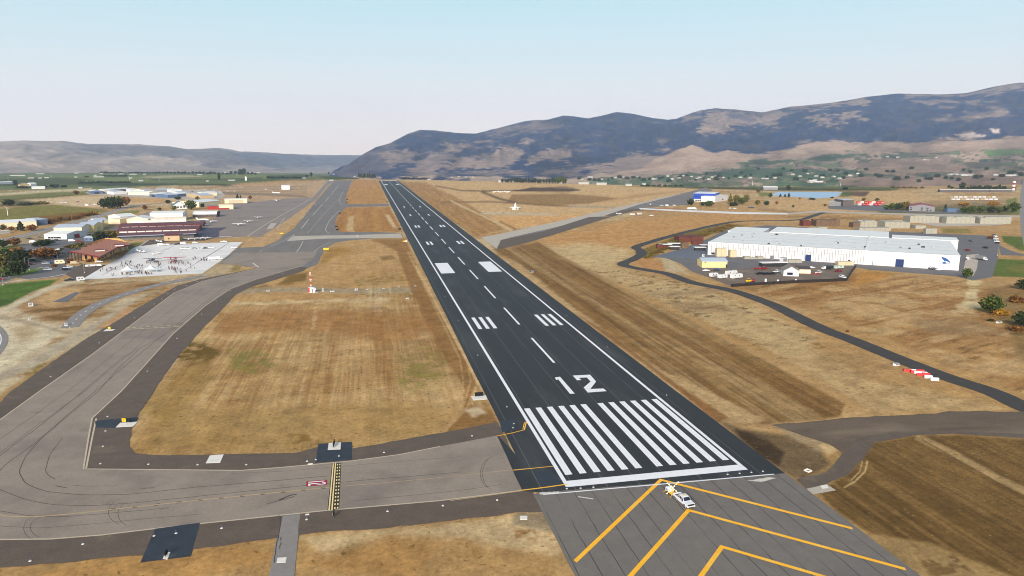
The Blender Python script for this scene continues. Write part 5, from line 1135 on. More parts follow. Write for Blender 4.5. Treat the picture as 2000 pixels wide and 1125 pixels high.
# trailer-mounted closure marker: an X of lamps standing over a white generator housing
LAMP = pm('lit lamp', (255, 244, 220), .4, var=.01, scale=1, emit=((255, 240, 205), 1.2))
XC = U(1311, 965.5)
t = empty('lighted_closure_marker', (XC[0], XC[1], .055), hd, 'trailer with an upright X of white lamps and a white housing, behind the pickup', 'lighted marker')
mb = MB(); mb.box((0, 0, .5), (2.6, 1.3, .1), P_YEL); mb.tube((1.3, 0, .5), (2.3, 0, .52), .05, .05, P_YEL, 6)
for x_, y_ in ((1.2, .65), (1.2, -.65), (-1.2, .65), (-1.2, -.65)): mb.tube((x_, y_, .5), (x_ * 1.25, y_ * 1.7, .06), .045, .045, P_YEL, 6)
mb.tube((.3, 0, .5), (.3, 0, 1.7), .07, .07, P_YEL, 8); mb.build('chassis', t)
mb = MB(); mb.extr([(-1.3, .55), (-1.3, 1.2), (-1.1, 1.5), (-.35, 1.55), (-.15, 1.3), (-.15, .55)], -.75, .75, PWT); mb.box((-.72, -.76, .95), (.7, .03, .3), W_GREY); mb.build('generator_housing', t)
for s in (-1, 1):
    mb = MB(); mb.tube((0, -.1, 0), (0, .1, 0), .34, .34, RUBBER, 14); wo_ = mb.build('wheel', t, (-.3, s * .78, .34)); mb = MB(); mb.tube((0, -.11, 0), (0, .11, 0), .18, .18, RIM, 10); mb.build('rim', wo_)
for s in (-1, 1):
    mb = MB(); ca, sa = math.cos(-hd), math.sin(-hd)
    def wx(d, zz): return (.35 + d * ca + .12 * sa * 0, d * sa, 1.72 + zz)   # the X stands square to the runway
    mb.tube(wx(-1.35, -1.3 * s), wx(1.35, 1.3 * s), .075, .075, P_YEL, 6); arm = mb.build('marker_arm', t)
    for k in range(7):
        if k == 3 and s > 0: continue
        d = -1.3 + k * 2.6 / 6; p = wx(d, d * s * .965)
        mb = MB(); q_ = Vector(p) + Vector((-.16 * -sa, -.16 * ca, 0)) * 1; mb.ball((p[0] + .12 * sa, p[1] - .12 * ca, p[2]), .11, LAMP, 8, 5); mb.build('lamp', arm)

# ================================================================== LIGHTS, SIGNS, MARKERS
mb = MB(); mb.tube((0, 0, 0), (0, 0, .1), .32, .30, M_SLAB, 12); LB = mb.mesh('base'); mb = MB(); mb.tube((0, 0, .1), (0, 0, .62), .04, .03, METAL, 6); mb.ball((0, 0, .68), (.09, .09, .11), pm('blue lamp glass', (60, 90, 190), .2, var=.05, scale=5, spec=.6), 8, 5); LL = mb.mesh('lamp')
ORD = ['first', 'second', 'third', 'fourth', 'fifth', 'sixth', 'seventh', 'eighth', 'ninth', 'tenth', 'eleventh', 'twelfth'] + ['%d%s' % (k, {1: 'st', 2: 'nd', 3: 'rd'}.get(k % 10 if k > 20 else 0, 'th')) for k in range(13, 90)]
def edge_light(px, py, lab, grp, s=1.0):
    x, y = U(px, py); t = empty('edge_light', (x, y, .03), 0, lab, 'edge light', grp); t.scale = (s, s, s); link_mesh('base', LB, t); link_mesh('lamp', LL, t)
for pts, lab, grp in (
    ([(99, 736), (194, 670), (263, 621), (301, 594), (316, 584), (328, 574), (342, 565), (364, 558), (385, 550)], 'taxiway light on the outer shoulder of the diagonal taxiway', 'edge lights on the outer shoulder of the diagonal taxiway'),
    ([(288, 725), (346, 661), (394, 614), (422, 588), (450, 568), (551, 535), (578, 527)], 'taxiway light between diagonal taxiway and grass infield', 'edge lights on the inner shoulder of the diagonal taxiway'),
    ([(210, 814), (206, 842), (201, 872), (196, 906)], 'taxiway light at the inside of the taxiway bend', 'edge lights inside the taxiway bend'),
    ([(290, 907), (386, 908), (481, 908), (600, 901), (617, 898), (662, 891), (750, 884), (922, 851.6)], 'taxiway light on the shoulder above the near taxiway', 'edge lights above the near taxiway'),
    ([(59, 1096), (162, 1063), (301, 1047), (344, 1042), (433, 1032), (599, 1015), (757, 999), (865, 988), (971, 977)], 'taxiway light on the shoulder below the near taxiway', 'edge lights below the near taxiway'),
    ([(1003.6, 828), (1002, 836), (990, 795), (933, 694), (895, 627), (869, 579), (849, 544.5)], 'runway light on black asphalt left of the edge line', 'runway edge lights, left side'),
    ([(1107, 616), (1186, 678), (1302, 772)], 'runway light on black asphalt right of the edge line', 'runway edge lights, right side'),
    ([(1107, 955), (1134, 954), (1159, 952)], 'threshold light at the left end of the threshold bar', 'threshold lights, left group'),
    ([(1421, 927), (1444.5, 925), (1467.5, 923), (1490, 921)], 'threshold light at the right end of the threshold bar', 'threshold lights, right group')):
    for i_, p in enumerate(sorted(pts)): edge_light(p[0], p[1], lab + ', %s from left' % ORD[i_], grp, .8 if 'runway light' in lab or 'threshold' in lab else .85)
def slab(pts, label, h=.09): 
    mb = MB(); P_ = PX(*pts); mb.add([(x, y, 0) for x, y in P_] + [(x, y, h) for x, y in P_], [(0, 1, 5, 4), (1, 2, 6, 5), (2, 3, 7, 6), (3, 0, 4, 7), (4, 5, 6, 7)], M_SLAB); o = mb.build('concrete_pad'); return tag(o, label, 'concrete pad')
slab([(226, 835), (260, 833), (269, 824), (235, 826)], 'white concrete pad carrying the black and yellow sign at the taxiway bend')
slab([(402, 905), (430, 904), (437, 888), (410, 890)], 'bare white concrete pad on the shoulder left of the holding line')
slab([(640, 879), (665, 878), (666, 864), (642, 866)], 'white concrete pad on the black patch above the holding line')
slab([(924, 782), (952, 780), (949, 772), (920, 774)], 'white concrete pad beside the runway edge, under the black sign')
slab([(1016, 1015), (1030, 1015), (1030, 1008), (1016, 1008)], 'tiny white concrete pad on the dirt left of the blast pad')
slab([(202, 647), (220, 646), (226, 643), (208, 643)], 'long white concrete pad on the outer shoulder of the diagonal taxiway')
slab([(540, 1100), (558, 1099), (560, 1089), (542, 1090)], 'small white concrete pad on the cracked service spur')
slab([(318, 1092), (327, 1093), (333, 1079), (323, 1080)], 'narrow white concrete pad on the big black asphalt patch')
slab([(1602, 949), (1615, 947), (1618, 953), (1606, 955)], 'small white concrete pad at the right edge of the blast pad')
slab([(601, 908), (611, 907), (611, 905), (602, 906)], 'thin white slab beside the taxiway lights, above the holding line', .12); slab([(596, 1006.5), (604, 1006), (604, 1004), (597, 1004.5)], 'thin white slab on the shoulder below the holding line', .12)
# little open concrete box at the end of the haul road
x, y = U(1578, 920); mb = MB()
for dx, dy, sx, sy in ((0, .8, 1.8, .25), (0, -.8, 1.8, .25), (.8, 0, .25, 1.4), (-.8, 0, .25, 1.4)): mb.box((dx, dy, .2), (sx, sy, .4), M_SLAB)
o = mb.build('drain_inlet', None, (x, y, 0), .4); o.scale = (.75, .75, .75); tag(o, 'square white concrete drain inlet in the dark dirt beside the haul road', 'drain inlet')
def sign(px, py, ang, label, panels, h=.9, pw=1.1, base=.35, z=.1):
    """panels: list of (colour, glyph) ; faces local -y"""
    x, y = U(px, py); t = empty('taxiway_sign', (x, y, z), -R(ang), label, 'sign'); n = len(panels); Wd = n * pw
    mb = MB(); mb.box((0, 0, base + h / 2), (Wd + .1, .22, h + .1), P_BLK); mb.build('frame', t)
    for k in range(n + 1): mb = MB(); mb.tube((-Wd / 2 + k * pw, 0, 0), (-Wd / 2 + k * pw, 0, base), .05, .05, METAL, 6); mb.build('leg', t)
    for k, (c, gl) in enumerate(panels):
        mb = MB(); cx = -Wd / 2 + (k + .5) * pw; mb.box((cx, -.125, base + h / 2), (pw - .06, .03, h - .04), c); g = P_BLK if c is P_YEL else (P_YEL if c is P_BLK else P_WHITE)
        zc = base + h / 2
        if gl == 'A':
            for s in (-1, 1): mb.face([(cx + s * .24, -.143, zc - .3), (cx + s * .15, -.143, zc - .3), (cx - s * .02, -.143, zc + .32), (cx + s * .06, -.143, zc + .32)], g)
            mb.box((cx, -.143, zc - .08), (.26, .006, .08), g)
        elif gl == '->': mb.box((cx, -.143, zc), (.5, .006, .08), g); mb.face([(cx + .34, -.144, zc), (cx + .12, -.144, zc + .18), (cx + .12, -.144, zc - .18)], g)
        mb.build('panel', t)
    return t
sign(247, 826.5, 20, 'low sign with yellow and black panels on the pad at the taxiway bend', [(P_YEL, 'A'), (P_BLK, '')], 1.0, 1.3)
sign(652.5, 872, 96, 'black sign board seen almost edge-on above the holding line', [(P_BLK, ''), (P_BLK, '')], 1.0, 1.2)
sign(935.5, 775.5, 0, 'plain black sign board on a pad beside the runway edge', [(P_BLK, ''), (P_BLK, '')], 1.1, 1.25)
sign(214, 644, 10, 'small yellow sign on the long pad by the diagonal taxiway', [(P_YEL, '')], .9, 1.2)
sign(325, 1087, 98, 'sign seen edge-on with a thin mast on the big black asphalt patch', [(P_YEL, '')], .8, .9)
sign(637, 489, 10, 'yellow sign at the corner of the infield by the grey taxiway', [(P_YEL, ''), (P_YEL, '')], 1.6, 2.2)
sign(550, 458, 5, 'yellow sign on the dirt island between apron and grey taxiway', [(P_YEL, ''), (P_YEL, '')], 1.2, 1.8)
sign(791, 473, 5, 'pale yellow sign at the runway end of the pale connector taxiway', [(P_YEL, ''), (P_WHITE, '')], 1.0, 2.0)
sign(652, 1010, 98, 'small white sign seen edge-on below the holding line', [(P_WHITE, '')], .9, 1.0)
for px, py, lab in ((657, 444, 'black sign at the left edge of the nearer grass island, upper one'), (659, 450, 'black sign at the left edge of the nearer grass island, lower one'), (664, 418, 'black sign at the upper left curve of the nearer grass island'),
                    (781, 449, 'black sign at the lower right corner of the nearer grass island'), (756, 395.5, 'black sign at the runway corner of the farther grass island'), (677, 396, 'black sign at the lower left corner of the farther grass island, lower'), (678, 391, 'black sign at the lower left corner of the farther grass island, upper')):
    sign(px, py, 0, lab, [(P_BLK, ''), (P_BLK, '')], 1.3, 1.5)
# approach-path light boxes and cabinets
for k, (px, py) in enumerate(((717, 568), (749, 566), (779, 562.5), (811, 560.5))):
    x, y = U(px, py); t = empty('slope_indicator_light', (x, y, 0), 0, 'low white light box beside the runway, %s from left' % ORD[k], 'light box', 'row of slope indicator lights')
    mb = MB(); mb.box((0, 0, .6), (1.2, .8, .25), P_WHITE); mb.box((0, -.41, .6), (1.0, .04, .16), GLASS); mb.build('housing', t)
    for a in (-.5, .5):
        for b in (-.3, .3): mb = MB(); mb.tube((a, b, 0), (a, b, .48), .04, .04, METAL, 5); mb.build('leg', t)
def cabinet(px, py, w_, d_, h_, label, name='equipment_cabinet', M=P_WHITE, cat='cabinet'):
    x, y = U(px, py); t = empty(name, (x, y, 0), .2, label, cat); mb = MB(); mb.box((0, 0, h_ / 2 + .1), (w_, d_, h_), M); mb.box((0, 0, h_ + .14), (w_ + .12, d_ + .12, .08), METAL); mb.build('housing', t)
    mb = MB(); mb.box((0, 0, .05), (w_ + .5, d_ + .5, .1), M_SLAB); mb.build('plinth', t); mb = MB(); mb.box((0, -d_ / 2 - .02, h_ / 2 + .1), (w_ * .8, .04, h_ * .8), W_GREY); mb.build('door', t); return t
cabinet(524, 568.5, 1.6, 1.0, .6, 'low white cabinet on the gravel track left of the red and white mast'); cabinet(631, 568.5, 1.0, .8, 1.4, 'white cabinet just right of the red and white shelter'); cabinet(649, 569.5, 2.0, .9, .5, 'flat white cabinet on the gravel track, second right of the shelter')
cabinet(696, 566.5, 1.4, .9, .9, 'white cabinet on the gravel track between shelter and light boxes'); cabinet(796, 583.5, 1.0, .6, .5, 'tiny white box on the grass below the slope indicator lights')
cabinet(61, 597.5, 1.8, 1.4, 1.6, 'white cabinet in the scrub left of the dark paved pad'); cabinet(129.5, 636, 1.0, .8, 1.2, 'white box at the end of the gravel path by the service road'); cabinet(58, 623, .8, .6, .6, 'tiny white box on the pale dirt near the curved drive')
cabinet(1750, 713.5, 1.9, 1.0, .7, 'lone white block by the perimeter road, left of the red and white barriers', 'barrier_block', P_WHITE, 'barrier'); cabinet(1039, 531.5, 2.6, 1.2, .8, 'low dark and white box at the right edge of the runway', M=P_BLK)
# shelter with red and white lattice mast
x, y = U(610, 571); t = empty('glide_slope_shelter', (x, y, 0), -.25, 'red and white equipment shelter standing on the gravel track in the infield', 'shelter')
mb = MB(); mb.box((0, 0, 1.55), (3.4, 2.6, 2.9), P_WHITE); mb.box((-1.32, -.0, 1.55), (.82, 2.64, 2.6), P_RED); mb.build('wall', t); mb = MB(); mb.box((0, 0, 3.06), (3.7, 2.9, .14), METAL); mb.build('roof', t)
mb = MB(); mb.box((.5, -1.33, 1.2), (.9, .06, 2.0), W_GREY); mb.build('door', t); mb = MB(); mb.box((1.95, -.3, 1.9), (.5, .9, .8), P_WHITE); mb.box((2.4, -.6, .3), (2.4, .5, .2), M_SLAB); mb.build('air_conditioner', t)
x, y = U(607.5, 567); t = empty('lattice_mast', (x, y, 0), .2, 'tall red and white lattice mast with crossbars behind the small shelter', 'mast'); H = 10.2
for k in range(6):
    mb = MB(); M = (P_RED, P_WHITE)[k % 2]; z0 = k * H / 6; z1 = z0 + H / 6; c = [(.38, 0), (-.2, .33), (-.2, -.33)]
    for i in range(3):
        a, b = c[i], c[(i + 1) % 3]; mb.tube((*a, z0), (*a, z1), .055, .055, M, 5)
        for j in range(2): zz0 = z0 + j * (z1 - z0) / 2; mb.tube((*a, zz0), (*b, zz0 + (z1 - z0) / 2), .03, .03, M, 4); mb.tube((*a, zz0), (*b, zz0), .03, .03, M, 4)
    mb.build('mast_section', t)
for z in (H * .62, H - .1):
    mb = MB(); mb.box((0, 0, z), (2.2, .35, .3), P_RED); mb.box((0, -.2, z), (1.0, .1, .3), P_WHITE); mb.build('antenna', t)
# barriers by the perimeter road
mb = MB(); mb.extr([(-.55, 0), (.55, 0), (.42, .45), (.3, .9), (-.3, .9), (-.42, .45)], -1.25, 1.25, P_WHITE); BW = mb.mesh('barrier_white'); mb = MB(); mb.extr([(-.55, 0), (.55, 0), (.42, .45), (.3, .9), (-.3, .9), (-.42, .45)], -1.25, 1.25, P_RED); BR = mb.mesh('barrier_red')
for k, (px, py, r_, lab) in enumerate(((1772, 725.5, 1, 'first red barrier, at the far left end of the row'), (1781, 726, 0, 'white barrier between the first two red ones'), (1786, 728.5, 1, 'second red barrier from the left of the row'), (1793, 730, 0, 'white barrier between second and third red ones'), (1798, 734, 1, 'third red barrier in the front of the row'),
        (1797, 726.5, 1, 'red barrier at the back beside the road, upper'), (1803, 731, 0, 'white barrier in the middle of the row, behind the third red one'), (1808, 733, 1, 'red barrier at the back beside the road, lower'), (1813, 738, 0, 'white barrier second from the right end of the row'), (1825, 742.5, 0, 'white barrier at the right end of the row'))):
    x, y = U(px, py); o = link_mesh('traffic_barrier', BR if r_ else BW, None, (x, y, 0), R(66)); tag(o, lab, 'barrier', 'red and white barriers by the perimeter road')

# ================================================================== BUILDINGS, LEFT
BD = building
def pairs(n, a=.08, b=.92): return [a + (b - a) * i / max(1, n - 1) for i in range(n)]
# terminal: low red-brown roof with a stepped back edge and two roof wells
x0, y0 = U(190, 503); t = empty('terminal_building', (x0, y0, 0), 0, 'low terminal building with a sweeping red brown roof beside the white ramp', 'building')
ZR = 7.0
def rel(p, z): a = U(p[0], p[1], z); return (a[0] - x0, a[1] - y0, z)
mb = MB()
top = [(134.5, 490), (195, 501), (213, 491.5), (228, 483), (257, 477), (234, 470), (208, 466), (200, 469), (201, 472), (190, 472), (191, 475.5), (180, 475.5), (181, 479), (170, 479), (171, 482.5), (158, 483), (159, 487), (152, 489)]
zt = [5.6, 6.6, 7.2, 7.2, 5.8, 7.6, 8.4] + [8.0, 8.0, 7.9, 7.9, 7.8, 7.8, 7.7, 7.7, 7.2, 7.0, 6.4]
zt = [ZR] * len(top)
L = [Vector(rel(p, z)) for p, z in zip(top, zt)]
tr = tessellate_polygon([L]); n = len(L); vs = [tuple(p) for p in L] + [(p.x, p.y, p.z - .9) for p in L]
fs = []
for a, b, c in tr:
    if (L[b] - L[a]).cross(L[c] - L[a]).z < 0: b, c = c, b
    fs.append((a, b, c)); fs.append((a + n, c + n, b + n))
mb.add(vs, fs, R_BROWN)
TRIM = pm('dark red fascia', (104, 36, 40), .6, var=.1, scale=1)
mb.add(vs, [(i, (i + 1) % n, n + (i + 1) % n, n + i) for i in range(n)] , TRIM); roof = mb.build('roof', t)
for c_, w_ in (((196, 490), 6), ((233, 480), 6)):
    p = rel(c_, ZR); mb = MB(); mb.box((p[0], p[1], ZR + .5), (w_, 4, 1.0), W_WHITE, .3); mb.box((p[0], p[1], ZR + 1.05), (w_ + 1, 5, .12), TRIM, .3); mb.build('roof_vent', roof)
mb = MB(); P_ = [(160, 507), (190, 511), (213, 501), (226, 494), (250, 487), (236, 480), (206, 479), (170, 490)]; Q = [U(*p) for p in P_]; Q = [(a - x0, b - y0) for a, b in Q]; n = len(Q)
mb.add([(a, b, 0) for a, b in Q] + [(a, b, 6.15) for a, b in Q], [(i, (i + 1) % n, n + (i + 1) % n, n + i) for i in range(n)], pm('ochre wall', (206, 160, 100), .7, var=.1, scale=.3)); mb.build('wall', t)
for i, fr in ((0, .3), (0, .7), (1, .2), (1, .45), (1, .7), (2, .3), (2, .7), (3, .4), (3, .8)):
    a, b = Q[i], Q[(i + 1) % n]; c = (a[0] + (b[0] - a[0]) * fr, a[1] + (b[1] - a[1]) * fr); an = math.atan2(b[1] - a[1], b[0] - a[0]); mb = MB(); mb.box((c[0], c[1], 2.3), (3.2, .3, 3.0), GLASS, an); mb.build('window', t)
mb = MB()
for px in np.linspace(128, 160, 6): p = U(px, 507 + (px - 122) * .06); mb.box((p[0] - x0, p[1] - y0, 3.0), (.6, .6, 6.0), D_DARK)
mb.build('portico_posts', t)
mb = MB(); a = [U(*p) for p in ((118, 509), (160, 511), (165, 502), (128, 500))]; mb.face([(p[0] - x0, p[1] - y0, 6.05) for p in a], R_DK); mb.build('portico_canopy', t)

BD('hangar', 'long low white building with dark windows fronting the car park', (87, 467.5), (131, 467.5), 20, 4.6, W_WHITE, R_WHITE, 1.8, 'x', windows=[(f, 1.6, 2.2, 1.6) for f in (.22, .34, .46, .58, .68)], side_doors=[(.5, 8, 3.4, D_RED)])
BD('hangar', 'large cream hangar with blue grey roof behind the low white building', (106, 458), (161, 457), 15, 6.5, W_CREAM, R_BG, 2.2, 'x', side_doors=[(.5, 9, 5, W_WHITE)])
for k, (a, b, lab) in enumerate((((152, 453.5), (184, 453), 'nearest of the three yellow gabled hangars in the stepped row'), ((172, 448.5), (199.5, 447.5), 'middle one of the three yellow gabled hangars in the stepped row'), ((188, 444), (211.5, 442.5), 'farthest of the three yellow gabled hangars in the stepped row'))):
    BD('hangar', lab, a, b, 15, 6.5, W_YEL, R_BG, 2.4, 'x', group='stepped row of yellow hangars', side_doors=[(.5, 8, 4.6, D_TAN)])
BD('hangar', 'small cream flat shed between the yellow hangars and the big white ones', (212, 437.5), (235, 437.5), 10, 5.2, W_CREAM, W_CREAM)
BD('hangar', 'white gabled hangar standing left of the grey roofed one', (236, 434), (268, 431.5), 18, 6, W_WHITE, R_WHITE, 2.6, 'x', side_doors=[(.5, 9, 4, D_WHITE)])
BD('hangar', 'low white hangar with a shallow gable right behind the maroon roofs', (248, 438), (290, 437), 18, 5.2, W_CREAM, R_WHITE, 2.8, 'y', doors=[(.5, 14, 4, W_WHITE)])
BD('hangar', 'grey roofed block between the white gabled hangar and the tall white hangar', (275, 428.5), (297, 428), 24, 5.5, W_GREY, R_GREY)
BD('hangar', 'tallest white hangar, broad and flat topped, in the middle of the white row', (294, 432), (358, 430.5), 22, 9, W_WHITE, R_WHITE, 1.2, 'x', doors=[(.4, 30, 6.2, D_WHITE)])
BD('hangar', 'low white lean-to hangar in front of the tallest white hangar', (295, 437), (364, 434.5), 9, 5.2, W_WHITE, W_CREAM, .8, 'x', doors=[(.4, 40, 4.0, D_WHITE)])
BD('hangar', 'quonset hangar with a curved white roof and dark grey walls', (377, 424.8), (423, 424), 16, 3.6, W_DK, R_WHITE, 3.4, 'x', curved=True, windows=[(.6, 2, 1, 1), (.8, 2, 1, 1)], side_doors=[(.5, 9, 4.5, D_DARK)])
BD('row_hangar', 'long maroon roofed hangar row, farthest of the three', (232, 447), (396, 442.5), 30, 2.6, R_MAR, R_MAR, 1.6, 'x', group='maroon row hangars', doors=[(f, 7, 1.7, D_WHITE) for f in pairs(9)])
BD('row_hangar', 'long maroon roofed hangar row, middle one of the three', (228, 456.5), (388, 451.5), 36, 2.6, R_MAR, R_MAR, 1.6, 'x', group='maroon row hangars', doors=[(f, 7, 1.9, D_WHITE) for f in pairs(9)])
BD('row_hangar', 'long hangar row with maroon roof and pale front canopy, nearest of the three', (231, 469), (384, 463), 30, 3.4, D_DARK, R_MAR, 1.4, 'x', group='maroon row hangars', doors=[(f, 6, 3.0, W_GREY) for f in pairs(11)], extra=lambda t, X, D, h: (lambda mb: (mb.box((0, -2.2, 3.6), (2 * X, 5, .2), R_BG), mb.build('canopy', t)))(MB()))
BD('office', 'tan block with a maroon roof in front of the row hangars', (321, 470.5), (351, 470), 9, 4.6, W_TAN, R_MAR, .8, 'x', windows=[(.3, 2, 1.2, 1.2)])
BD('hangar', 'cream hangar with an open dark bay, behind the red fronted shed', (389, 405), (430, 400.5), 30, 7, W_CREAM, R_WHITE, 2, 'x', doors=[(.15, 9, 5, D_DARK)])
BD('hangar', 'shed with a red front panel beside the dark quonset hangar', (405, 409.5), (428, 409), 12, 5, D_RED, W_GREY, 0, 'x')
BD('hangar', 'cream shed with a red base panel at the edge of the apron', (428, 409.3), (456, 408.5), 16, 6, W_CREAM, W_CREAM, 0, 'x', doors=[(.3, 16, 2, D_RED)], side_doors=[(.5, 6, 4, W_WHITE)])
BD('hangar', 'long cream hangar at the top left corner of the apron', (439, 397.5), (483, 396.5), 16, 6.5, W_CREAM, R_WHITE, .8, 'x', doors=[(.5, 22, 5, D_TAN)])
def hip(t, X, D, h): pass
BD('office', 'office with a teal hipped roof among green trees', (336, 409), (366, 408), 20, 5, W_WHITE, R_TEAL, 6, 'y', windows=[(f, 3, 2.4, 2) for f in (.2, .4, .6, .8)])
for k, (a, b, d, wm, rm, lab) in enumerate((
    ((177, 379), (202, 378.3), 25, W_BLUE, R_WHITE, 'white roofed hangar with blue walls at the left end of the far hangar row'), ((205, 377.5), (218, 377), 25, W_CREAM, R_WHITE, 'small cream hangar, second in the far hangar row'), ((214, 376), (232, 375), 20, W_DK, R_WHITE, 'hangar with a dark grey front, third in the far hangar row'),
    ((222, 380), (248, 379), 22, W_WHITE, R_BG, 'white hangar in front of the dark fronted one in the far row'), ((234, 374.5), (256, 373.5), 22, W_GREY, R_WHITE, 'grey walled hangar at the back of the far row'), ((250, 380.5), (292, 381.5), 14, W_CREAM, R_WHITE, 'long low white hangar along the front of the far row'),
    ((256, 376), (280, 375.2), 22, W_WHITE, R_WHITE, 'white hangar behind the long low one in the far row'), ((282, 377), (300, 376), 22, W_CREAM, R_BG, 'cream hangar at the back right of the long low one'), ((292, 384.5), (307, 385), 34, W_BLUE, R_WHITE, 'left one of the two blue fronted hangars at the field corner'),
    ((308, 385.5), (322, 386), 34, W_BLUE, R_WHITE, 'right one of the two blue fronted hangars at the field corner'), ((328, 387), (348, 386), 30, W_BLUE, R_BG, 'blue walled hangar behind the teal roofed office'), ((352, 382), (370, 381), 24, W_WHITE, R_BG, 'white hangar above the teal roofed office'),
    ((364, 384), (392, 388), 16, W_TAN, R_BG, 'tan walled hangar with pale roof right of the teal roofed office'), ((396, 383), (424, 382), 20, W_CREAM, R_WHITE, 'cream hangar with a dark door at the right end of the far row'), ((306, 375.5), (330, 375), 18, W_GREY, R_BG, 'grey hangar at the far side of the hangar field'), ((334, 376), (356, 375.3), 18, W_WHITE, R_WHITE, 'white hangar at the far right of the hangar field'))):
    BD('hangar', lab, a, b, d, 5.6, wm, rm, 1.8, 'x' if k % 3 else 'y', group='far hangar field', doors=[(.5, 9, 3.4, D_WHITE if k % 2 else D_DARK)] if k in (0, 2, 4, 8, 9, 13) else [])
BD('barn', 'large white barn with a rounded roof standing alone on the far apron', (550, 370.5), (566, 370.3), 26, 7, W_WHITE, R_WHITE, 3, 'x', curved=True, side_doors=[(.5, 14, 7, D_DARK)])
BD('warehouse', 'long white roofed building across the road, left of the blue one', (-30, 447), (72, 441.5), 24, 5, W_CREAM, R_WHITE, 2, 'x'); BD('warehouse', 'slate blue flat building across the road from the shrubs', (72, 440), (94, 438.5), 20, 6, W_BLUE, R_BG)
BD('shed', 'low white structure at the left frame edge by the road', (-20, 459), (20, 455), 5, 2.4, W_WHITE, R_WHITE)
BD('cabin', 'small blue grey cabin behind the terminal trees', (165, 471), (182, 471), 7, 3.2, W_BLUE, R_BG, 1, 'x', windows=[(.25, 1.8, 1, 1), (.75, 1.8, 1, 1)])
BD('farmhouse', 'grey farmhouse with outbuildings in the orchards at far left', (40, 364.5), (58, 364), 18, 5, W_TAN, R_GREY, 4, 'y', cat='house'); BD('farmhouse', 'white roofed farmhouse beside the grey one at far left', (60, 363), (72, 362.5), 14, 5, W_WHITE, R_WHITE, 3, 'x', cat='house')
BD('shed', 'white shed with pale roof left of the orchard conifer', (-10, 360.5), (28, 359), 20, 5, W_WHITE, R_WHITE, 2, 'x'); BD('shed', 'long white roofed shed in front of the orchard tree row', (62, 369.3), (88, 368.8), 12, 4, W_WHITE, R_WHITE, 2, 'x')
FW = pm('weathered farm wall', (168, 166, 158), .7, var=.1, scale=.2); FR_ = pm('dull farm roof', (182, 182, 180), .6, var=.12, scale=.1)
# far barns and packing sheds in the orchards
for k, (px, py, w_, lab) in enumerate(((34, 343.5, 30, 'long white orchard shed at the far left'), (78, 340.3, 16, 'white farm sheds beyond the long orchard shed'), (60, 348.5, 12, 'white barn among three, left one'), (78, 348.5, 7, 'white barn among three, middle one'), (91, 348, 9, 'white barn among three, right one'), (149, 338.8, 9, 'white shed on the far left skyline of orchards'),
        (148, 346.7, 6, 'small white shed alone in the green orchard'), (193, 346.3, 20, 'bright white packing sheds in the orchards'), (186, 343, 6, 'little white house behind the packing sheds'), (198, 339.3, 7, 'white block at the left of the far tree line'), (236, 340.5, 10, 'white house by the far tree line'), (260, 341, 14, 'long white shed under the far tree line'),
        (282, 341, 6, 'white house right of the long shed under the tree line'), (275, 354, 9, 'small white building in the middle orchards'), (255, 348.6, 7, 'white roofed house left of the middle orchards'), (405, 354.5, 5, 'white hut near the poplar'), (452, 353, 14, 'white house with outbuildings right of the poplar'), (390, 342, 10, 'white house at the left of the far dark trees'),
        (447, 337, 22, 'wide white industrial roof on the far left horizon'), (497, 338, 22, 'long low white roof right of the tall far trees'), (592, 348.8, 9, 'white farmhouse left of the single dark tree'), (652, 340.8, 3, 'tiny white hut near the gap in the hills'), (693, 346, 4, 'tiny white hut left of the conifer group'), (157, 368, 8, 'tiny white shed at the edge of the dry field'), (647, 353, 8, 'white vehicle shelter at the far end of the taxiway'), (838, 351.5, 7, 'white hut just right of the far runway end'))):
    BD('farm_building', lab, (px - w_ / 2, py), (px + w_ / 2, py - .05), 12 if w_ > 8 else 9, 2.0, FW, FR_, 1.0, 'x', cat='farm building')
for px, py, w_, lab in ((990, 356, 34, 'long white buildings in front of the poplar row'), (1094, 359.3, 5, 'white cube house at the right end of the poplar row'), (1140, 360, 20, 'pale sheds right of the poplar row'), (1175, 361, 20, 'second pale shed group right of the poplar row'), (1228, 363.5, 12, 'cream barn beyond the field, left of the orchard strip'), (1258, 362.5, 7, 'small white house beside the cream barn')):
    BD('farm_building', lab, (px - w_ / 2, py), (px + w_ / 2, py), 8, 4, FW, FR_, 1.5, 'x', cat='farm building')

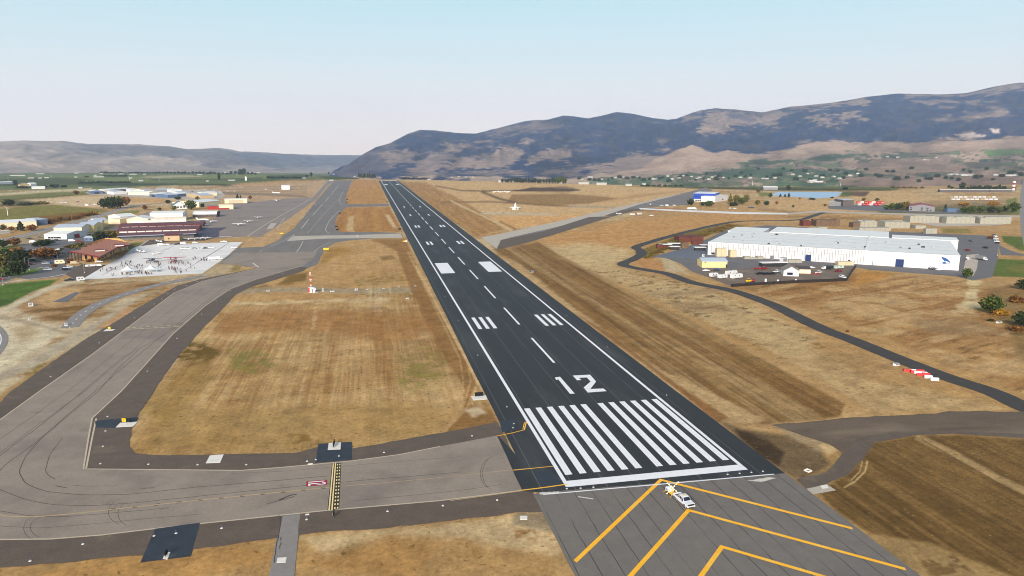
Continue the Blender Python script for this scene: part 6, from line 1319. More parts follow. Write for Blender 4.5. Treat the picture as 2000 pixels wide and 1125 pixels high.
# ================================================================== BUILDINGS, RIGHT
def wh_extra(t, X, D, h):
    lw = 2 * X
    mb = MB(); mb.box((X * .0 - 0 + lw * .16, D / 2, h + .55), (1.6, D + .6, .5), R_WHITE); mb.build('roof_ridge_duct', t)
    for k in range(9): mb = MB(); mb.box((0, 3 + k * (D - 6) / 8, h + .345), (lw * .97, .25, .06), W_GREY); mb.build('roof_seam', t) if k % 2 == 0 else None
    rr = random.Random(3)
    for k in range(26):
        mb = MB(); s_ = rr.choice((1.0, 1.4, 2.2)); mb.box((0, 0, .5), (s_, s_ * .8, .9), rr.choice((W_GREY, METAL, D_DARK))); mb.build('roof_vent', t, (rr.uniform(-X * .9, X * .9), rr.uniform(4, D - 4), h + .3))
    # light panel stripes of the metal wall
    mb = MB()
    for k in range(60): xk = -X + (k + .5) * lw * .66 / 60; mb.box((xk, -.035, h / 2 + .2), (.3, .07, h - .6), W_GREY)
    mb.build('wall_ribs', t); mb = MB(); mb.box((-X + lw * .33, -.06, h * .66), (lw * .52, .12, .14), W_GREY); mb.build('pipe', t)
    # emblem and lettering lines on the front wall
    EM = pm('blue emblem paint', (24, 78, 140), .5); mb = MB(); ex_ = X - 8; es = .75
    pr = [(0, 0), (-2.6, 3.2), (-3.4, 5.6), (-.6, 4.9), (1.6, 3.4), (3.4, 1.0), (3.9, -1.2), (2.6, .2), (.8, .9), (-.2, .8)]
    mb.face([(ex_ + a * es, -.05, 5.2 + b * .8 * es) for a, b in pr][::-1], EM); mb.face([(ex_ + a * es, -.05, 5.0 + b * es) for a, b in [(-2.2, -.6), (-1.6, .3), (0, .3), (1.2, -.5), (.2, -1.4), (-1.6, -1.3)]][::-1], EM)
    for a, b, z_ in ((-6, -2.6, 2.6), (-2.2, 6, 2.6), (-4.2, -3.2, 1.2), (-2.6, 4.2, 1.2)):
        n_ = int((b - a) / .8)
        for i in range(n_): mb.box((ex_ + (a + i * .8) * es, -.05, 2.2 + z_ * es), (.3, .05, .35 if i % 3 else .45), EM)
    mb.build('wall_emblem', t)
wh = BD('warehouse', 'huge white metal warehouse with a blue swoosh emblem on its front wall', (1382, 497.5), (1872, 528.5), 95, 9.6, W_WHITE, R_WHITE, 0, cat='warehouse', over=.25,
   doors=[(.345 + .09, 4.5, 4.6, D_BLUE), (.425 - .012, 4.0, 4.4, D_WHITE), (.17, 4.6, 4.4, D_WHITE), (.79, 5, 5.2, D_BLUE), (.775 - .02, 5.4, 5.0, D_WHITE)], windows=[(.025, 1.2, 2.4, 1.6), (.6, 1.5, 1.5, 2.5)], side_doors=[(f, 4, 4, D_TAN) for f in (.15, .3, .45, .6, .75, .9)], extra=wh_extra)
_A = Vector(U(1382, 497.5)); _B = Vector(U(1872, 528.5)); _e = (_B - _A).normalized(); _n = Vector((-_e.y, _e.x))
def WP(a, b): p = _A + _e * a + _n * b; return (p.x, p.y, 0)
BD('warehouse', 'white rear annex roof behind the left end of the big warehouse', WP(-4, 95.5), WP(25, 95.5), 40, 9.2, W_WHITE, R_WHITE, cat='warehouse')
BD('warehouse', 'long white rear annex roof behind the middle of the big warehouse', WP(31, 95.5), WP(122, 95.5), 50, 9.9, W_WHITE, R_WHITE, cat='warehouse')
BD('warehouse', 'white rear annex roof behind the right end of the big warehouse', WP(125, 95.5), WP(170, 95.5), 24, 9.9, W_WHITE, R_WHITE, cat='warehouse')
BD('barn', 'small pale yellow building with a grey metal roof left of the fenced yard', (1371, 522.8), (1420, 522.8), 13, 4.2, W_YEL, R_BG, 1.6, 'x', windows=[(.12, 3.4, .9, .6)], doors=[(.97, .9, 2.2, D_DARK)])
BD('long_canopy', 'long white roofed canopy behind the parked trucks in the yard', (1489, 521.5), (1537, 520.5), 5, 2.6, D_DARK, R_WHITE, cat='canopy')
BD('yard_house', 'white gabled house with a grey roof inside the fenced yard', (1530, 539), (1560, 540), 12, 3.4, W_WHITE, R_GREY, 2.6, 'y', cat='house', windows=[(.42, 1.6, 3.4, 1.6)])
BD('shed', 'low brown roofed shed attached right of the white yard house', (1561, 534), (1583, 534.5), 9, 2.8, W_CREAM, R_DK, 1, 'x')
def blue_extra(t, X, D, h):
    mb = MB(); mb.extr([(-X - 3, 4.2), (X + 1, 4.2), (X - 5, 7.6), (-X + 2, 7.6)], -9, .2, B_BLUE); mb.build('canopy_roof', t)
    mb = MB(); mb.box((0, -4.4, 2.1), (2 * X - 4, 8.0, 4.2), W_WHITE); mb.build('office_wing', t)
    for k in range(7): mb = MB(); mb.box((-X + 6 + k * (2 * X - 12) / 6, -8.5, 1.9), (3.4, .3, 1.8), GLASS); mb.build('window', t)
BD('hangar', 'white and bright blue hangar with a blue canopy roof beyond the fields', (1354, 392.5), (1396, 393.5), 55, 13, B_BLUE, R_WHITE, 0, extra=blue_extra, over=.3)
BD('hangar', 'white side block at the right of the bright blue hangar', (1396.5, 395), (1421, 391), 24, 9, W_WHITE, R_WHITE, 0, windows=[(.6, 3, 6, 2)])
BD('warehouse', 'long white roof beyond the reservoir, seen past the little field', (1491, 371), (1519, 371.2), 24, 6, W_GREY, R_WHITE, 2, 'x')
BD('warehouse', 'grey fronted warehouse with white side wall right of the reservoir', (1646, 403), (1667, 403), 30, 9.5, W_DK, R_BG, 0); BD('warehouse', 'low pale grey wing left of the grey fronted warehouse', (1619, 401.5), (1645.5, 402.5), 40, 5.5, W_GREY, R_BG, 0)
BD('red_roofed_building', 'grey building with a broad dull red roof among trees', (1775, 412), (1825, 413.5), 44, 6.4, W_GREY, R_RED, 3, 'y', windows=[(f, z_, 2.2, 1.4) for f in (.08, .5, .72, .85) for z_ in (1.8, 4.4)][:7])
BD('shed', 'small slate blue shed right of the red roofed building', (1850, 414.5), (1872, 414.5), 8, 5, W_BLUE, W_BLUE)
for k, (a, b, lab) in enumerate(((1836, 1886, 'left third of the long white roof line at the far right'), (1887, 1932, 'middle third of the long white roof line at the far right'), (1933, 1976, 'right third of the long white roof line at the far right'))): BD('storage_row', lab, (a, 375.3 - k * .1), (b, 375.6), 12, 5, W_DK, R_WHITE, .6, 'x', group='far storage rows')
# tower with white and red bands
x, y = U(1979, 371.5); t = empty('banded_tower', (x, y, 0), 0, 'slim tower with white and red bands at the far right', 'tower')
for k in range(5): mb = MB(); mb.box((0, 0, 2 + k * 4), (4.2 if k % 2 == 0 else 3.2, 3.2, 4), P_WHITE if k % 2 == 0 else D_RED); mb.build('tower_section', t)
# wooden and plastic bins in stacks
def bins(px0, px1, py, h, d, M, label, group):
    a, b = U(px0, py), U(px1, py); Wd = math.hypot(b[0] - a[0], b[1] - a[1]); ang = math.atan2(b[1] - a[1], b[0] - a[0]); mb = MB(); n = max(1, round(Wd / 5)); rr = random.Random(int(px0 + py)); s_ = Wd / n
    for k in range(n):
        for j in range(max(1, round(d / 5))):
            hh = h - .76 * rr.choice((0, 0, 0, 1)); mb.box((-Wd / 2 + (k + .5) * s_, 2.5 + j * 5, hh / 2), (s_ - .15, 4.8, hh), M)
    o = mb.build('bin_stack', None, ((a[0] + b[0]) / 2, (a[1] + b[1]) / 2, 0), ang); return tag(o, label, 'bin stack', group)
for a in ((1326, 1374, 473, 4.5, 20, RBIN, 'large block of red brown wooden bins left of the warehouse'), (1352, 1372, 478, 4, 6, RBIN, 'short red brown bin row in front of the large block'), (1283, 1309, 485.5, 3, 6, RBIN, 'low brown bin row at the left edge of the loading yard'),
          (1331, 1345, 485, 4.2, 5, WOODBIN, 'small brown bin stack right of the white sheds'), (1568, 1584, 441.5, 6, 10, RBIN, 'dark red bin stack beyond the warehouse'), (1594, 1640, 442, 7, 16, WOODBIN, 'wide brown bin stack beyond the warehouse roof'), (1666, 1679, 444.5, 5, 8, WOODBIN, 'small dark bin stack left of the pale stacks'),
          (1680, 1713, 443, 6.5, 16, GBIN, 'pale grey bin stack left of the gap beyond the warehouse'), (1728, 1777, 446, 7, 22, GBIN, 'broad pale grey bin stack right of the gap beyond the warehouse'), (1678, 1740, 451, 3.2, 8, GBIN, 'low pale bin row right behind the warehouse roof'), (1777, 1834, 435, 7.5, 14, GBIN, 'far pale bin wall, left section'),
          (1848, 1904, 436.5, 7.5, 14, GBIN, 'far pale bin wall, middle section'), (1914, 1974, 437, 7.5, 14, GBIN, 'far pale bin wall, right section'), (1808, 1830, 456.5, 5, 6, GBIN, 'small pale bin block by the olive verge'), (1580, 1616, 449, 3, 6, GBIN, 'pale bin row beyond the centre of the warehouse'), (1788, 1808, 447, 3.5, 12, GBIN, 'scattered pale bins beside the broad stack'),
          (1399.5, 1419, 501.3, 6.2, 2.2, D_TAN, 'tall pallet stack against the warehouse front, left'), (1426, 1439, 502.5, 5.2, 2.0, D_TAN, 'second pallet stack against the warehouse front'), (1454, 1492, 506.2, 1.9, 1.6, GBIN, 'row of pale crates along the warehouse front'), (1526, 1567, 513.5, 2.2, 1.8, GBIN, 'longer row of pale crates behind the yard house'),
          (1637, 1668, 518.5, 2.4, 2.2, D_TAN, 'stack of tan crates at the yard corner'), (1640, 1648, 510.5, 5, 2, WOODBIN, 'tall narrow pallet stack near the yard corner'), (1703, 1709, 518, 3.4, 1.5, GBIN, 'small wire rack stack right of the yard corner')):
    bins(*a[:6], a[6], 'bin stacks')
for px, py, w_, lab in ((1300, 483.5, 22, 'white open shed roof at the left end of the loading yard'), (1318, 481.5, 24, 'second white shed roof in the loading yard'), (1318, 488, 18, 'white open front shed nearest the loading yard'), (1368, 489.5, 20, 'white tarp covered pallets left of the warehouse corner'), (1375, 484.5, 12, 'small white tarp stack touching the warehouse corner')):
    BD('open_shed', lab, (px - w_ / 2, py), (px + w_ / 2, py), 4, 2.4, D_DARK, R_WHITE, over=.6)
x, y = U(1502, 517); cabinet(1530, 513, 4.5, 3, 3.6, 'large white air handling box on the warehouse front', 'air_handler', W_WHITE); cabinet(1373.5, 501, 1.2, 1.2, 1.6, 'white box at the near left corner of the warehouse'); cabinet(1508, 506, 2.2, 1.5, 2.4, 'grey machine on the warehouse front left of the air handler', 'machine', W_GREY)
# fence round the yard
FEN = pm('dark slatted fence', (40, 34, 32), .8, var=.2, scale=1)
fx = [(1652 + 20, 521.5), (1664, 532), (1654, 549), (1600, 551.5), (1560, 553), (1500, 556.5), (1460, 559), (1428, 561)]
x0, y0 = U(1560, 553); t = empty('yard_fence', (x0, y0, 0), 0, 'dark slatted fence round the gravel yard with parked vehicles', 'fence')
for a, b in zip(fx[:-1], fx[1:]):
    a, b = U(*a), U(*b); L_ = math.hypot(b[0] - a[0], b[1] - a[1]); an = math.atan2(b[1] - a[1], b[0] - a[0]); mb = MB(); mb.box(((a[0] + b[0]) / 2 - x0, (a[1] + b[1]) / 2 - y0, 1.1), (L_, .12, 1.7), FEN, an); mb.build('fence_panel', t)
    n = max(1, int(L_ / 4))
    mb = MB()
    for k in range(n + 1): mb.box((a[0] + (b[0] - a[0]) * k / n - x0, a[1] + (b[1] - a[1]) * k / n - y0, 1.15), (.12, .16, 1.9), FEN, an)
    mb.build('fence_posts', t)
# white cone antenna on its round counterpoise building
x, y = U(1006.5, 409); t = empty('beacon_station', (x, y, 0), 0, 'white round navigation beacon building topped by a tall white cone', 'beacon')
mb = MB(); mb.tube((0, 0, 0), (0, 0, 3), 5.2, 5.2, P_WHITE, 20); mb.build('wall', t); mb = MB(); mb.tube((0, 0, 3), (0, 0, 3.4), 8.0, 8.0, P_WHITE, 24); mb.build('counterpoise', t); mb = MB(); mb.tube((0, 0, 3.4), (0, 0, 8.5), 1.7, .8, P_WHITE, 16); mb.tube((0, 0, 8.5), (0, 0, 9.8), .8, .1, P_WHITE, 16); mb.build('antenna_cone', t)
mb = MB()
for k in range(12): a = k * math.pi / 6; mb.tube((8 * math.cos(a), 8 * math.sin(a), 0), (8 * math.cos(a), 8 * math.sin(a), 3), .15, .15, METAL, 5)
mb.build('posts', t); mb = MB(); mb.box((0, -5.2, 1.3), (1.4, .3, 2.4), D_DARK); mb.build('door', t)

# ================================================================== VEHICLES
WH_ = 'white'
for a in (
    # on the white ramp
    (359, 487, 75, 'suv', 'white', 'first car from the left in the row of six on the white ramp', 'row of six on the ramp'), (368, 486.6, 75, 'suv', 'white', 'second car from the left in the row of six on the white ramp', 'row of six on the ramp'), (380, 486.3, 75, 'car', 'silver', 'third car from the left in the row of six on the white ramp', 'row of six on the ramp'),
    (393, 486, 75, 'suv', 'white', 'fourth car from the left in the row of six on the white ramp', 'row of six on the ramp'), (402, 485.6, 75, 'car', 'grey', 'fifth car from the left in the row of six on the white ramp', 'row of six on the ramp'), (412, 485.2, 75, 'suv', 'white', 'sixth car, at the right end of the row on the white ramp', 'row of six on the ramp'),
    (327, 479, 60, 'car', 'white', 'car second from the left along the back edge of the ramp', 'vehicles along the back edge of the ramp'), (337, 478.5, 60, 'suv', 'silver', 'silver car third from the left along the back edge of the ramp', 'vehicles along the back edge of the ramp'), (348, 478, 60, 'pickup', 'black', 'dark pickup in the row along the back edge of the ramp', 'vehicles along the back edge of the ramp'),
    (359, 477.5, 60, 'van', 'white', 'white van in the row along the back edge of the ramp', 'vehicles along the back edge of the ramp'), (368, 477, 60, 'suv', 'tan', 'tan car at the right of the row along the ramp back edge', 'vehicles along the back edge of the ramp'), (381, 475.5, 90, 'car', 'white', 'white car standing apart at the back edge of the ramp', None),
    (437, 473.5, 85, 'pickup', 'white', 'white pickup on the dirt at the top right corner of the ramp', None), (306, 496, 80, 'pickup', 'white', 'lone white pickup in the middle of the ramp right of the terminal', None), (457, 485.5, 80, 'suv', 'white', 'white car near the right edge of the ramp', None), (414.5, 507.5, 75, 'van', 'white', 'left one of two white vans right of the crowd', None), (427, 507, 75, 'van', 'white', 'right one of two white vans right of the crowd', None),
    (194, 513, 70, 'suv', 'white', 'white car parked close under the terminal wall', None), (315, 480, 75, 'van', 'white', 'large white van at the left of the ramp back edge', 'vehicles along the back edge of the ramp'),
    (332, 370.5, 85, 'pickup', 'white', 'white pickup left of the vehicles behind the far hangars', None), (345, 371, 85, 'van', 'white', 'white van behind the far hangars, left part', None), (356, 370, 85, 'van', 'grey', 'grey van behind the far hangars', None), (376, 375, 85, 'suv', 'black', 'black car between the far hangars and the planes', None), (407, 376, 85, 'van', 'white', 'white van between the planes of the far hangar apron', None), (431, 376, 85, 'pickup', 'white', 'white pickup right of the far hangar apron planes', None),
    (40, 503, 80, 'car', 'silver', 'silver car under the brown tree of the middle car row', None), (72, 496, 80, 'suv', 'black', 'black car in front of the middle car row', None), (88, 489, 80, 'car', 'grey', 'grey car at the right end of the middle car row', None), (40, 489, 80, 'car', 'white', 'white car at the left end of the middle car row', None), (90, 516, 80, 'suv', 'silver', 'silver car below the rusty brown tree', None), (103, 514, 80, 'car', 'blue', 'blue car below the rusty brown tree, right', None),
    # left car parks
    (94, 528, 80, 'suv', 'white', 'white car alone on the small south car park', None), (133, 524, 60, 'pickup', 'white', 'white pickup beside a dark one at the terminal corner', None), (129, 528, 60, 'suv', 'black', 'dark car at the terminal corner of the south car park', None), (8, 494, 80, 'car', 'white', 'white car at the left frame edge beyond the trees', None), (21, 499.5, 30, 'car', 'white', 'white car nosed in beneath the left trees', None),
    (53, 491.5, 80, 'car', 'blue', 'blue car left in the middle row of the car park', None), (66, 491, 80, 'car', 'white', 'white car in the middle row of the car park', None), (76, 489.5, 80, 'suv', 'silver', 'silver car right in the middle row of the car park', None), (50, 497, 80, 'suv', 'white', 'white car in front of the middle row of the car park', None), (115, 489, 80, 'car', 'white', 'white car beside the olive tree left of the terminal', None),
    (65, 474.5, 80, 'van', 'white', 'white van on the road side of the car park', None), (58, 467, 80, 'car', 'black', 'black car on the verge near the road', None), (78, 464, 80, 'car', 'grey', 'grey car near the left end of the low white building', None), (97, 470.5, 75, 'suv', 'black', 'black car at the wall of the low white building, left', None), (104, 470.8, 75, 'car', 'blue', 'blue car at the wall of the low white building, middle', None),
    (112, 470.6, 75, 'suv', 'black', 'black car at the wall of the low white building, right', None), (155, 461, 45, 'car', 'black', 'black car left at the foot of the cream hangar', None), (163, 459.5, 45, 'car', 'grey', 'grey car right at the foot of the cream hangar', None), (64, 510, 80, 'car', 'black', 'black car under the brownish tree, left', None), (80, 511, 80, 'car', 'grey', 'grey car under the brownish tree, right', None),
    (60, 517, 80, 'car', 'red', 'dark red car behind the two lamp posts', None), (-1, 547.5, 60, 'car', 'red', 'red car cut by the left frame edge', None), (136, 549, 60, 'pickup', 'black', 'black pickup on the dirt just below the ramp corner', None), (154, 472, 75, 'pickup', 'red', 'red pickup left of the blue grey cabin', None), (141, 472, 75, 'van', 'white', 'white van left of the red pickup by the cabin', None), (147, 516, 80, 'van', 'tan', 'tan shuttle in front of the terminal portico', None),
    (120, 396, 80, 'pickup', 'white', 'white pickup in the dirt yard left of the big dark trees', None), (128, 397, 80, 'suv', 'white', 'white car left in the dirt yard', None), (170, 402, 80, 'van', 'white', 'white van in the dirt yard nearest the big dark trees', None), (185, 400, 80, 'pickup', 'white', 'white pickup beside the big dark trees', None), (152, 395, 80, 'pickup', 'black', 'dark pickup in the middle of the dirt yard', None),
    # right side
    (1272, 422, 85, 'pickup', 'white', 'white pickup alone on the dry field below the thin road', None), (1292, 402, 80, 'pickup', 'white', 'white pickup at the left of the group by the dark strip', None), (1426, 407.5, 85, 'car', 'white', 'left one of two white cars on the far field road', None), (1435, 407.8, 85, 'car', 'white', 'right one of two white cars on the far field road', None),
    (1464, 406, 85, 'car', 'blue', 'left one of two blue cars on the far field road', None), (1470, 406, 85, 'suv', 'blue', 'right one of two blue cars on the far field road', None), (1379, 530, 80, 'car', 'white', 'white car in front of the pale yellow building', None), (1400.5, 528.5, 90, 'car', 'blue', 'blue car in front of the pale yellow building', None),
    (1484, 536, 75, 'pickup', 'black', 'black pickup leftmost in the line beside the yard house', None), (1497, 536.5, 75, 'suv', 'black', 'black car second in the line beside the yard house', None), (1508, 536, 75, 'pickup', 'black', 'black pickup next to the yard house', None), (1517, 532, 70, 'pickup', 'white', 'white pickup behind the black ones by the yard house', None), (1493, 526, 75, 'suv', 'red', 'red car under the long canopy in the yard', None),
    (1479, 526, 75, 'car', 'red', 'dark red car left end of the long canopy', None), (1585, 524.5, 80, 'car', 'white', 'white car behind the brown roofed shed', None), (1638, 531, 70, 'pickup', 'red', 'red pickup at the right side of the fenced yard', None), (1645.5, 543, 180, 'suv', 'white', 'white car facing the viewer in the yard corner', None), (1599, 534, 60, 'pickup', 'white', 'white pickup in the middle of the fenced yard', None),
    (1823, 526.5, 85, 'car', 'grey', 'grey car at the warehouse wall under the emblem', None), (1834.5, 528.5, 85, 'car', 'white', 'white car at the warehouse wall under the emblem', None), (1896, 471.5, 20, 'pickup', 'grey', 'grey pickup behind the warehouse right corner', None), (1924, 485, 10, 'suv', 'black', 'black car alone on the east car park', None), (1890, 490, 10, 'pickup', 'red', 'red pickup at the warehouse end wall', None),
    (1889, 507, 30, 'pickup', 'white', 'white pickup by the warehouse end wall', None), (1211, 418.5, 60, 'pickup', 'white', 'white pickup near the dark apron by the old taxiway', None), (1303, 402.5, 80, 'van', 'white', 'white van in the group by the dark strip', None), (1317, 402, 80, 'suv', 'white', 'white car right of the white van by the dark strip', None), (1735, 406, 80, 'car', 'grey', 'grey car on the road left of the tree group', None)):
    vehicle(*a)
for k, (px, py, c) in enumerate(((1942, 460.5, 'black'), (1943, 463, 'white'), (1944, 465.5, 'blue'), (1945, 468, 'white'), (1946, 470.5, 'silver'), (1947, 473, 'white'), (1948, 475.5, 'black'))):
    vehicle(px, py, 80, 'suv' if k % 2 else 'car', c, '%s car, %s from the back in the column on the east car park' % (c, ('first', 'second', 'third', 'fourth', 'fifth', 'sixth', 'last')[k]), 'column of cars on the east car park')
box_truck(1786, 521.5, 90, 'white box truck left of the pair at the warehouse doors'); box_truck(1800.5, 523, 170, 'white truck facing out at the warehouse, middle one', L=6.5); box_truck(1811, 524, 170, 'white truck facing out at the warehouse, right one', L=6.5)
box_truck(1616, 526.5, 265, 'white cab truck with a dark dump box in the yard', box=D_DARK, H=2.4, L=8); box_truck(1351, 410, 90, 'white semi tanker parked along the thin pale road', L=14, H=3.4); box_truck(1916, 508, 170, 'grey roofed box truck on the east car park', box=W_GREY, L=8)
trailer(1637, 525, 80, 'pale green tarped trailer beside the dump truck', pm('pale green tarp', (178, 190, 176), .7), 8, 2.2); trailer(1394, 541, 70, 'white travel trailer leftmost of the four in the yard', W_WHITE, 6, stripe=W_BLUE); trailer(1411, 544, 70, 'white travel trailer second of the four, nearest the road', W_WHITE, 6.5)
trailer(1428, 536.5, 70, 'white travel trailer at the back of the four', W_WHITE, 9, stripe=W_TAN); trailer(1438, 544, 70, 'largest white travel trailer on the right of the four', W_WHITE, 9, 3.0); trailer(158, 549, 60, 'square white box trailer at the bottom left tip of the ramp', W_WHITE, 4, 2.6); trailer(183, 521, 78, 'long white flatbed trailer left of the crowd', W_WHITE, 10, 1.6); trailer(1249, 419.5, 70, 'white trailer with a dark window near the old taxiway', W_WHITE, 6); trailer(1235, 420.5, 70, 'white trailer left of the windowed one near the old taxiway', W_WHITE, 7, 2.4)
trailer(117, 516, 70, 'white bus shelter like trailer at the terminal drive', W_CREAM, 6, 3.0)
for k in range(13): trailer(1676 + (k % 7) * 7.6 + (k // 7) * 3, 397.5 + (k // 7) * 4.2, 80, 'red and white machine right of the grey fronted warehouse, %s row, %s from left' % (('back', 'front')[k // 7], ORD[k % 7]), (P_RED, W_WHITE, D_RED)[k % 3], 6, 3.4, group='red and white machines', stripe=P_WHITE if k % 3 != 1 else P_RED)
for k in range(20): trailer(1858 + (k % 10) * 9.2 + (k // 10) * 4, 386.5 + (k // 10) * 4.5, 80, 'parked white camper behind the golden trees, %s row, %s from left' % (('back', 'front')[k // 10], ORD[k % 10]), W_WHITE if k % 4 else W_TAN, 7, 2.8, group='parked campers')
# yard machines
x, y = U(1462, 552); t = empty('yellow_loader', (x, y, .07), .3, 'yellow wheel loader by the fence at the left of the yard', 'loader'); mb = MB(); mb.box((0, 0, 1.1), (3.2, 1.6, .9), P_YEL); mb.box((-.3, 0, 2.0), (1.2, 1.3, 1.1), P_YEL); mb.build('body', t); mb = MB(); mb.box((-.3, 0, 2.1), (1.25, 1.35, .7), GLASS); mb.build('cab_glass', t)
mb = MB(); mb.tube((1.2, 0, 1.2), (2.6, 0, .6), .12, .12, P_YEL, 6); mb.box((2.9, 0, .5), (.7, 2.0, .8), D_DARK); mb.build('bucket', t); add_wheels(t, (-1.1, 1.1), .85, .5, WHB)
x, y = U(1471, 551); t = empty('red_tractor', (x, y, .07), 1.0, 'red tractor right of the yellow loader by the fence', 'tractor'); mb = MB(); mb.box((.6, 0, 1.0), (1.8, .8, .8), P_RED); mb.box((-.6, 0, 1.6), (1.1, 1.1, 1.4), P_RED); mb.build('body', t); mb = MB(); mb.box((-.6, 0, 1.9), (1.15, 1.15, .7), GLASS); mb.build('cab_glass', t); add_wheels(t, (-.8, 1.1), .75, .5, WHB)
for px, py, lab in ((1495, 554, 'tall white tank standing near the fence in the yard'), (1519, 552, 'shorter white tank right of the tall one by the fence'), (1554, 551, 'small white tank farthest right along the fence')):
    x, y = U(px, py); hh = 2.8 if '"' not in lab and 'tall white' in lab else 1.6; t = empty('storage_tank', (x, y, 0), 0, lab, 'tank'); mb = MB(); mb.tube((0, 0, .1), (0, 0, hh), .55, .55, P_WHITE, 14); mb.build('tank_shell', t); mb = MB(); mb.ball((0, 0, hh), (.55, .55, .2), P_WHITE, 14, 5); mb.tube((0, 0, hh), (0, 0, hh + .35), .12, .12, METAL, 8); mb.build('lid', t)
for px, py, lab in ((1446, 557, 'black covered pile at the left corner of the yard fence'), (1593, 536, 'rusty red machinery heap in the middle of the yard')):
    x, y = U(px, py); mb = MB(); rr = random.Random(int(px))
    for k in range(9): mb.box((rr.uniform(-1.6, 1.6), rr.uniform(-1, 1), rr.uniform(.3, .8)), (rr.uniform(.5, 1.6), rr.uniform(.4, 1), rr.uniform(.4, 1.0)), (P_BLK if px < 1500 else D_RED) if k % 3 else METAL, rr.uniform(0, 3))
    tag(mb.build('scrap_pile', None, (x, y, 0)), lab, 'pile')
# aircraft
RW = pm('red wing paint', (150, 36, 34), .4); DW = pm('dark wing paint', (60, 64, 74), .4); OW = pm('orange wing paint', (206, 92, 34), .4)
for a in ((505, 427, 200, 'white plane parked rightmost on the big apron', 1.05), (485, 435, 190, 'white plane in the middle of three on the big apron', 1.05), (467, 441.5, 185, 'white plane with the widest wings, lowest of three on the apron', 1.35), (413, 435.5, 185, 'white plane behind the big jet near the quonset hangar', 1.2),
          (401, 441, 185, 'small white plane at the end of the farthest maroon row', .8), (540, 393.5, 160, 'white plane beside a dark patch on the upper apron', 1.3), (519, 371.5, 180, 'white plane left of the lone white barn', 1.2), (445, 375, 180, 'left white plane of the pair on the far apron', 1.1), (458, 375, 180, 'right white plane of the pair on the far apron', 1.1),
          (388, 373, 180, 'white plane leftmost on the far hangar apron', 1.1), (400, 372, 180, 'white plane second on the far hangar apron', 1.1), (420, 372.5, 180, 'white plane rightmost on the far hangar apron', 1.1), (472, 367, 180, 'white plane alone on the brown strip far apron', 1.1), (372, 371, 180, 'white plane by the storage at far left apron', 1.1),
          (370, 469.5, 190, 'left plane in the tight row before the pale canopy', .9), (382, 469, 190, 'second plane in the tight row before the pale canopy', .9), (393, 468.5, 190, 'third plane in the tight row before the pale canopy', .9), (403, 468, 190, 'right plane in the tight row before the pale canopy', .9), (277, 494, 120, 'white plane with red trim parked at the terminal corner', 1.1), (312, 473.5, 120, 'white plane left of the tan block', .9)):
    aircraft(*a)
aircraft(384, 450.5, 100, 'orange plane at the end of the middle maroon row', 1.0, wing=OW); aircraft(298, 511.5, 10, 'plane with a dark straight wing inside the crowd', 1.2, wing=DW, body=CARC['grey']); aircraft(341, 511, 8, 'plane with a long red wing at the back of the crowd', 1.5, wing=RW, body=P_WHITE)
aircraft(396, 431.5, 95, 'big white business jet beside the tall white hangars', .95, jet=True); aircraft(540, 378.5, 100, 'long white jet on the pale far apron', 1.1, jet=True); aircraft(1270, 401, 200, 'white plane with a high tail at the corner of the dark strip', 1.0, jet=False)
aircraft(1208, 419.5, 150, 'small white plane on the dark apron by the old taxiway', .9)
# helicopter-like ladder frames, canopies
for px, py, lab in ((250, 533.5, 'left one of two white peaked tents in the crowd'), (295, 531.5, 'right one of two white peaked tents in the crowd')):
    x, y = U(px, py); t = empty('canopy_tent', (x, y, .06), .15, lab, 'tent', 'two white peaked tents'); S_ = 4.1; mb = MB(); n = 8
    prof = [(1, 2.2), (.8, 2.45), (.55, 2.85), (.3, 3.5), (.1, 4.3), (0.0, 4.7)]; vs = []; 
    for f, z in prof: vs += [(S_ * f * cx, S_ * f * cy, z - (.25 if (cx == 0 or cy == 0) and f == 1 else 0) * -1) for cx, cy in ((-1, -1), (0, -.86), (1, -1), (.86, 0), (1, 1), (0, .86), (-1, 1), (-.86, 0))]
    mb.add(vs, [(k * n + i, k * n + (i + 1) % n, (k + 1) * n + (i + 1) % n, (k + 1) * n + i) for k in range(len(prof) - 1) for i in range(n)], P_WHITE, True); mb.build('tent_roof', t)
    for cx in (-1, 1):
        for cy in (-1, 1): mb = MB(); mb.tube((cx * S_ * .97, cy * S_ * .97, 0), (cx * S_ * .97, cy * S_ * .97, 2.25), .06, .06, P_WHITE, 6); mb.build('leg', t)

